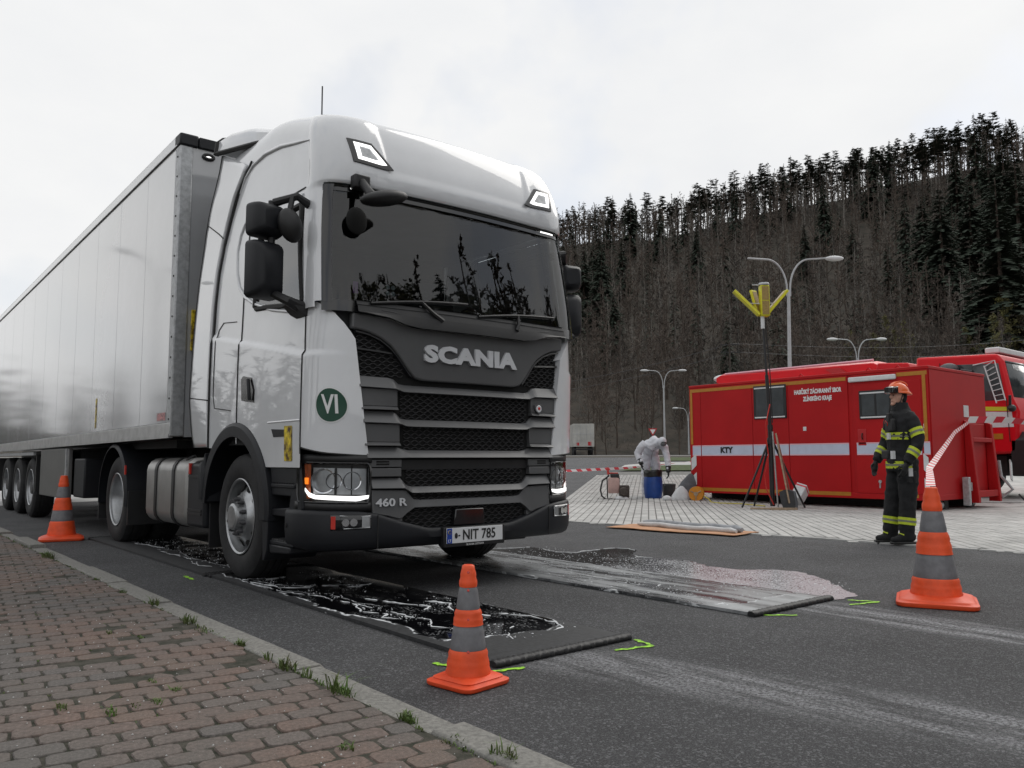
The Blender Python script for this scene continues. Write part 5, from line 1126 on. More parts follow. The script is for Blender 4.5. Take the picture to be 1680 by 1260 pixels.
# ---- traffic cones
MT['orange'] = mat('cone_orange', (.78, .085, .018), .55, var=.12, scale=9, bump=.002, bscale=18)
MT['orange_base'] = mat('cone_base_orange', (.74, .075, .018), .5, var=.10, scale=7, bump=.0008, bscale=60)
MT['reflex'] = mat('cone_reflective_grey', (.155, .155, .165), .5, var=.12, scale=25, bump=.0015, bscale=30)
def cone(label, loc, rz, h, bands, s, rb=None, hbase=None):
    t = thing('traffic_cone', label, 'cone', loc, rz, 'orange traffic cones round the wash place'); hb = hbase or .24*s
    b = MB(); rings_ = []
    def sqr(hw, z, rc=.06*s):
        out_ = []
        for qx, qy, a0 in ((1, 1, 0), (-1, 1, 90), (-1, -1, 180), (1, -1, 270)):
            for da in (0, 30, 60, 90): a = R(a0+da); out_.append((qx*(hw-rc)+rc*math.cos(a), qy*(hw-rc)+rc*math.sin(a), z))
        return out_
    rings_ = [sqr(hb-.004, .004), sqr(hb, .010), sqr(hb, .030*s), sqr(hb-.010, .036*s), sqr(hb-.016, .037*s), sqr(hb-.022, .046*s), sqr(hb*.86, .050*s), sqr(hb*.72, .066*s, .10*s)]
    b.loft(rings_); b.build('cone_base', MT['orange_base'], t, angle=40)
    r0 = rb or .152*s; r1 = .034*s; rad = lambda z: lerp(r0, r1, (z-.06*s)/(h-.06*s))
    prev = .055*s; k = 0
    for z1, kind in bands:
        z1 *= h; ex_ = .004*s if kind == 'o' else 0; q = MB(); n = 7; prof = []
        for i in range(n+1):
            z = lerp(prev, z1, i/n); prof.append((rad(z)+ex_+(.002*s if 0 < i < n else -.002*s)+(.0025*s*math.sin(i*2.3+k) if kind == 'o' else 0), z))
        cap_ = z1 > .99*h
        if cap_: prof += [(r1*.8, h+.004), (r1*.6, h-.004)]
        q.lathe(prof, 36, cap=cap_); rr = random.Random(k+int(h*100))
        if kind == 'o': q.v = [(x*(1+.012*mnoise.noise(Vector((x*14, y*14, z*22)))), y*(1+.012*mnoise.noise(Vector((x*14, y*14, z*22)))), z) for x, y, z in q.v]
        q.build('cone_sleeve' if kind == 'o' else 'reflective_band', MT['orange'] if kind == 'o' else MT['reflex'], t, angle=60); prev = z1; k += 1
    if s < .8:
        for z in (.95, .80, .56, .30):
            z *= h; q = MB(); q.lathe([(.006, 0), (.005, .002), (.001, .0025)], 8, Vector((0, 0, z))+Vector((math.cos(-2.2-rz), math.sin(-2.2-rz), 0))*(rad(z)+.004), (math.cos(-2.2-rz), math.sin(-2.2-rz), .25)); q.build('rivet', MT['redlens'], t)
    return t
cone('small orange cone with two grey bands by the near corner of the mat', (-1.575, -3.60, 0), R(8.6), .50, [(.30, 'o'), (.50, 'g'), (.635, 'o'), (.82, 'g'), (1, 'o')], .70, .094, .138)
cone('tall orange cone on the open asphalt in front of the firefighter', (1.93, -4.06, 0), R(24), .76, [(.23, 'o'), (.43, 'g'), (.62, 'o'), (.80, 'g'), (1, 'o')], 1.0)
cone('orange cone standing at the kerb beside the rear truck wheel', (-1.60, 4.60, 0), R(-10.7), .77, [(.30, 'o'), (.47, 'g'), (.66, 'o'), (.83, 'g'), (1, 'o')], 1.0)
# ================================================================== RED FIRE-SERVICE CONTAINER
MT['red'] = mat('container_red', (.40, .008, .010), .5, var=.08, scale=1.2, detail=6, spec=.22)
MT['redfire'] = mat('fire_engine_red', (.62, .006, .014), .35, var=.05, scale=2, spec=.3)
MT['gold'] = mat('gold_stripe', (.42, .17, .012), .45, var=.08, scale=9)
MT['bluestripe'] = mat('pale_blue_stripe', (.50, .54, .66), .4, var=.05, scale=6)
MT['pink'] = mat('stripe_edge_pink', (.72, .42, .48), .5, var=0)
MT['darkglass'] = mat('dark_window_glass', (.045, .052, .056), .05, var=.2, scale=4, coat=.6)
MT['hazred'] = mat('hazard_red', (.42, .012, .015), .4, var=.05)
MT['haz'] = mat('hazard_white', (.62, .63, .64), .45, var=.06, scale=12)
CX, CY0, CY1, CZ0, CZ1 = 11.15, 5.15, -.15, .20, 2.60; CW = 2.5
con = thing('roll_container', 'long red fire-service roll container with white stripe and gold border', 'container', (CX, (CY0+CY1)/2, 0)); oy = (CY0+CY1)/2
LX = lambda x: x-CX
LY = lambda y: y-oy
def cbox(name, x0, x1, y0, y1, z0, z1, m, parent=con, bevel=0.): q = MB(); q.box(LX(x0), LX(x1), LY(min(y0, y1)), LY(max(y0, y1)), z0, z1); return q.build(name, m, parent, bevel=bevel)
cbox('container_body', CX+.02, CX+CW, CY1+.02, CY0, CZ0, CZ1-.02, MT['red'])
cbox('roof_rim', CX-.005, CX+CW+.01, CY1, CY0+.01, CZ1-.06, CZ1, MT['red'], bevel=.012)
cbox('base_rail', CX-.005, CX+CW, CY1, CY0, CZ0-.005, CZ0+.10, MT['red'], bevel=.01)
for y in (CY0-.0, ): pass
ys_ = [CY0, 4.84, 3.50, 2.65, 1.37]
for k in range(len(ys_)-1): cbox('side_panel', CX-.001, CX+.025, ys_[k]-.004, ys_[k+1]+.004, CZ0+.105, CZ1-.065, MT['red'], bevel=.003)
cbox('side_panel', CX-.001, CX+.025, 1.28, CY1+.02, CZ0+.105, CZ1-.065, MT['red'], bevel=.003)
dr = cbox('door', CX-.012, CX+.02, 1.25, .0, .30, 2.36, MT['red'], bevel=.008)
for z, y0, y1 in ((CZ1-.125, CY0-.03, 1.40), (CZ1-.125, .42, CY1+.03), (CZ0+.075, CY0-.1, 1.38), (CZ0+.075, .45, .12)): cbox('gold_trim', CX-.008, CX-.0045 if True else CX, y0, y1, z-.035, z+.035, MT['gold'])
for y0 in (CY0-.03, CY1+.12): cbox('gold_trim', CX-.0085, CX-.006, y0, y0-.06, 1.27 if y0 > 3 else 1.22, CZ1-.162, MT['gold'])
def stripe(y0, y1, xo=0.):
    s_ = cbox('white_stripe', CX-.007+xo, CX-.004+xo, y0, y1, 1.02, 1.235, MT['bluestripe']); cbox('stripe_edge', CX-.010+xo, CX-.007+xo, y0, y1, 1.01, 1.032, MT['pink'], s_); cbox('stripe_edge', CX-.010+xo, CX-.007+xo, y0, y1, 1.223, 1.245, MT['pink'], s_)
for k in range(len(ys_)-1): stripe(ys_[k]-.012-(.06 if k == 0 else 0), ys_[k+1]+.012)
stripe(1.22, .02, -.012); stripe(-.012, -.12)
MF = lambda y, z, o_=.013: frameM((LX(CX-o_), LY(y), z), (0, -1, 0), (0, 0, 1))
text('unit_text', 'KTY', .165, MT['ink'], con, MF(4.17, 1.128), .001, 1.0, .009)
text('service_text', 'HASIČSKÝ ZÁCHRANNÝ SBOR', .118, MT['white_ink'], con, MF(2.0, 2.275, .006), .001, .62, .0055)
text('service_text', 'ZLÍNSKÉHO KRAJE', .118, MT['white_ink'], con, MF(2.0, 2.13, .006), .001, .62, .0055)
def cwin(y0, y1, z0, z1, parent, split=True, xo=0.):
    w_ = cbox('window_frame', CX-.022-xo, CX+.0, y0, y1, z0, z1, MT['black'], parent, .012); 
    ym = (y0+y1)/2
    for a_, b_ in ((y0-.06, ym+.02), (ym-.02, y1+.06)): cbox('window_pane', CX-.024-xo, CX-.020-xo, a_, b_, z0+.07, z1-.07, MT['darkglass'], w_)
    for z in (z0+.035, z1-.05): cbox('window_rail', CX-.032-xo, CX-.021-xo, y0-.03, y1+.03, z-.014, z+.014, MT['haz'], w_)
    cbox('window_mullion', CX-.028-xo, CX-.021-xo, ym-.018, ym+.018, z0+.06, z1-.06, MT['black'], w_)
cwin(3.45, 2.68, 1.77, 2.47, con); cwin(1.14, .50, 1.68, 2.22, dr, xo=.012)
cbox('awning_rail', CX-.06, CX+.0, 1.33, .42, 2.395, 2.49, MT['haz'], bevel=.02)
cbox('label_plate', CX-.006, CX-.002, 2.33, 2.26, 1.50, 1.58, MT['haz']); cbox('label_plate', CX-.006, CX-.002, -.02, -.08, 1.48, 1.56, MT['haz'])
lk_ = cbox('door_lock', CX-.022, CX-.010, 1.19, 1.03, 1.19, 1.50, MT['hazred'], dr, .006); q = MB(); q.tube([(LX(CX-.03), LY(1.10), 1.42), (LX(CX-.05), LY(1.10), 1.36), (LX(CX-.03), LY(1.10), 1.30)], .012, 6); q.build('door_handle', MT['black'], lk_)
q = MB(); q.tube([(LX(CX-.02), LY(.80), .52), (LX(CX-.03), LY(.80), .40)], .014, 6); q.lathe([(.03, 0), (.03, .012)], 10, (LX(CX-.016), LY(.80), .52), (-1, 0, 0)); q.build('door_catch', MT['galv'], dr)
for z in (2.55, 2.52): pass
q = MB(); [q.tube([(LX(CX+.02), LY(y), CZ1), (LX(CX+.02), LY(y)+.05, CZ1+.05), (LX(CX+.02), LY(y)+.10, CZ1)], .01, 5) for y in (2.3, .9, .35)]; q.build('lifting_eye', MT['red'], con)
# hazard chevrons at both ends
def chev(y, z, up_, wdt=.14, hgt=.36):
    q = MB(); d_ = .12*up_; P_ = [(y, z), (y-wdt, z+d_), (y-wdt, z+d_+hgt*.75), (y, z+hgt*.75)]; q.prism([(LY(a_), b_) for a_, b_ in P_], 'x', LX(CX-.011), LX(CX-.008)); q.build('hazard_mark', MT['haz'], con)
chev(CY0-.03, .68, 1); chev(CY0-.03, .26, 1)
for z in (.78, .34): chev(CY1+.20, z, -1, .13, .40)
for z in (.70, .28):
    q = MB(); q.prism([(LX(CX+.05), z), (LX(CX+.17), z+.12), (LX(CX+.17), z+.42), (LX(CX+.05), z+.30)], 'y', LY(CY1+.012), LY(CY1+.016)); q.build('hazard_mark', MT['haz'], con)
# end wall, hook frame and rollers
cbox('end_panel', CX+.03, CX+CW-.03, CY1+.004, CY1+.03, CZ0+.1, CZ1-.07, MT['red'])
cbox('notice', CX+1.42, CX+1.64, CY1-.004, CY1+.003, 1.72, 1.94, MT['haz'])
hf = MB()
for x0 in (CX+1.38, CX+2.38): hf.prism([(LY(CY1), .12), (LY(CY1)-.20, .12), (LY(CY1)-.20, .22), (LY(CY1)-.10, 1.60), (LY(CY1), 1.66)], 'x', LX(x0), LX(x0+.10))
hf.box(LX(CX+1.48), LX(CX+2.38), LY(CY1-.18), LY(CY1-.11), .22, .34); hf.box(LX(CX+1.48), LX(CX+2.38), LY(CY1-.12), LY(CY1-.05), 1.25, 1.33); hf.box(LX(CX+1.45), LX(CX+2.3), LY(CY1-.02), LY(CY1+.01), .2, 1.6)
hf.build('hook_frame', MT['red'], con, bevel=.01)
q = MB(); q.box(LX(CX+1.08), LX(CX+1.16), LY(CY1-.16), LY(CY1-.04), .08, .60); q.box(LX(CX+1.18), LX(CX+1.34), LY(CY1-.12), LY(CY1-.04), .34, .50); q.build('roller_bracket', MT['galv'], con, bevel=.01)
q = MB(); [q.lathe([(.10, -.06), (.10, .06)], 16, (LX(CX+x), LY(CY1+.2), .10), (1, 0, 0)) for x in (.55, 1.95)]; q.build('roller', MT['galv'], con)
q = MB(); [q.box(LX(CX+x-.09), LX(CX+x+.09), LY(CY1+.1), LY(CY0-.1), .03, .21) for x in (.7, 1.8)]; q.build('skid', MT['chassis'], con)
q = MB(); q.tube([(LX(CX+2.42), LY(CY1)-.2, .9), (LX(CX+2.44), LY(CY1)-.22, .6), (LX(CX+2.46), LY(CY1)-.40, .35), (LX(CX+2.44), LY(CY1)-.22, .2)], .03, 6); q.build('hook_latch', MT['galv'], con)
q = MB(); q.prism([(LX(CX+2.42), .55), (LX(CX+2.5), .50), (LX(CX+2.5), .85), (LX(CX+2.42), .92)], 'y', LY(CY1)-.40, LY(CY1)-.38); q.build('hazard_mark', MT['haz'], con)

# ================================================================== FIRE ENGINE BEHIND
FX, FY = 16.0, .15
fe = thing('fire_engine', 'bright red fire engine with roof boom parked behind the red container', 'fire engine', (FX, FY, 0))
def fb(name, x0, x1, y0, y1, z0, z1, m, parent=fe, bevel=.0): q = MB(); q.box(x0, x1, y0, y1, z0, z1); return q.build(name, m, parent, bevel=bevel)
# cab: side profile (y,z) extruded
cabp = [(-.02, 1.05), (-.10, 1.95), (.02, 2.25), (.16, 3.08), (.28, 3.26), (2.05, 3.34), (2.1, .95), (1.95, .95)]
q = MB(); q.prism(cabp, 'x', 0, 2.5); cabo = q.build('cab', MT['redfire'], fe, bevel=.06)
q = MB(); q.add([(x, y-.008, z) for x in (.10, 2.40) for y, z in ((.03, 2.28), (.155, 3.04))], [(0, 2, 3, 1)]); q.add([(x, y-.006, z) for x in (.10, 2.40) for y, z in ((.155, 3.04), (.165, 3.10))], [(0, 2, 3, 1)]); q.build('windscreen', MT['darkglass'], cabo, solid=.01)
text('visor_text', 'WISS', .17, MT['white_ink'], cabo, frameM((.62, .122, 2.965), (1, 0, 0), (0, .16, 1)), .001, 1.0, .006)
q = MB(); q.prism([(.16, 2.22), (.26, 3.04), (1.45, 3.10), (1.45, 2.22)], 'x', -.012, .01); q.build('door_window', MT['darkglass'], cabo, bevel=.01)
q = MB(); q.tube([(-.013, .11, 1.3), (-.013, .14, 2.25)], .008, 4); q.tube([(-.013, 1.5, 1.2), (-.013, 1.5, 3.15)], .008, 4); q.build('door_seam', MT['seam'], cabo)
q = MB(); q.prism([(.02, 1.62), (.05, 1.95), (.62, 1.98), (.62, 1.62)], 'x', -.010, -.004); q.build('side_stripe', MT['haz'], cabo)
q = MB(); q.prism([(.05, 1.97), (.06, 2.06), (.62, 2.09), (.62, 2.0)], 'x', -.010, -.004); q.build('side_stripe', MT['yellow'] if False else mat('fluo_yellow_stripe', (.55, .55, .02), .5, var=0), cabo)
# ladder-like step rack by the door
q = MB(); q.tube([(-.10, .75, 3.03), (-.10, .30, 3.10), (-.12, .12, 2.2)], .014, 6); q.tube([(-.10, .52, 3.0), (-.12, .30, 2.15)], .014, 6)
for k in range(8): t_ = k/7; q.tube([(-.10-.02*t_, lerp(.34, .13, t_), lerp(3.08, 2.22, t_)), (-.10-.02*t_, lerp(.51, .31, t_), lerp(2.98, 2.2, t_))], .010, 5)
q.build('side_ladder', MT['haz'], cabo)
q = MB(); q.ell((-.16, 1.25, 2.98), (.14, .22, .14), 14, 8); q.tube([(-.14, 1.0, 2.95), (-.05, .8, 2.9)], .03, 6); q.build('mirror', MT['rimdark'], cabo)
q = MB(); q.tube([(-.04, .10, 2.02), (-.22, .0, 2.1), (-.26, -.02, 2.3)], .03, 6); q.ell((-.18, -.02, 2.02), (.12, .08, .08), 10, 6); q.build('mirror_arm', MT['black'], cabo)
fb('light_bar', .25, 2.2, .30, .62, 3.30, 3.44, MT['haz'], cabo, .03)
q = MB(); q.ell((.62, .22, 2.46), (.17, .14, .18), 14, 10); q.prism([(.45, 2.2), (.80, 2.2), (.74, 2.42), (.50, 2.42)], 'y', .18, .30); q.build('helmet_on_dash', mat('fluo_vest', (.55, .75, .03), .6, var=.15), cabo)
q = MB(); q.ell((.62, .10, 2.46), (.16, .05, .17), 14, 10); 
# bumper, headlamps
q = MB(); q.prism([(.0, .55), (2.5, .55), (2.5, 1.35), (2.3, 1.52), (.2, 1.52), (.0, 1.35)], 'y', -.22, .12); bmf = q.build('front_bumper', MT['black'], fe, bevel=.03)
q = MB(); q.prism([(.10, .86), (1.2, .88), (1.2, 1.14), (.13, 1.17)], 'y', -.245, -.21); q.build('bumper_plate', MT['haz'], bmf, bevel=.01)
for x in (.30, 2.2):
    q = MB(); q.prism([(x-.14, 1.22), (x+.2, 1.22), (x+.2, 1.46), (x-.10, 1.46)], 'y', -.235, -.21); hl_ = q.build('headlamp', MT['chrome'], bmf, bevel=.01)
    q = MB(); q.lathe([(.03, 0), (.075, .03), (.08, .032)], 16, (x+.03, -.20, 1.34), (0, -1, 0)); q.build('lamp_ring', MT['rimdark'], hl_)
fb('side_marker', -.012, .0, .25, .48, 1.36, 1.48, MT['gold'], fe)
# body behind cab with boom on the roof
bod = fb('equipment_body', 0, 2.5, 2.2, 8.2, .95, 3.12, MT['redfire'], fe, .04)
q = MB(); q.prism([(2.2, 3.10), (2.25, 3.24), (3.0, 3.30), (3.05, 3.12)], 'x', .02, 2.48); q.build('body_shroud', MT['redfire'], bod, bevel=.03)
q = MB(); q.loft([[(.35, y, z0), (1.25, y, z0), (1.25, y, z1), (1.0, y, z1+.07), (.55, y, z1+.07), (.35, y, z1)] for y, z0, z1 in ((3.1, 3.10, 3.26), (3.25, 3.10, 3.34), (6.2, 3.10, 3.36), (7.9, 3.14, 3.40), (8.05, 3.2, 3.34))]); bo_ = q.build('boom', MT['redfire'], bod, bevel=.01, angle=30)
q = MB(); q.tube([(.45, y, 3.44+.01*y*0) for y in (3.3, 7.8)], .035, 6); q.build('boom_rail', MT['pink'], bo_)
q = MB(); q.ell((.6, 8.0, 3.33), (.25, .28, .12), 14, 8); q.build('boom_nozzle', MT['haz'], bo_)
q = MB(); q.prism([(3.9, 3.13), (4.3, 3.13), (4.55, 3.30), (4.15, 3.30)], 'x', .30, .345); q.build('boom_bracket', MT['hazred'], bo_)
q = MB(); q.box(-.012, .004, 2.3, 3.7, 2.95, 3.05); q.build('vent_slot', MT['void'], bod)
for x, s_ in ((.25, -1), (2.25, 1)):
    for y in (1.55, 6.2): wheel(fe, x, y, 'drive', s_, z=.55)
q = MB(); q.box(.3, 2.2, .3, 8.0, .55, 1.0); q.build('chassis', MT['chassis'], fe)
q = MB(); q.lathe([(.70, -.1), (.66, .3)], 24, (.08, 1.55, .6), (1, 0, 0), cap=False); q.build('wheel_arch', MT['black'], fe)
# cable on the ground
q = MB(); q.tube([(13.9, -.55, .25), (14.0, -.7, .03), (14.4, -.75, .03), (15.2, -.4, .03), (15.9, -.5, .03)], .018, 6); q.build('ground_cable', MT['black']); tag(bpy.data.objects['ground_cable'], 'black cable lying on the paving between container and fire engine', 'cable')
# ================================================================== PEOPLE
def ringz(c, rx, ry, n=16, d=(0, 0, 1), fwd=(0, -1, 0)):
    d = Vector(d).normalized(); f = Vector(fwd); f = (f-d*f.dot(d)).normalized(); s = d.cross(f); c = Vector(c)
    return [tuple(c + s*rx*math.cos(6.2832*k/n) + f*ry*math.sin(6.2832*k/n)) for k in range(n)]
def limb(mb, stations, fwd=(0, -1, 0), n=14):
    """stations: (point, rx, ry); rings perpendicular to the path"""
    P_ = [Vector(s[0]) for s in stations]; rings_ = []
    for i, (p, rx, ry) in enumerate(stations):
        d = P_[min(i+1, len(P_)-1)]-P_[max(i-1, 0)]; rings_.append(ringz(p, rx, ry, n, d, fwd))
    mb.loft(rings_)
def fuse(mb, name, m, parent, voxel=.014, smooth=6, wrinkle=.0, wscale=9., seed=0):
    """fuse overlapping shells into one continuous skin"""
    me = mb.mesh(name, 0); o = bpy.data.objects.new(name, me); COL.objects.link(o)
    r = o.modifiers.new('r', 'REMESH'); r.mode = 'VOXEL'; r.voxel_size = voxel
    s = o.modifiers.new('s', 'SMOOTH'); s.iterations = smooth; s.factor = .5
    dg = bpy.context.evaluated_depsgraph_get(); me2 = bpy.data.meshes.new_from_object(o.evaluated_get(dg)); o.modifiers.clear(); o.data = me2; me2.name = name
    if wrinkle:
        for v in me2.vertices:
            q = v.co*wscale; v.co += v.normal*wrinkle*(mnoise.noise(Vector((q.x, q.y, q.z*1.8+seed))) + .6*mnoise.noise(q*2.3))
    me2.polygons.foreach_set('use_smooth', [True]*len(me2.polygons)); me2.materials.clear(); me2.materials.append(m); o.parent = parent; return o
def band(name, parent, stations, grow, z_m, inner_m, frac=(.36, .64)):
    """reflective band: yellow with a grey middle; stations two ends (point, rx, ry)"""
    (a, ax, ay), (b, bx, by) = stations; a, b = Vector(a), Vector(b)
    q = MB(); q.loft([ringz(a, ax+grow, ay+grow, 20, b-a), ringz(b, bx+grow, by+grow, 20, b-a)]); o = q.build(name, z_m, parent, angle=50)
    c, d = a.lerp(b, frac[0]), a.lerp(b, frac[1]); q = MB(); q.loft([ringz(c, lerp(ax, bx, frac[0])+grow+.003, lerp(ay, by, frac[0])+grow+.003, 20, b-a), ringz(d, lerp(ax, bx, frac[1])+grow+.003, lerp(ay, by, frac[1])+grow+.003, 20, b-a)]); q.build('silver_strip', inner_m, o, angle=50); return o
def hand(mb, wrist, d, palm_n, side_, L=.19, curl=.5):
    """palm and five bent fingers; d = pointing direction, palm_n = palm normal, side_ = toward thumb"""
    w, d, pn, sd_ = Vector(wrist), Vector(d).normalized(), Vector(palm_n).normalized(), Vector(side_).normalized()
    c = w + d*L*.28; limb(mb, [(w, .030, .026), (w+d*.03, .036, .024), (c, .046, .022), (w+d*L*.52, .044, .018)], tuple(pn), 10)
    for k, (o_, ln) in enumerate(((.030, .40), (.010, .46), (-.011, .43), (-.031, .34))):
        p0 = w + d*L*.48 + sd_*o_; p1 = p0 + (d*(1-.25*curl) + pn*curl*.6).normalized()*L*ln*.5; p2 = p1 + (d*(1-.7*curl) + pn*curl*1.1).normalized()*L*ln*.32; p3 = p2 + (d*(1-1.1*curl) + pn*curl*1.3).normalized()*L*ln*.26
        mb.tube([p0-d*.01, p0, p1, p2, p3], [.0105, .0115, .0105, .0095, .007], 7)
    t0 = w + d*L*.16 + sd_*.036; t1 = t0 + (sd_*.8+d*.7+pn*.25).normalized()*.042; t2 = t1 + (d*.9+pn*.35).normalized()*.036
    mb.tube([t0-sd_*.015, t0, t1, t2], [.014, .014, .0115, .008], 7)
MT['turnout'] = mat('turnout_black', (.009, .0095, .011), .85, var=.35, scale=18, bump=.003, bscale=45)
MT['fluoy'] = mat('fluo_yellow', (.52, .62, .03), .6, var=.10, scale=30)
MT['retro'] = mat('retro_silver', (.20, .21, .16), .5, var=.1)
MT['skin'] = mat('skin', (.52, .29, .21), .55, var=.15, scale=20)
MT['helmet'] = mat('helmet_orange', (.80, .13, .025), .32, var=.06, scale=8, coat=.3)
MT['glove'] = mat('black_glove', (.012, .012, .013), .6, var=.3, scale=30, bump=.001, bscale=120)
MT['boot'] = mat('boot_black', (.012, .012, .012), .5, var=.3, scale=20)
MT['tyvek'] = mat('white_coverall', (.56, .57, .61), .75, var=.08, scale=9, bump=.012, bscale=16)

ff = thing('person', 'firefighter in black turnout gear with yellow bands and orange helmet, standing and looking left', 'person', (5.51, -2.22, .016), R(-122)); ff.scale = (.9, .9, 1.)
b = MB()
HW = .10
legsL = [((HW+.015, -.06, .10), .075, .085), ((HW+.015, -.05, .20), .092, .098), ((HW+.01, -.02, .48), .098, .105), ((HW, .0, .72), .115, .125), ((HW-.01, 0, .92), .12, .14)]
legsR = [((-HW-.02, -.12, .10), .075, .085), ((-HW-.02, -.11, .20), .092, .098), ((-HW-.015, -.07, .48), .098, .105), ((-HW, -.02, .72), .115, .125), ((-HW+.01, 0, .92), .12, .14)]
limb(b, legsL); limb(b, legsR)
tor = [((0, -.01, .80), .205, .165), ((0, -.01, .90), .205, .165), ((0, 0, 1.04), .19, .152), ((0, -.005, 1.20), .205, .16), ((0, 0, 1.33), .215, .158), ((0, .01, 1.43), .19, .13), ((0, .015, 1.49), .11, .10), ((0, .0, 1.56), .078, .082)]
limb(b, tor, n=20)
armL = [((.15, .01, 1.42), .066, .070), ((.205, .02, 1.36), .080, .080), ((.27, .05, 1.18), .078, .076), ((.275, .03, 1.08), .075, .072), ((.262, -.05, .96), .066, .064), ((.25, -.10, .89), .058, .056)]
armR = [((-.15, .0, 1.42), .066, .070), ((-.205, .0, 1.36), .080, .080), ((-.275, -.01, 1.18), .078, .076), ((-.285, -.04, 1.08), .074, .072), ((-.285, -.13, .97), .066, .064), ((-.275, -.18, .905), .058, .056)]
limb(b, armL); limb(b, armR)
for sx_, oy_ in ((HW+.018, -.06), (-HW-.022, -.12)): limb(b, [((sx_, oy_+.10, .055), .045, .04), ((sx_, oy_+.04, .07), .058, .06), ((sx_, oy_-.07, .055), .056, .048), ((sx_, oy_-.17, .045), .052, .038), ((sx_, oy_-.205, .038), .035, .026)], (0, 0, 1)); limb(b, [((sx_, oy_+.01, .03), .06, .07), ((sx_, oy_, .16), .072, .08)])
body = fuse(b, 'turnout_suit', MT['turnout'], ff, .015, 4, .010, 9.)
ipb = lambda st, t: (Vector(st[0][0]).lerp(Vector(st[1][0]), t), lerp(st[0][1], st[1][1], t), lerp(st[0][2], st[1][2], t))
band('reflective_band', ff, [((0, -.005, 1.145), .198, .157), ((0, -.004, 1.225), .207, .160)], .004, MT['fluoy'], MT['retro'])
band('reflective_band', ff, [((0, -.01, .825), .203, .163), ((0, -.01, .905), .203, .163)], .006, MT['fluoy'], MT['retro'])
for st, i0, t0, t1 in ((armL, 1, .55, 1.0), (armR, 1, .55, 1.0), (armL, 3, .35, .95), (armR, 3, .35, .95)):
    band('reflective_band', ff, [ipb(st[i0:i0+2], t0), ipb(st[i0:i0+2], t1)], .004, MT['fluoy'], MT['retro'])
for st in (legsL, legsR): band('reflective_band', ff, [ipb(st[1:3], .02), ipb(st[1:3], .30)], .005, MT['fluoy'], MT['retro'])
# boots' caps and soles
for sx_, oy_ in ((HW+.018, -.06), (-HW-.022, -.12)):
    q = MB(); q.prism([(sx_-.05, oy_+.13), (sx_+.05, oy_+.13), (sx_+.058, oy_-.12), (sx_+.03, oy_-.215), (sx_-.03, oy_-.215), (sx_-.058, oy_-.12)], 'z', 0, .024); bo_ = q.build('boot_sole', MT['boot'], ff, bevel=.008)
    q = MB(); q.tube([(sx_-.05, oy_-.07, .10), (sx_, oy_-.09, .113), (sx_+.05, oy_-.07, .10)], .008, 6); q.build('boot_piping', MT['fluoy'], bo_)
# pockets, radio, strap, tags
q = MB(); q.box(-.15, .0, -.185, -.13, .93, 1.03); q.box(-.02, .13, -.19, -.14, 1.24, 1.38); q.box(.165, .212, -.07, .05, .66, .80); q.build('pocket', MT['glove'], ff, bevel=.015, split=True)
q = MB(); q.box(-.005, .045, -.19, -.165, 1.15, 1.22); q.build('name_tag', MT['haz'], ff); q = MB(); q.box(.05, .10, -.185, -.15, .93, 1.02); q.build('pocket_tag', MT['haz'], ff); q = MB(); q.box(.205, .225, -.06, -.01, .74, .83); q.build('glove_tag', MT['haz'], ff)
q = MB(); q.box(.02, .07, -.20, -.15, 1.35, 1.44); q.tube([(.045, -.175, 1.44), (.05, -.17, 1.53)], .006, 5); q.build('radio', MT['black'], ff, bevel=.008)
q = MB(); q.tube([(-.06, -.175, 1.33), (-.02, -.19, 1.36), (.03, -.19, 1.33), (.02, -.19, 1.30)], .006, 5); q.build('red_tag', MT['redlens'], ff)
q = MB(); q.loft([ringz((0, .012, 1.475), .115, .108, 18), ringz((0, .01, 1.52), .098, .098, 18), ringz((0, .005, 1.565), .088, .092, 18)]); q.build('collar', MT['turnout'], ff, angle=60)
# hands
q = MB(); hand(q, (.25, -.105, .885), (-.05, -.35, -1), (-1, -.2, 0), (0, -1, .1), .20, .55); fuse(q, 'glove', MT['glove'], ff, .007, 2)
q = MB(); hand(q, (-.275, -.185, .90), (.05, -.30, -1), (1, -.1, 0), (.2, -1, .1), .20, .45); fuse(q, 'glove', MT['glove'], ff, .007, 2)
# head, face, helmet
q = MB(); hc = Vector((0, -.012, 1.635))
q.ell(hc, (.073, .092, .115), 20, 14); q.ell(hc+Vector((0, -.045, -.055)), (.052, .05, .055), 14, 10); q.ell(hc+Vector((0, -.098, -.005)), (.013, .020, .024), 10, 8); q.tube([hc+Vector((0, -.088, .03)), hc+Vector((0, -.104, -.005))], [.009, .013], 8); q.ell(hc+Vector((0, -.085, -.088)), (.026, .02, .018), 10, 8); q.ell(hc+Vector((.072, .005, -.005)), (.010, .020, .030), 8, 8); q.ell(hc+Vector((-.072, .005, -.005)), (.010, .020, .030), 8, 8); limb(q, [(hc+Vector((0, .01, -.14)), .055, .058), (hc+Vector((0, .005, -.06)), .056, .06)])
hd = fuse(q, 'head', MT['skin'], ff, .006, 3)
q = MB(); [q.ell(hc+Vector((s_*.030, -.084, .012)), (.012, .007, .007), 8, 6) for s_ in (-1, 1)]; q.build('eye', MT['ink'], hd)
q = MB(); q.tube([hc+Vector((-.024, -.088, -.060)), hc+Vector((0, -.094, -.058)), hc+Vector((.024, -.088, -.060))], .004, 5); q.build('mouth', mat('lip', (.25, .09, .07), .5, var=0), hd)
q = MB(); q.ell(hc+Vector((0, .03, .0)), (.080, .078, .10), 16, 10); q.build('hood', MT['turnout'], ff)
hm_ = MB(); hb = hc+Vector((0, .012, .045)); rings_ = []
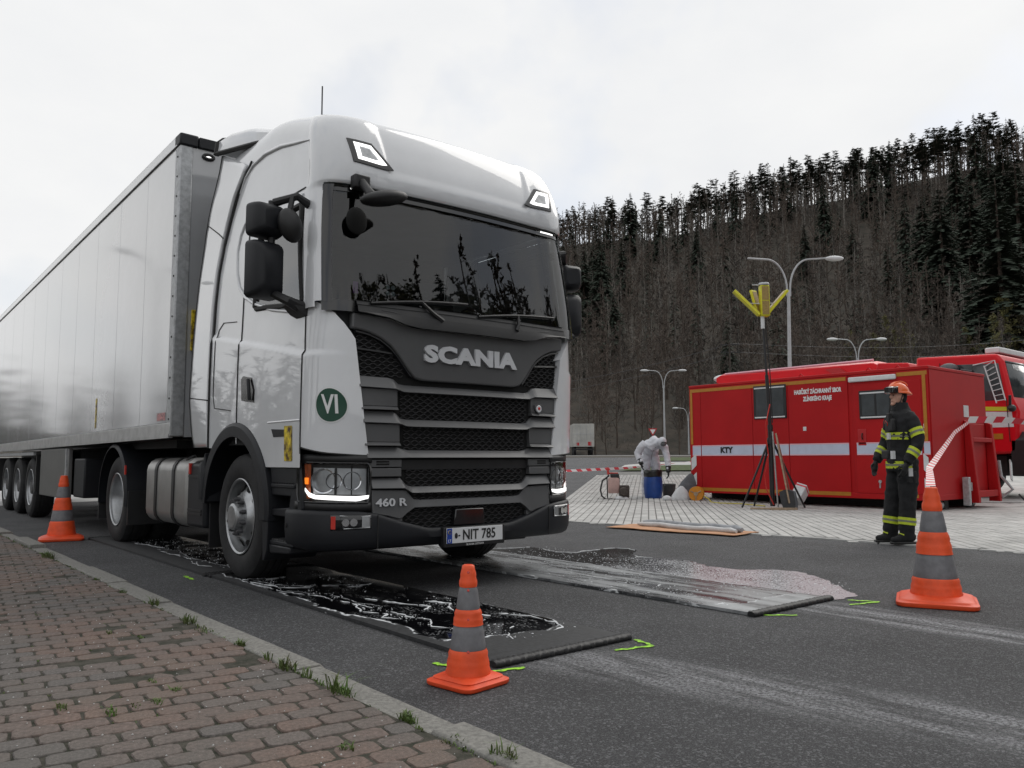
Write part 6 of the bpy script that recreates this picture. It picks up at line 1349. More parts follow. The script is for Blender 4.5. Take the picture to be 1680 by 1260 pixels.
for a in np.linspace(0, math.pi/2*.96, 9): rings_.append([tuple(hb+Vector((.108*math.cos(a)*math.cos(t)*(1), .135*math.cos(a)*math.sin(t), .118*math.sin(a) + .02*math.cos(a)*math.sin(t)*-1))) for t in np.linspace(0, 6.2832, 25)[:-1]])
hm_.loft(rings_); ho = hm_.build('helmet', MT['helmet'], ff, angle=60)
q = MB(); q.loft([[tuple(hb+Vector((r_*.112*math.cos(t), .012+r_*.142*math.sin(t), zz - (.012*math.sin(t)))) ) for t in np.linspace(0, 6.2832, 25)[:-1]] for r_, zz in ((.93, -.012), (1.06, -.016), (1.06, -.006), (.95, .012))], cap=False); q.build('helmet_brim', MT['helmet'], ho, angle=50)
q = MB(); [q.tube([tuple(hb+Vector((x, .125*math.cos(a)*-1, .112*math.sin(a)+.012))) for a in np.linspace(.35, 2.5, 12)], .008, 6) for x in (-.03, .03)]; q.build('helmet_ridge', MT['helmet'], ho)
q = MB(); q.loft([[tuple(hb+Vector((rx_*math.sin(t), -.012-ry_*math.cos(t), zz))) for t in np.linspace(-1.15, 1.15, 12)] for rx_, ry_, zz in ((.110, .140, -.010), (.118, .165, .0), (.118, .168, .050), (.108, .140, .060))], closed=False, cap=False); q.build('visor_goggles', MT['gloss'], ho, solid=.01, angle=50)
q = MB(); q.tube([hb+Vector((.085, .0, -.01)), hc+Vector((.078, -.02, -.06)), hc+Vector((.03, -.07, -.118)), hc+Vector((-.03, -.07, -.118)), hc+Vector((-.078, -.02, -.06)), hb+Vector((-.085, 0, -.01))], .007, 6); q.build('chin_strap', MT['black'], ho)

# ---- bending person in white coverall
pw = thing('person', 'person in a white hooded coverall and black gloves bending over behind the blue drum', 'person', (10.98, 6.17, .016), R(-41+6))
b = MB()
limb(b, [((.13, .08, .08), .075, .085), ((.13, .06, .22), .085, .09), ((.13, .0, .50), .092, .098), ((.12, .05, .78), .118, .125), ((.09, .12, .98), .14, .15)])
limb(b, [((-.13, .10, .08), .075, .085), ((-.13, .08, .22), .085, .09), ((-.14, .02, .50), .092, .098), ((-.12, .06, .78), .118, .125), ((-.09, .12, .98), .14, .15)])
limb(b, [((0, .20, .90), .17, .14), ((0, .14, 1.04), .185, .16), ((0, .0, 1.17), .20, .165), ((0, -.14, 1.26), .225, .16), ((.0, -.24, 1.30), .21, .14), ((.06, -.29, 1.31), .12, .10), ((.12, -.36, 1.31), .085, .085)], (0, -1, .6), 20)
limb(b, [((.18, -.20, 1.28), .095, .095), ((.25, -.26, 1.20), .092, .09), ((.29, -.34, .98), .075, .075), ((.29, -.42, .80), .068, .066), ((.28, -.47, .66), .055, .055)])
limb(b, [((-.18, -.18, 1.29), .095, .095), ((-.27, -.20, 1.22), .092, .09), ((-.36, -.14, 1.05), .078, .076), ((-.34, -.22, .94), .07, .07), ((-.31, -.30, .84), .058, .058)])
for sx_ in (.13, -.13): limb(b, [((sx_, .18, .05), .05, .045), ((sx_, .06, .06), .06, .055), ((sx_, -.10, .045), .055, .04)], (0, 0, 1))
fuse(b, 'coverall', MT['tyvek'], pw, .016, 4, .013, 8., 4)
q = MB(); hc2 = Vector((.16, -.43, 1.315)); Mh = Matrix.Rotation(R(58), 3, 'X'); q.ell(hc2, (.098, .118, .128), 18, 12, Mh); fuse(q, 'hood', MT['tyvek'], pw, .012, 3, .006, 14.)
q = MB(); q.ell(hc2+Vector((.005, -.085, -.045)), (.070, .05, .068), 14, 10, Mh); hdw = q.build('face_mask', mat('respirator_grey', (.10, .105, .11), .5, var=.1), pw)
q = MB(); q.ell(hc2+Vector((.005, -.122, -.012)), (.06, .025, .028), 12, 8, Mh); q.build('goggles', MT['darkglass'], hdw)
q = MB(); hand(q, (.28, -.475, .65), (-.05, -.15, -1), (-1, 0, 0), (0, -1, 0), .20, .5); fuse(q, 'glove', MT['glove'], pw, .008, 2)
q = MB(); hand(q, (-.31, -.305, .83), (.15, -.15, -1), (1, 0, 0), (0, -1, 0), .20, .5); fuse(q, 'glove', MT['glove'], pw, .008, 2)
for cpos, dd in (((.28, -.475, .65), (.01, .05, .14)), ((-.31, -.305, .83), (-.03, .08, .11))):
    q = MB(); a_ = Vector(cpos); q.loft([ringz(a_-Vector(dd)*.15, .05, .05, 14, dd), ringz(a_+Vector(dd)*.75, .066, .066, 14, dd)]); q.build('glove_cuff', MT['glove'], pw, angle=60)
q = MB(); q.tube([(.03, -.34, 1.20), (.0, -.22, 1.12), (0, -.06, 1.0), (0, -.02, .9)], .007, 5); q.build('zip', mat('zip_grey', (.25, .26, .28), .5, var=0), pw)
# ================================================================== GEAR IN THE YARD
MT['drumblue'] = mat('drum_blue', (.006, .045, .22), .42, var=.12, scale=6)
MT['bag'] = mat('black_bag', (.012, .012, .012), .3, var=.3, scale=12, bump=.01, bscale=18)
MT['whitebag'] = mat('white_sack', (.58, .59, .60), .7, var=.08, scale=9, bump=.008, bscale=12)
MT['greybag'] = mat('grey_sack', (.10, .105, .115), .75, var=.25, scale=9, bump=.006, bscale=20)
MT['pinktank'] = mat('sprayer_tank', (.50, .33, .30), .5, var=.12, scale=6)
MT['bucket'] = mat('bucket_grey', (.055, .057, .060), .5, var=.2, scale=9)
MT['brownbox'] = mat('engine_brown', (.055, .042, .035), .6, var=.4, scale=22)
MT['reel'] = mat('reel_orange', (.58, .22, .012), .45, var=.1)
MT['cable'] = mat('cable_yellow', (.50, .42, .06), .6, var=.1)
MT['mastb'] = mat('mast_black', (.012, .012, .013), .45, var=.2, scale=10)
MT['wood'] = mat('pale_wood', (.34, .25, .17), .7, var=.25, scale=12)
MT['tapew'] = mat('tape_white', (.70, .68, .68), .5, var=0)
MT['taper'] = mat('tape_red', (.60, .04, .06), .5, var=0)
Z0 = .016
t = thing('plastic_drum', 'blue plastic drum lined with a black bag', 'drum', (10.70, 5.88, Z0))
q = MB(); q.lathe([(.17, 0), (.185, .015), (.205, .14), (.215, .30), (.213, .42), (.195, .56), (.188, .60), (.197, .61), (.197, .64), (.185, .645)], 32); q.build('drum_body', MT['drumblue'], t, angle=40)
q = MB(); q.lathe([(.200, .52), (.205, .56), (.212, .62), (.215, .66), (.205, .675), (.17, .66), (.15, .55)], 36, cap=False)
q.v = [(x*(1+.05*mnoise.noise(Vector((x*12, y*12, z*9)))), y*(1+.05*mnoise.noise(Vector((x*12, y*12, z*9)))), z+.02*mnoise.noise(Vector((x*9, y*9, 2)))) for x, y, z in q.v]; q.add([(-.18, -.1, .63), (-.30, -.06, .60), (-.31, -.02, .635), (-.20, .0, .66)], [(0, 1, 2, 3)]); q.build('drum_liner', MT['bag'], t, angle=60, solid=.004)
t = thing('bucket', 'dark grey bucket standing right behind the blue drum', 'bucket', (11.42, 6.02, Z0)); q = MB(); q.lathe([(.125, 0), (.13, .01), (.165, .33), (.172, .34), (.160, .345), (.12, .04)], 28, cap=False); q.lathe([(.124, .012), (.001, .012)], 20, cap=False); q.build('bucket_body', MT['bucket'], t, angle=40); q = MB(); q.tube([(.165*math.cos(a), -.02, .33-.10*math.sin(a)) for a in np.linspace(0, math.pi, 14)], .005, 5); q.build('bail', MT['galv'], t)
# motor sprayer
t = thing('motor_sprayer', 'backpack motor sprayer with pale pink tank and red handle left of the drum', 'sprayer', (9.86, 6.32, Z0), R(-40))
q = MB(); rings_ = []
for z, k in ((.16, .88), (.18, 1), (.46, 1), (.50, .92), (.515, .7)):
    ring = []
    for qx, qy, a0 in ((1, 1, 0), (-1, 1, 90), (-1, -1, 180), (1, -1, 270)):
        for da in (0, 45, 90): a = R(a0+da); ring.append((.0+(qx*(.125-.04)+.04*math.cos(a))*k, (qy*(.10-.04)+.04*math.sin(a))*k, z))
    rings_.append(ring)
q.loft(rings_); q.build('tank', MT['pinktank'], t, angle=40)
q = MB(); q.tube([(-.13, .1, 0), (-.14, .1, .5), (-.10, .1, .60), (.10, .1, .60), (.14, .1, .50), (.13, .1, .02)], .014, 6); q.tube([(-.18, -.1, .02), (.2, -.1, .02), (.2, .12, .02), (-.18, .12, .02)], .014, 6, closed=True); q.build('carry_frame', MT['black'], t)
q = MB(); q.box(-.07, .12, -.08, .08, .50, .60); q.build('engine_top', MT['black'], t, bevel=.02); q = MB(); q.box(.12, .34, -.12, .12, .06, .34); q.lathe([(.10, 0), (.10, .12)], 16, (.2, -.12, .20), (0, -1, 0)); q.build('engine', MT['brownbox'], t, bevel=.02)
q = MB(); q.prism([(-.15, .58), (-.09, .58), (-.11, .70), (-.15, .76)], 'y', -.02, .02); q.box(-.09, .10, -.05, .05, .60, .625); q.build('red_handle', MT['redlens'], t, bevel=.005)
q = MB(); q.tube([(-.10, -.02, .56), (-.26, -.04, .44), (-.31, -.06, .24), (-.28, -.08, .10), (-.20, -.12, .03), (-.05, -.15, .03)], .020, 7); q.tube([(-.25, -.08, .03), (-.4, -.12, .02), (-.60, -.1, .02), (-.52, .08, .02), (-.34, .04, .03)], .012, 6); q.build('hose', MT['black'], t)
q = MB(); q.ell((.10, -.18, .05), (.10, .07, .06), 12, 8); q.ell((.22, -.16, .04), (.09, .06, .05), 12, 8); q.build('rag', MT['whitebag'], t)
def sack(name, label, cat, loc, r, m, seed, rz=0.):
    q = MB(); q.ell((0, 0, r[2]*.85), r, 20, 14); q.v = [(x*(1+.22*mnoise.noise(Vector((x*6+seed, y*6, z*6)))), y*(1+.22*mnoise.noise(Vector((x*6, y*6+seed, z*6)))), max(0, z+.12*r[2]*mnoise.noise(Vector((x*9, y*9, seed))))) for x, y, z in q.v]
    o = q.build(name, m, angle=60); o.location = loc; o.rotation_euler = (0, 0, rz); return tag(o, label, cat)
def pyramid_bag(label, loc, m, w_, h_, rz, lean):
    q = MB(); n = 10; rings_ = []
    for zf, k in ((0, .92), (.06, 1), (.35, .93), (.7, .62), (.92, .28), (1, .10)):
        rings_.append([(k*w_*math.copysign(abs(math.cos(a))**.6, math.cos(a))+lean*zf + .03*w_*mnoise.noise(Vector((a, zf*4, rz))), k*w_*.55*math.copysign(abs(math.sin(a))**.6, math.sin(a)), h_*zf) for a in np.linspace(0, 6.2832, 2*n+1)[:-1]])
    q.loft(rings_); o = q.build('sack', m, angle=35); o.location = loc; o.rotation_euler = (0, 0, rz); return tag(o, label, 'sack')
pyramid_bag('dark grey peaked sack leaning on the corner of the red container', (10.98, 5.22, Z0), MT['greybag'], .26, .60, R(-40), .16)
pyramid_bag('white paper sack with grey base standing by the cable reel', (10.72, 5.12, Z0), MT['whitebag'], .21, .33, R(-35), .03)
sack('crumpled_bag', 'small crumpled white bag on the paving by the white sack', 'bag', (10.38, 5.22, Z0), (.11, .09, .07), MT['whitebag'], 2.)
t = thing('cable_reel', 'yellow-orange cable reel at the left end of the red container', 'cable reel', (10.86, 4.78, Z0), R(28))
q = MB(); [q.lathe([(.03, x), (.155, x), (.16, x+.012), (.155, x+.024), (.03, x+.024)], 28, (0, 0, .165), (1, 0, 0)) for x in (-.09, .07)]; q.build('reel_flange', MT['reel'], t, angle=40)
q = MB(); [q.tube([(x_, .105*math.cos(a), .165+.105*math.sin(a)) for a in np.linspace(0, 6.2832, 25)[:-1]], .012, 6, closed=True) for x_ in (-.05, -.025, 0, .025, .05)]; q.build('wound_cable', MT['redlens'], t)
q = MB(); [q.tube([(-.095, .02*math.cos(a), .165+.02*math.sin(a)), (-.10, .13*math.cos(a), .165+.13*math.sin(a))], .012, 5) for a in (.5, 2.6, 4.7)]; q.lathe([(.045, 0), (.045, .02)], 14, (-.09, 0, .165), (-1, 0, 0)); q.build('reel_spoke', MT['wood'], t)
q = MB(); q.tube([(10.95, 4.72, .16), (10.85, 4.45, .08), (10.6, 4.2, .03), (10.5, 3.9, .026), (10.62, 3.5, .026), (10.45, 3.1, .026), (10.3, 2.7, .026)], .012, 6); o = q.build('yellow_cable', MT['cable']); tag(o, 'yellow cable running on the paving from the reel to the light mast', 'cable')

# ---- light mast on tripod
MX, MY = 9.72, 2.16
t = thing('light_mast', 'black tripod light mast with three yellow lamp wings on top', 'light mast', (MX, MY, Z0))
q = MB(); q.tube([(0, 0, .05), (.0, 0, 1.5)], .045, 10); q.tube([(0, 0, 1.5), (-.03, .02, 2.5)], .034, 10); q.tube([(-.03, .02, 2.5), (-.055, .045, 3.42)], .022, 10); q.build('mast_tube', MT['mastb'], t, angle=50)
for dx, dy in ((-.36, .42), (.52, -.35), (.3, .6)):
    q = MB(); q.tube([(dx*.05, dy*.05, 1.27), (dx*.55, dy*.55, .60), (dx, dy, .02)], [.022, .020, .018], 8); q.build('tripod_leg', MT['mastb'], t)
q = MB(); q.lathe([(.06, 1.2), (.07, 1.25), (.06, 1.32)], 14); q.lathe([(.05, 1.48), (.05, 1.56)], 14); q.build('mast_collar', MT['black'], t)
hd_ = Vector((-.06, .05, 3.45))
q = MB(); q.tube([hd_+Vector((0, 0, -.06)), hd_+Vector((0, 0, .22))], .035, 10); q.build('head_neck', MT['haz'], t)
MT['lampyellow'] = mat('lamp_yellow', (.62, .58, .02), .4, var=.1, scale=9); MT['lampbrown'] = mat('lamp_lens_brown', (.30, .20, .05), .3, var=.2, scale=40)
GRl, GFl = GR, GF
def wing(d, tilt, L_, nm):
    d = Vector(d).normalized(); a = hd_ + Vector((0, 0, .20)) + d*.06; b_ = a + (d*math.sin(tilt)+Vector((0, 0, math.cos(tilt))))*L_
    q = MB(); q.bar(a, b_, .17, .052, d); o = q.build(nm, MT['lampyellow'], t, bevel=.008)
    n_ = (b_-a).normalized(); out_ = d.cross(n_).cross(n_)*-1; inn = (d*math.cos(tilt)-Vector((0, 0, math.sin(tilt))))
    q = MB(); q.bar(a+n_*.04+inn*-.028, b_-n_*.04+inn*-.028, .14, .010, inn); q.build('lamp_lens', MT['lampbrown'], o)
    q = MB(); q.tube([hd_+Vector((0, 0, .42)), a.lerp(b_, .5)], .008, 5); q.build('wing_strut', MT['haz'], o)
wing(-GR+GF*.1, R(44), .66, 'lamp_wing'); wing(GR+GF*.1, R(42), .64, 'lamp_wing'); wing(GF*.6-GR*.5, R(15), .52, 'lamp_wing')
q = MB(); c_ = hd_+Vector((.03, -.03, .47)); q.bar(c_+Vector((0, 0, -.30)), c_+Vector((0, 0, .30)), .17, .16, -GF); lo_ = q.build('lamp_head', MT['lampyellow'], t, bevel=.02)
q = MB(); [q.bar(c_-GF*.083+Vector((0, 0, z-.13)), c_-GF*.083+Vector((0, 0, z+.13)), .13, .012, -GF) for z in (-.14, .14)]; q.build('lamp_lens', MT['lampbrown'], lo_)
q = MB(); q.lathe([(.10, 0), (.105, .02), (.09, .05), (.02, .06)], 18, c_+Vector((0, 0, .30))); q.tube([c_+Vector((0, 0, .31)), c_+Vector((0, 0, .31))-GR*.22], .012, 5); q.build('lamp_cap', MT['galv'], lo_)
q = MB(); q.tube([(-.03, -.03, 1.95), (-.10, .02, 1.6), (-.09, .03, 1.25), (-.05, .02, 1.0), (-.14, .06, .62), (-.10, .05, .35), (-.02, -.04, .08)], .012, 6); q.build('mast_cable', MT['redlens'], t); q = MB(); q.tube([hd_+Vector((.03, -.03, .1)), (.02, -.02, 2.6), (.04, -.03, 1.6)], .010, 5); q.build('lamp_lead', MT['black'], t)
# tools leaning on the mast
def tool(name, label, cat, base, top, m, blade=None):
    tt = thing(name, label, cat, (base[0], base[1], Z0)); d_ = Vector(top)-Vector(base); q = MB(); q.tube([(0, 0, .12 if blade else .0), d_], .016, 8); q.build('handle', m, tt)
    if blade:
        x = GR; n_ = d_.normalized(); pr = [(-.13, .30), (-.13, .10), (-.10, -.03), (0, -.06) if False else (.0, -.02), (.10, -.03), (.13, .10), (.13, .30), (.03, .34), (-.03, .34)]; q = MB(); bk = -x.cross(n_)
        q.add([x*a_+n_*(b_+.03)+bk*o_ for o_ in (-.006, .006) for a_, b_ in pr], [tuple(range(9)), tuple(range(17, 8, -1))]+[(i, (i+1) % 9, 9+(i+1) % 9, 9+i) for i in range(9)]); q.build('blade', blade, tt)
    return tt
tool('shovel', 'shovel with black blade leaning on the light mast', 'shovel', (9.70, 1.80, .016), (9.74, 2.06, 1.42), MT['wood'], mat('blade_black', (.022, .022, .024), .5, var=.3, scale=12))
tool('broom', 'broom with pale handle leaning on the light mast beside the shovel', 'broom', (9.62, 1.98, .016), (9.70, 2.10, 1.45), MT['tank'])
tool('rake', 'tool with reddish handle leaning on the light mast behind the shovel', 'rake', (9.86, 1.84, .016), (9.80, 2.08, 1.38), mat('red_handle_wood', (.22, .07, .05), .6, var=.2), MT['greybag'])
q = MB(); q.bar((9.30, 2.36, .035), (9.58, 2.02, .035), .06, .03); q.bar((9.50, 2.05, .03), (9.85, 1.75, .03), .14, .05); o = q.build('hand_broom', [MT['wood']], angle=30, bevel=.006); tag(o, 'pale wooden board lying flat at the foot of the light mast', 'board')
t = thing('white_box', 'crumpled white box behind the right leg of the light mast', 'box', (10.42, 2.02, Z0), R(20)); q = MB(); q.xf(Matrix.Identity(4)); M_ = Matrix.Rotation(R(35), 4, 'Y') @ Matrix.Rotation(R(20), 4, 'X'); q.box(-.13, .13, -.10, .10, -.16, .16); q.xf(Matrix.Translation((0, 0, .26)) @ M_); q.build('box_body', MT['whitebag'], t, bevel=.01); q = MB(); q.box(-.131, .131, -.101, .101, .10, .13); q.xf(Matrix.Translation((0, 0, .26)) @ M_); q.build('box_print', MT['taper'], t)
# ---- absorbent booms on an orange sheet at the yard edge
MT['tarp'] = mat('orange_tarp', (.46, .23, .115), .7, var=.2, scale=6, bump=.004, bscale=14)
t = thing('orange_sheet', 'flat orange sheet spread at the edge of the paving', 'sheet', (4.93, .48, .012), R(8)); q = MB(); q.grid(lambda a, b: (lerp(-.33, .34, b)+.10*math.sin(a*9)*.3, lerp(-.95, .98, a), .009+.007*mnoise.noise(Vector((a*7, b*4, 1)))), 30, 8); q.build('sheet', MT['tarp'], t, solid=.006)
MT['boom'] = mat('absorbent_grey', (.30, .31, .33), .75, var=.2, scale=8, bump=.008, bscale=20); MT['boomw'] = mat('absorbent_white', (.60, .60, .60), .75, var=.1, scale=8, bump=.006, bscale=20)
for nm, lb, m_, dx, r_, z_ in (('absorbent_boom', 'thick grey absorbent boom lying on the orange sheet', MT['boom'], .10, .050, .062), ('absorbent_boom', 'thinner white absorbent boom along the near side of the grey boom', MT['boomw'], -.02, .036, .050)):
    q = MB(); q.tube([(4.98+dx+.05*math.sin(k*.7)+.015*k*0-.0, .48+lerp(-.86, .75, k/14), z_+.004*math.sin(k*1.9)) for k in range(15)], [r_*(.55 if k in (0, 14) else 1+.08*math.sin(k*2.2)) for k in range(15)], 10); o = q.build(nm, m_, angle=60); tag(o, lb, 'boom', 'absorbent booms on the orange sheet')

# ---- barrier tape
def tape(label, pts, w_=.075, tw=0.):
    t = thing('barrier_tape', label, 'tape', pts[0]); P_ = [Vector(p)-Vector(pts[0]) for p in pts]; path = []
    for i in range(len(P_)-1):
        n = max(2, int((P_[i+1]-P_[i]).length/.04))
        for k in range(n): path.append(P_[i].lerp(P_[i+1], k/n))
    path.append(P_[-1]); A_ = MB(); idx = []; s = 0.
    for i in range(len(path)-1):
        d_ = (path[i+1]-path[i]); 
        if d_.length < 1e-6: continue
        def off(j): a_ = tw*j*.11; u_ = Vector((0, 0, 1)); s_ = d_.normalized().cross(u_).normalized(); return (u_*math.cos(a_)+s_*math.sin(a_))*w_/2
        o0, o1 = off(i), off(i+1); idx.append(int(s/.16) % 2); sk = d_.normalized()*.03
        A_.add([path[i]-o0-sk, path[i+1]-o1-sk, path[i+1]+o1+sk, path[i]+o0+sk], [(0, 1, 2, 3)]); s += d_.length
    o = A_.build('tape_band', [MT['tapew'], MT['taper']], t, angle=0, recalc=False); o.data.polygons.foreach_set('material_index', idx)
fr0 = (CX+1.38, CY1-.10, 1.62)
tape('red and white tape sagging from the container frame down to the tall cone', [fr0, (10.0, -1.0, 1.36), (7.5, -1.85, 1.08), (4.5, -2.95, .86), (1.95, -4.05, .77)], .06, .05)
tape('twisted red and white tape stretched right from the container frame', [(CX+1.30, CY1-.12, 1.66), (CX+1.8, CY1-.5, 1.66), (13.7, -1.6, 1.52), (14.6, -3.2, 1.45)], .12, .22)
tape('red and white tape across the far road behind the white-suited person', [tuple(cw(-3, 25, .42)), tuple(cw(2.1, 25, .60)), tuple(cw(3.6, 25.6, .66)), tuple(cw(6.2, 26, .90))], .08, .2)
# ================================================================== STREET LAMPS, SIGN, PARKED TRAILER, WIRES
MT['lamppost'] = mat('lamp_post_grey', (.38, .39, .40), .5, .3, var=.08, scale=5)
MT['lamphead'] = mat('lamp_head_pale', (.55, .56, .57), .4, var=.05)
def street_lamp(label, u, w, top, left=True, right=True, lean=0., arm=1.35):
    g = ground_z(w); p = cw(u, w, g-.04); t = thing('street_lamp', label, 'street lamp', p, group='double-armed street lamps'); H = top-g; zb_ = H-1.35
    ax = GR; q = MB(); q.tube([(0, 0, 0), (0, 0, 1.2), tuple(ax*lean*.5+Vector((0, 0, zb_*.6))), tuple(ax*lean+Vector((0, 0, zb_)))], [.10, .095, .075, .06], 10); q.build('post', MT['lamppost'], t)
    for s_, lamp in ((-1, left), (1, right)):
        b0 = ax*lean; q = MB(); pts = [b0+Vector((0, 0, zb_-.25))+ax*s_*.06] + [b0+ax*s_*(.06+(arm*.62)*(1-math.cos(a)))+Vector((0, 0, zb_+1.25*math.sin(a))) for a in np.linspace(0, math.pi/2*.93, 9)] + [b0+ax*s_*(arm*1.25)+Vector((0, 0, zb_+1.30))]
        q.tube(pts, .038, 8); q.build('lamp_arm', MT['lamppost'], t)
        if lamp:
            e = pts[-1]; q = MB(); q.ell(e+ax*s_*.28+Vector((0, 0, -.02)), (.38, .16, .11), 16, 10, Matrix.Rotation(-YAW, 3, 'Z')); q.build('lamp_head', MT['lamphead'], t)
street_lamp('tall pale street lamp with only its right head, behind the light mast', 10.98, 32, 9.05, left=False, lean=.12, arm=1.28)
street_lamp('distant double street lamp above the person in white', 13.15, 70, 8.65, arm=1.1)
street_lamp('distant double street lamp above the roof of the fire engine', 23.2, 54, 9.0, arm=1.1)
street_lamp('faint farthest street lamp just left of the red container edge', 21.3, 98, 7.1, arm=1.0)
street_lamp('street lamp mirrored in the glossy side of the white trailer', -23.5, 22, 8.5, left=False)
t = thing('yield_sign', 'small white triangular give-way sign with red rim in front of the wood', 'road sign', cw(14.9, 86, ground_z(86)), -YAW); q = MB(); q.tube([(0, 0, 0), (0, 0, 2.9)], .035, 6); q.build('sign_post', MT['lamppost'], t)
tri = lambda r_, y: [(r_*math.cos(R(a)), y, 2.55+r_*math.sin(R(a))) for a in (-90, 30, 150)]
q = MB(); q.add(tri(.56, -.06)+tri(.56, -.03), [(0, 1, 2), (5, 4, 3), (0, 3, 4, 1), (1, 4, 5, 2), (2, 5, 3, 0)]); so = q.build('sign_board', MT['hazred'], t); q = MB(); q.add(tri(.34, -.065), [(0, 1, 2)]); q.build('sign_field', MT['white_ink'], so)
t = thing('parked_trailer', 'white box trailer parked far away at the foot of the wood', 'trailer', cw(8.55, 97, ground_z(97)), -YAW)
MT['dirtywhite'] = mat('dirty_white', (.40, .395, .37), .6, var=.2, scale=.8, detail=7)
q = MB(); q.box(-1.27, 1.27, 0, 12, 1.0, 3.75); bx_ = q.build('box', MT['dirtywhite'], t, bevel=.03)
q = MB(); [q.box(x-.012, x+.012, -.02, .02, 1.05, 3.7) for x in (0,)]; [q.tube([(x, -.04, 1.1), (x, -.04, 3.65)], .018, 5) for x in (-.8, -.35, .35, .8)]; q.box(-1.24, 1.24, -.03, .01, 2.5, 2.56); q.build('door_bar', MT['galv'], bx_)
q = MB(); q.box(-.85, -.55, -.04, .0, 1.15, 1.5); q.box(.5, .9, -.04, 0, 1.15, 1.6); q.build('door_sticker', MT['hazred'], bx_)
q = MB(); q.box(-1.2, 1.2, -.1, .1, .62, .80); [q.lathe([(.5, -.15), (.5, .15)], 16, (x, y, .5), (1, 0, 0)) for x in (-1, 1) for y in (1.2, 2.5, 3.8)]; q.build('running_gear', MT['chassis'], t)
# utility pole and wires in front of the wood
pz = lambda u, w: hill_z(u, w)
t = thing('utility_pole', 'dark timber utility pole with cross-arms between the street lamps and the wood', 'utility pole', cw(26.0, 96, pz(26, 96)), -YAW); q = MB(); q.tube([(0, 0, 0), (0, 0, 13.5)], [.15, .10], 8); q.build('pole', mat('pole_timber', (.05, .04, .033), .9, var=.3), t); q = MB(); [q.box(-1.1, 1.1, -.05, .05, z-.05, z+.05) for z in (12.2, 13.1)]; [q.tube([(x, 0, z), (x, 0, z+.25)], .04, 6) for x in (-1, -.4, .4, 1) for z in (12.2, 13.1)]; q.build('cross_arm', MT['mastb'], t)
for k, (z0_, z1_, u0_, w0_, u1_, w1_) in enumerate(((14.6, 17.5, 26, 96, 75, 112), (13.6, 16.0, 26, 96, 75, 112), (14.5, 8.2, 26, 96, -6, 92), (13.4, 7.4, 26, 96, -6, 92))):
    a_, b_ = cw(u0_, w0_, z0_), cw(u1_, w1_, z1_); q = MB(); q.tube([a_.lerp(b_, i/12)-Vector((0, 0, .9*math.sin(math.pi*i/12))) for i in range(13)], .022, 4); o = q.build('overhead_wire', MT['rimdark']); tag(o, ['upper wire running right from the utility pole', 'lower wire running right from the utility pole', 'upper wire running left from the utility pole', 'lower wire running left from the utility pole'][k], 'wire', 'overhead wires before the wood')

# ================================================================== TREES
MT['bark'] = mat('bark_brown', (.085, .068, .055), .95, var=.35, scale=3)
MT['barkpine'] = mat('bark_pine', (.075, .055, .045), .95, var=.35, scale=2)
def twig_mat(name, c, c2):
    m = mat(name, c, .95, var=.35, scale=.13, detail=6, col2=c2, ramp=(.36, .62)); t = m.node_tree; g = t.nodes.new('ShaderNodeNewGeometry')
    n = [q for q in t.nodes if q.type == 'TEX_NOISE'][0]; t.links.new(g.outputs['Position'], n.inputs['Vector']); return m
MT['twig'] = twig_mat('twigs_brown', (.098, .076, .062), (.062, .052, .046))
MT['twig2'] = twig_mat('twigs_grey', (.112, .096, .082), (.066, .060, .054))
MT['needle'] = mat('needles_dark', (.036, .052, .036), .9, var=.4, scale=.8, col2=(.02, .03, .015))
MT['pineneedle'] = mat('pine_needles', (.040, .052, .036), .9, var=.4, scale=.8, col2=(.045, .042, .028))
MT['bud'] = mat('young_leaves', (.105, .10, .032), .9, var=.35, scale=.7, col2=(.09, .075, .035))
class TB:   # trunk + crown builders
    def __init__(s): s.t = MB(); s.c = MB()
def sliver(mb, a, d, ln, w, rr):
    """thin bent twig: two narrow quads"""
    d = d.normalized(); x = d.cross(Vector((rr.uniform(-1, 1), rr.uniform(-1, 1), rr.uniform(-1, 1)))).normalized()*w/2; m_ = a+d*ln*.55+Vector((0, 0, rr.uniform(-.05, .10)*ln)); e = a+d*ln+Vector((0, 0, rr.uniform(-.05, .22)*ln))
    k = len(mb.v); mb.v += [tuple(p) for p in (a-x, a+x, m_+x*.7, m_-x*.7, e)]; mb.f += [(k, k+1, k+2, k+3), (k+3, k+2, k+4)]
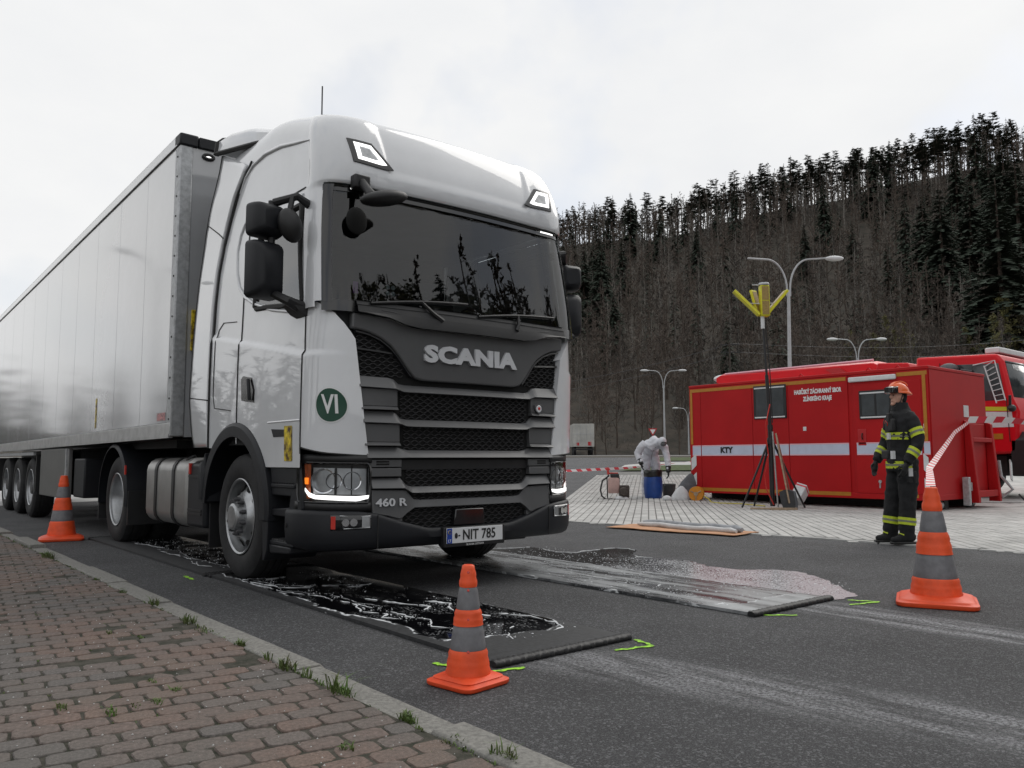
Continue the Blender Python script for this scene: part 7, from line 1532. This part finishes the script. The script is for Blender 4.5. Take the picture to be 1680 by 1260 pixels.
def bare_tree(seed, H, spread, nb=15, start=.22, tw=3, dense=1., lv4=2, wk=1., tk=1.):
    rr = random.Random(seed); T = TB(); n = 9; pts = []; p = Vector((0, 0, -.3)); lean = Vector((rr.uniform(-.04, .04), rr.uniform(-.04, .04), 1))
    for i in range(n): pts.append(p.copy()); p = p + (lean + Vector((rr.gauss(0, .04), rr.gauss(0, .04), 0)))*H/(n-1)
    r0 = H*.0115*tk; T.t.tube(pts, [r0*(1-.93*(i/(n-1))) for i in range(n)], 6)
    for k in range(nb):
        f = start + (1-start)*(k+rr.random())/nb*.97; ip = f*(n-1); i = min(n-2, int(ip)); b0 = pts[i].lerp(pts[i+1], ip-i); az = k*2.4+rr.uniform(-.5, .5); elev = lerp(.55, 1.15, f)+rr.uniform(-.15, .2)
        ln = spread*(1.15-f*.85)*rr.uniform(.75, 1.15)*(.55+.45*math.sin(math.pi*min(1, .25+f*.75))); d = Vector((math.cos(az)*math.cos(elev), math.sin(az)*math.cos(elev), math.sin(elev)))
        q = [b0]; dd = d.copy()
        for s_ in range(4): dd = (dd+Vector((rr.gauss(0, .16), rr.gauss(0, .16), rr.gauss(.06, .10)))).normalized(); q.append(q[-1]+dd*ln/4)
        rb = r0*(1-.9*f)*.55; T.t.tube(q, [rb, rb*.75, rb*.5, rb*.32, rb*.12], 4)
        for s_ in range(int(9*dense)):
            t_ = rr.uniform(.18, 1); ii = min(3, int(t_*4)); b1 = q[ii].lerp(q[ii+1], t_*4-ii if t_ < 1 else 1); d2 = (dd*.5+Vector((rr.gauss(0, .7), rr.gauss(0, .7), rr.gauss(.35, .4)))).normalized(); l2 = ln*rr.uniform(.22, .42)
            sliver(T.c, b1, d2, l2, H*.0055*wk, rr); 
            for s3 in range(tw):
                u_ = rr.uniform(.2, 1); b2 = b1+d2*l2*u_; d3 = (d2*.6+Vector((rr.gauss(0, .6), rr.gauss(0, .6), rr.gauss(.3, .4)))).normalized(); l3 = l2*rr.uniform(.3, .65); sliver(T.c, b2, d3, l3, H*.0045*wk, rr)
                for s4 in range(lv4): sliver(T.c, b2+d3*l3*rr.uniform(.3, .9), (d3*.6+Vector((rr.gauss(0, .6), rr.gauss(0, .6), rr.gauss(.25, .4)))).normalized(), l3*.6, H*.0042*wk, rr)
    return T
def spray(mb, a, d, ln, w, rr, droop):
    """needle branch: a few overlapping ragged quads along a drooping twig"""
    d = d.normalized(); side_ = d.cross(Vector((0, 0, 1))).normalized(); n = 5; p = a.copy()
    for i in range(n):
        e = p + d*ln/n + Vector((0, 0, -droop*ln*(i+.5)/n/n*1.6)); ww = w*(1-.75*i/n)*rr.uniform(.7, 1.3)
        for s_ in (-1, 1):
            tip = p.lerp(e, .8)+side_*s_*ww+Vector((0, 0, rr.uniform(-.35, .12)*ww)); k = len(mb.v); mb.v += [tuple(q) for q in (p, e, tip+d*ln*.10, tip-d*ln*.02)]; mb.f.append((k, k+1, k+2, k+3))
        p = e
def spruce(seed, H, rad, start=.08, dens=1., gap=.1, top=.0):
    rr = random.Random(seed); T = TB(); T.t.tube([(0, 0, -.3), (rr.uniform(-.1, .1), rr.uniform(-.1, .1), H*.5), (0, 0, H)], [H*.012, H*.0075, .02], 6); z = H*start
    while z < H*.985:
        f = z/H; R_ = rad*(1-f)**.82*(1 if f > start+.12 else .55+.45*(f-start)/.12)+.12
        for k in range(int(rr.uniform(6, 9)*dens)):
            if rr.random() < gap: continue
            az = rr.random()*6.2832; ln = R_*rr.uniform(.62, 1.15); d = Vector((math.cos(az), math.sin(az), rr.uniform(-.05, .28)-(.25*(1-f)))); b0 = Vector((0, 0, z+rr.uniform(-.2, .2)))
            T.t.tube([b0, b0+d.normalized()*ln*.7], [.03*(1-f)+.008, .006], 3, cap=False); spray(T.c, b0+d*ln*.12, d, ln, ln*.26+.10, rr, .55)
            if ln > 1: spray(T.c, b0+d*ln*.35+Vector((0, 0, -.15)), (d+Vector((rr.gauss(0, .35), rr.gauss(0, .35), -.1))), ln*.55, ln*.22, rr, .6)
        z += H*.019*rr.uniform(.8, 1.3)
    return T
def pine(seed, H, rad, start=.5):
    """tall thin forest pine, bare below with stubs, ragged crown on top"""
    rr = random.Random(seed); T = TB(); b = Vector((rr.uniform(-.5, .5), rr.uniform(-.5, .5), H*.55)); T.t.tube([(0, 0, -.3), tuple(b), (b.x*1.2, b.y*1.2, H)], [H*.0085, H*.0062, .03], 6)
    for k in range(20):
        z = H*rr.uniform(.18, start+.05); az = rr.random()*6.28; d = Vector((math.cos(az), math.sin(az), rr.uniform(-.2, .5))); sliver(T.c, Vector((b.x*z/H*1.3, b.y*z/H*1.3, z)), d, rr.uniform(.5, 1.8), .06, rr)
    for k in range(62):
        f = rr.uniform(0, 1)**.9; z = lerp(H*start, H*.98, f); az = rr.random()*6.28; ln = rad*(1-.65*f)*rr.uniform(.45, 1.15); d = Vector((math.cos(az), math.sin(az), rr.uniform(-.1, .45))); b0 = Vector((b.x*1.15, b.y*1.15, z)); T.t.tube([b0, b0+d*ln*.8], [.035, .008], 3, cap=False)
        spray(T.c, b0+d*ln*.25, d, ln, ln*.30+.15, rr, .15); spray(T.c, b0+d*ln*.5, d+Vector((rr.gauss(0, .5), rr.gauss(0, .5), .15)), ln*.5, ln*.3+.1, rr, .1)
    return T
def leafy(seed, H, spread):
    T = bare_tree(seed, H, spread, 13, .12, 2, .9); rr = random.Random(seed+1); vs_ = list(T.c.v)
    for _ in range(1500):
        p = Vector(vs_[rr.randrange(len(vs_))])+Vector((rr.gauss(0, .12), rr.gauss(0, .12), rr.gauss(0, .12))); s_ = rr.uniform(.05, .13); a = Vector((rr.gauss(0, 1), rr.gauss(0, 1), rr.gauss(0, 1))).normalized(); b_ = a.orthogonal().normalized(); k = len(T.c.v); T.c.v += [tuple(p-a*s_), tuple(p-b_*s_*.6), tuple(p+a*s_), tuple(p+b_*s_*.6)]; T.c.f.append((k, k+1, k+2, k+3))
    return T
KIND = {}
def reg(key, gens, mats):
    lst = []
    for T in gens:
        a = T.t.mesh(key+'_trunk', 60, False); a.materials.append(mats[0]); b = T.c.mesh(key+'_crown', 0, False); b.materials.append(mats[1]); lst.append((a, b, T))
    KIND[key] = lst
reg('bare', [bare_tree(s_, 15, 4.4) for s_ in (1, 2, 3, 4)], (MT['bark'], MT['twig']))
MT['barkpale'] = mat('bark_pale', (.15, .138, .122), .9, var=.35, scale=2)
reg('bare2', [bare_tree(s_, 15, 3.6, 17, .3) for s_ in (5, 6, 7)], (MT['barkpale'], MT['twig2']))
reg('spruce', [spruce(11, 20, 3.6), spruce(12, 20, 3.1, .12, .9, .2), spruce(13, 20, 4.2, .05, 1., .15)], (MT['barkpine'], MT['needle']))
reg('pine', [pine(21, 22, 2.8), pine(22, 22, 2.4, .40), pine(23, 22, 3.0, .55), pine(24, 22, 2.1, .34), pine(25, 22, 2.6, .58)], (MT['barkpine'], MT['pineneedle']))
reg('leafy', [leafy(31, 9, 3.2), leafy(32, 9, 2.8)], (MT['bark'], MT['bud']))
tr = random.Random(42)
NAMES = dict(bare='bare_tree', bare2='bare_tree', spruce='spruce_tree', pine='pine_tree', leafy='budding_tree')
def plant(kind, u, w, H, label, group, v=None, sxy=1.):
    lst = KIND[kind]; a, b, T = lst[v % len(lst)] if v is not None else tr.choice(lst); h0 = {'bare': 15, 'bare2': 15, 'spruce': 20, 'pine': 22, 'leafy': 9}[kind]; s = H/h0
    o = thing(NAMES[kind], label, 'tree', cw(u, w, hill_z(u, w)-.2), tr.random()*6.283, group); o.scale = (s*sxy, s*sxy, s)
    for nm, me in (('trunk', a), ('crown', b)): c = bpy.data.objects.new(nm, me); COL.objects.link(c); c.parent = o
    return o
PX = lambda px, w: (px-840)/1329.2*w
rest = {}
def hint(px): return min(1, max(0, (px-880)/800))
count = 0
# ridge pines, thin trunks against the sky
px = 905.
while px < 1700:
    for row in range(2):
        w = 326+row*20+tr.uniform(-12, 12); H = tr.uniform(17, 25)*(.74 if px < 1000 else .86 if px < 1150 else 1.0); plant('pine', PX(px+tr.uniform(-5, 5), w), w, H, 'tall thin pine on the ridge standing against the white sky', 'pines along the ridge', None, tr.uniform(1.05, 1.55)); count += 1
    px += tr.uniform(7, 13) if px > 1330 else tr.uniform(8, 15)
# dark spruces picked out on the slope: (px, w, height)
SPR = [(960, 215, 22, 1.2), (945, 190, 20, 1.2), (990, 200, 23, 1.1), (1025, 235, 20, 1.0), (950, 160, 17, 1.1), (1010, 175, 16, 1.1), (1330, 240, 18, 1.0), (1410, 230, 20, 1.0), (1150, 250, 18, .9), (1560, 190, 34, 1.25), (1500, 235, 27, 1.0), (1530, 205, 30, 1.1), (1655, 150, 40, 1.35), (1690, 175, 44, 1.3), (1610, 210, 33, 1.2), (1365, 265, 27, .9), (1215, 290, 24, .9), (1040, 300, 26, 1.0), (1000, 270, 22, 1.0), (975, 240, 20, 1.0), (1090, 285, 20, .9), (985, 225, 24, 1.0), (1130, 300, 20, .8), (1450, 300, 28, 1.0), (1590, 260, 33, 1.1), (1645, 240, 40, 1.1), (1670, 215, 42, 1.2), (1480, 320, 26, .9), (940, 295, 20, 1.0), (925, 250, 18, 1.0), (1185, 312, 20, .9), (1250, 320, 22, .8), (1300, 318, 24, .8), (1420, 318, 26, .9), (1625, 290, 38, 1.0)]
ORD = ['rightmost', 'second from the right', 'third from the right', 'fourth from the right', 'fifth from the right', 'sixth from the right', 'seventh from the right', 'eighth from the right', 'ninth from the right', 'leftmost']
BIG = {(q[0], q[1]): 'tall dark spruce, %s of the large spruces on the right slope' % ORD[k] for k, q in enumerate(sorted([q for q in SPR if q[0] > 1485 and q[2] > 26], key=lambda q: -q[0])[:10])}
for i, (px, w, H, k) in enumerate(SPR):
    plant('spruce', PX(px, w), w, H, BIG.get((px, w)) or 'dark green spruce among the bare trees on the slope', 'large spruces at the right' if (px, w) in BIG else 'spruces on the slope', i, k); count += 1
for px, w, H in ((1440, 150, 12), (1475, 146, 13), (1405, 156, 11), (1510, 144, 12), (1640, 140, 16), (1668, 146, 18), (1600, 148, 12), (1460, 160, 12), (1655, 160, 15), (1490, 155, 12)):
    plant('leafy', PX(px, w), w, H, 'yellow-green budding tree at the foot of the slope behind the fire engine', 'budding trees at the foot of the slope'); count += 1
# bare broadleaf wood: nearest as things, the rest as one mass
spots = []
w = 106.
while w < 352:
    st = 4.3 + (w-106)*.004; half = w*.72
    u = -.16*w + tr.uniform(0, st)
    while u < half:
        spots.append((u+tr.uniform(-1.6, 1.6), w+tr.uniform(-2, 2))); u += st*tr.uniform(.75, 1.3)
    w += st*1.1*(1+(w-106)*.0022)
spots.sort(key=lambda q: q[1])
def seen(u, w): p_ = 840+1329.2*u/w; return 905 < p_ < 1690
nbare = 0; massT, massC = [], []
for u, w in spots:
    kind = 'bare' if tr.random() < .6 else 'bare2'; H = tr.uniform(15, 21) if w > 295 else tr.uniform(10, 18) if w > 118 else tr.uniform(7, 13)
    if (w < 170 and tr.random() < .05) or (w >= 170 and tr.random() < .09): kind = 'spruce'; H *= 1.1
    if seen(u, w) and w > 100 and count < 305:
        plant(kind, u, w, H, {'bare': 'brown leafless broadleaf tree on the lower slope of the wood', 'bare2': 'grey-brown leafless slender tree on the lower slope of the wood', 'spruce': 'young spruce among leafless trees low on the slope'}[kind], {'bare': 'brown bare trees low on the slope', 'bare2': 'slender bare trees low on the slope', 'spruce': 'young spruces low on the slope'}[kind], None, tr.uniform(.85, 1.2)); count += 1
    else:
        rest.setdefault(kind, []).append((u, w, H)) if 830 < 840+1329.2*u/w < 1740 else None
LOW = dict(bare=[bare_tree(s_, 15, 4.6, 11, .2, 3, .7, 1, 2.5, 1.6) for s_ in (71, 72, 73)], bare2=[bare_tree(s_, 15, 3.8, 11, .28, 3, .7, 1, 2.5, 1.7) for s_ in (74, 75)], spruce=[spruce(76, 20, 3.4, .1, .34, .2), spruce(77, 20, 2.9, .14, .34, .25)])
def mass(name, label, kind, items, thin, mslot):
    print('mass', kind, len(items))
    """one object: many trees fused into a far-off mass"""
    V_, F4, F3, off = [], [], [], 0; MI4, MI3 = [], []
    for (u, w, H) in items:
        T = tr.choice(LOW[kind]); s = H/{'bare': 15, 'bare2': 15, 'spruce': 20}[kind]; rz = tr.random()*6.28; c, s2 = math.cos(rz), math.sin(rz); p = cw(u, w, hill_z(u, w)-.2)
        for mi, mb in ((0, T.t), (1, T.c)):
            v = getattr(mb, '_np', None)
            if v is None: v = mb._np = np.array(mb.v); mb._q = np.array([f for f in mb.f if len(f) == 4]).reshape(-1, 4); mb._t = np.array([f for f in mb.f if len(f) == 3]).reshape(-1, 3)
            V_.append(np.stack([(v[:, 0]*c-v[:, 1]*s2)*s+p.x, (v[:, 0]*s2+v[:, 1]*c)*s+p.y, v[:, 2]*s+p.z], 1)); qf = mb._q; tf = mb._t
            if thin < 1 and mi == 1:
                keep = np.random.RandomState(int(u*10) % 1000).rand(len(qf)) < thin; qf = qf[keep]; tf = tf[keep[:len(tf)]] if len(tf) == len(keep) else tf
            F4.append(qf+off); F3.append(tf+off); MI4.append(np.full(len(qf), mi)); MI3.append(np.full(len(tf), mi)); off += len(v)
    V_ = np.concatenate(V_); F4 = np.concatenate(F4); F3 = np.concatenate(F3); me = bpy.data.meshes.new(name); me.vertices.add(len(V_)); me.vertices.foreach_set('co', V_.astype(np.float32).ravel())
    nl = F4.size+F3.size; me.loops.add(nl); me.loops.foreach_set('vertex_index', np.concatenate([F4.ravel(), F3.ravel()]).astype(np.int32)); npoly = len(F4)+len(F3); me.polygons.add(npoly)
    me.polygons.foreach_set('loop_start', np.concatenate([np.arange(len(F4))*4, F4.size+np.arange(len(F3))*3]).astype(np.int32))
    for q in mslot: me.materials.append(q)
    me.polygons.foreach_set('material_index', np.concatenate(MI4+MI3).astype(np.int32)); me.update(); me.validate()
    o = bpy.data.objects.new(name, me); COL.objects.link(o); tag(o, label, 'wood', kind='stuff'); return o
for kind, lab, th, ms in (('bare', 'dense brown leafless wood covering the hillside', 1., (MT['bark'], MT['twig'])), ('bare2', 'grey-brown leafless slender trees filling the hillside wood', 1., (MT['barkpale'], MT['twig2'])), ('spruce', 'scattered young spruces inside the leafless wood', 1., (MT['barkpine'], MT['needle']))):
    if rest.get(kind): mass('hillside_wood', lab, kind, rest[kind], th, ms)
# brush along the foot of the wood
bt = bare_tree(61, 3.2, 1.6, 12, .05, 2, .8); items = [(tr.uniform(-12, 80), tr.uniform(103.5, 112), tr.uniform(1.4, 3.4)) for _ in range(80)]; KIND['bare'] = [(None, None, bt)]
h15 = 15
def brush():
    mb = MB()
    for u, w, H in items:
        p = cw(u, w, hill_z(u, w)-.1); s = H/3.2; M_ = Matrix.Translation(p) @ Matrix.Rotation(tr.random()*6.28, 4, 'Z') @ Matrix.Scale(s, 4); mb.add([M_ @ Vector(v) for v in bt.c.v], bt.c.f)
    return mb
o = brush().build('brush', MT['twig2'], angle=0, recalc=False); tag(o, 'low brown brush along the foot of the wood', 'brush', kind='stuff')
# trees across the pavement, mirrored in the windscreen and the trailer
KIND.pop('bare')
reg('bare', LOW['bare'], (MT['bark'], MT['twig'])); reg('bare2', LOW['bare2'], (MT['bark'], MT['twig2']))
for i, (x, y, kind, H) in enumerate(((6.5, -17.5, 'bare', 9.5), (8.8, -17.2, 'bare2', 10.5), (10.6, -17.6, 'spruce', 10), (12.2, -16.2, 'bare', 11), (14.2, -15.5, 'bare2', 11), (16.5, -16.5, 'bare', 12), (4.5, -19, 'bare', 9), (18.5, -14.5, 'spruce', 9), (11.5, -14.2, 'bare', 8), (2, -20, 'bare2', 7), (21, -18, 'bare', 13), (7.6, -16.2, 'bare2', 7.5), (9.7, -15.6, 'bare', 8), (13.2, -17.5, 'bare', 10.5), (15.4, -14.2, 'bare2', 9), (17.6, -16.8, 'bare', 11), (5.6, -16.8, 'bare2', 7)) + tuple((2.6+k*.82, -18.0-.6*(k % 3)+.12*k, 'leafy', 7.4+(k*7 % 5)*.42) for k in range(24))):
    lst = KIND[kind]; a, b, T = lst[i % len(lst)]; H *= 1.2; s = H/{'spruce': 20, 'leafy': 9}.get(kind, 15); o = thing(NAMES[kind], 'tree mirrored in the lower part of the truck windscreen', 'tree', (x, y, -.1), i*1.3, 'trees mirrored in the windscreen'); o.scale = (s*1.25, s*1.25, s)
    for nm, me in (('trunk', a), ('crown', b)): c = bpy.data.objects.new(nm, me); COL.objects.link(c); c.parent = o
for i in range(20):  # unseen row, set close and tall to dim the cab and trailer sides
    kind = ('spruce', 'bare2', 'spruce', 'bare')[i % 4]; lst = KIND[kind]; a, b, T = lst[i % len(lst)]; H = 10+(i*37 % 5)*1.1; s = H/(20 if kind == 'spruce' else 15); o = thing(NAMES[kind], 'tree mirrored in the truck side window and trailer side', 'tree', (-22-3.5*(i % 3), -12+i*4.1, -.1), i*1.7, 'trees mirrored in the trailer side'); o.scale = (s*1.2, s*1.2, s)
    for nm, me in (('trunk', a), ('crown', b)): c = bpy.data.objects.new(nm, me); COL.objects.link(c); c.parent = o
# wood far along the pavement, mirrored in the trailer
for i in range(34):
    kind = ('spruce', 'bare', 'bare2')[i % 3]; lst = KIND[kind]; me_a, me_b, T = lst[i % len(lst)]; H = 9+(i*53 % 7)*.6; s = H/(20 if kind == 'spruce' else 15); o = thing(NAMES[kind], 'distant tree mirrored low in the glossy trailer side', 'tree', (-9-(i % 17)*2.6, 78+(i*29 % 23)*1.6, -.1), i*1.1, 'distant trees mirrored in the trailer side'); o.scale = (s*1.35, s*1.35, s)
    for nm, me in (('trunk', me_a), ('crown', me_b)): c = bpy.data.objects.new(nm, me); COL.objects.link(c); c.parent = o
# service building across the pavement, mirrored in the trailer side
t = thing('service_building', 'low grey service building mirrored in the glossy trailer side', 'building', (-36, 26, 0))
MT['render_grey'] = mat('render_grey', (.26, .255, .245), .85, var=.15, scale=.6, detail=7)
q = MB(); q.box(-5, 5, -16, 18, 0, 4.4); wl = q.build('wall', MT['render_grey'], t); q = MB(); q.box(-5.4, 5.6, -16.4, 18.4, 4.4, 4.85); q.build('roof', MT['galv'], t)
for k in range(9):
    y = -14.2+k*3.6; q = MB(); q.box(5.0, 5.06, y, y+2.2, 1.0, 3.2); w_ = q.build('window', MT['haz'], t); q = MB(); q.box(5.055, 5.075, y+.1, y+2.1, 1.1, 3.1); q.build('pane', MT['darkglass'], w_)
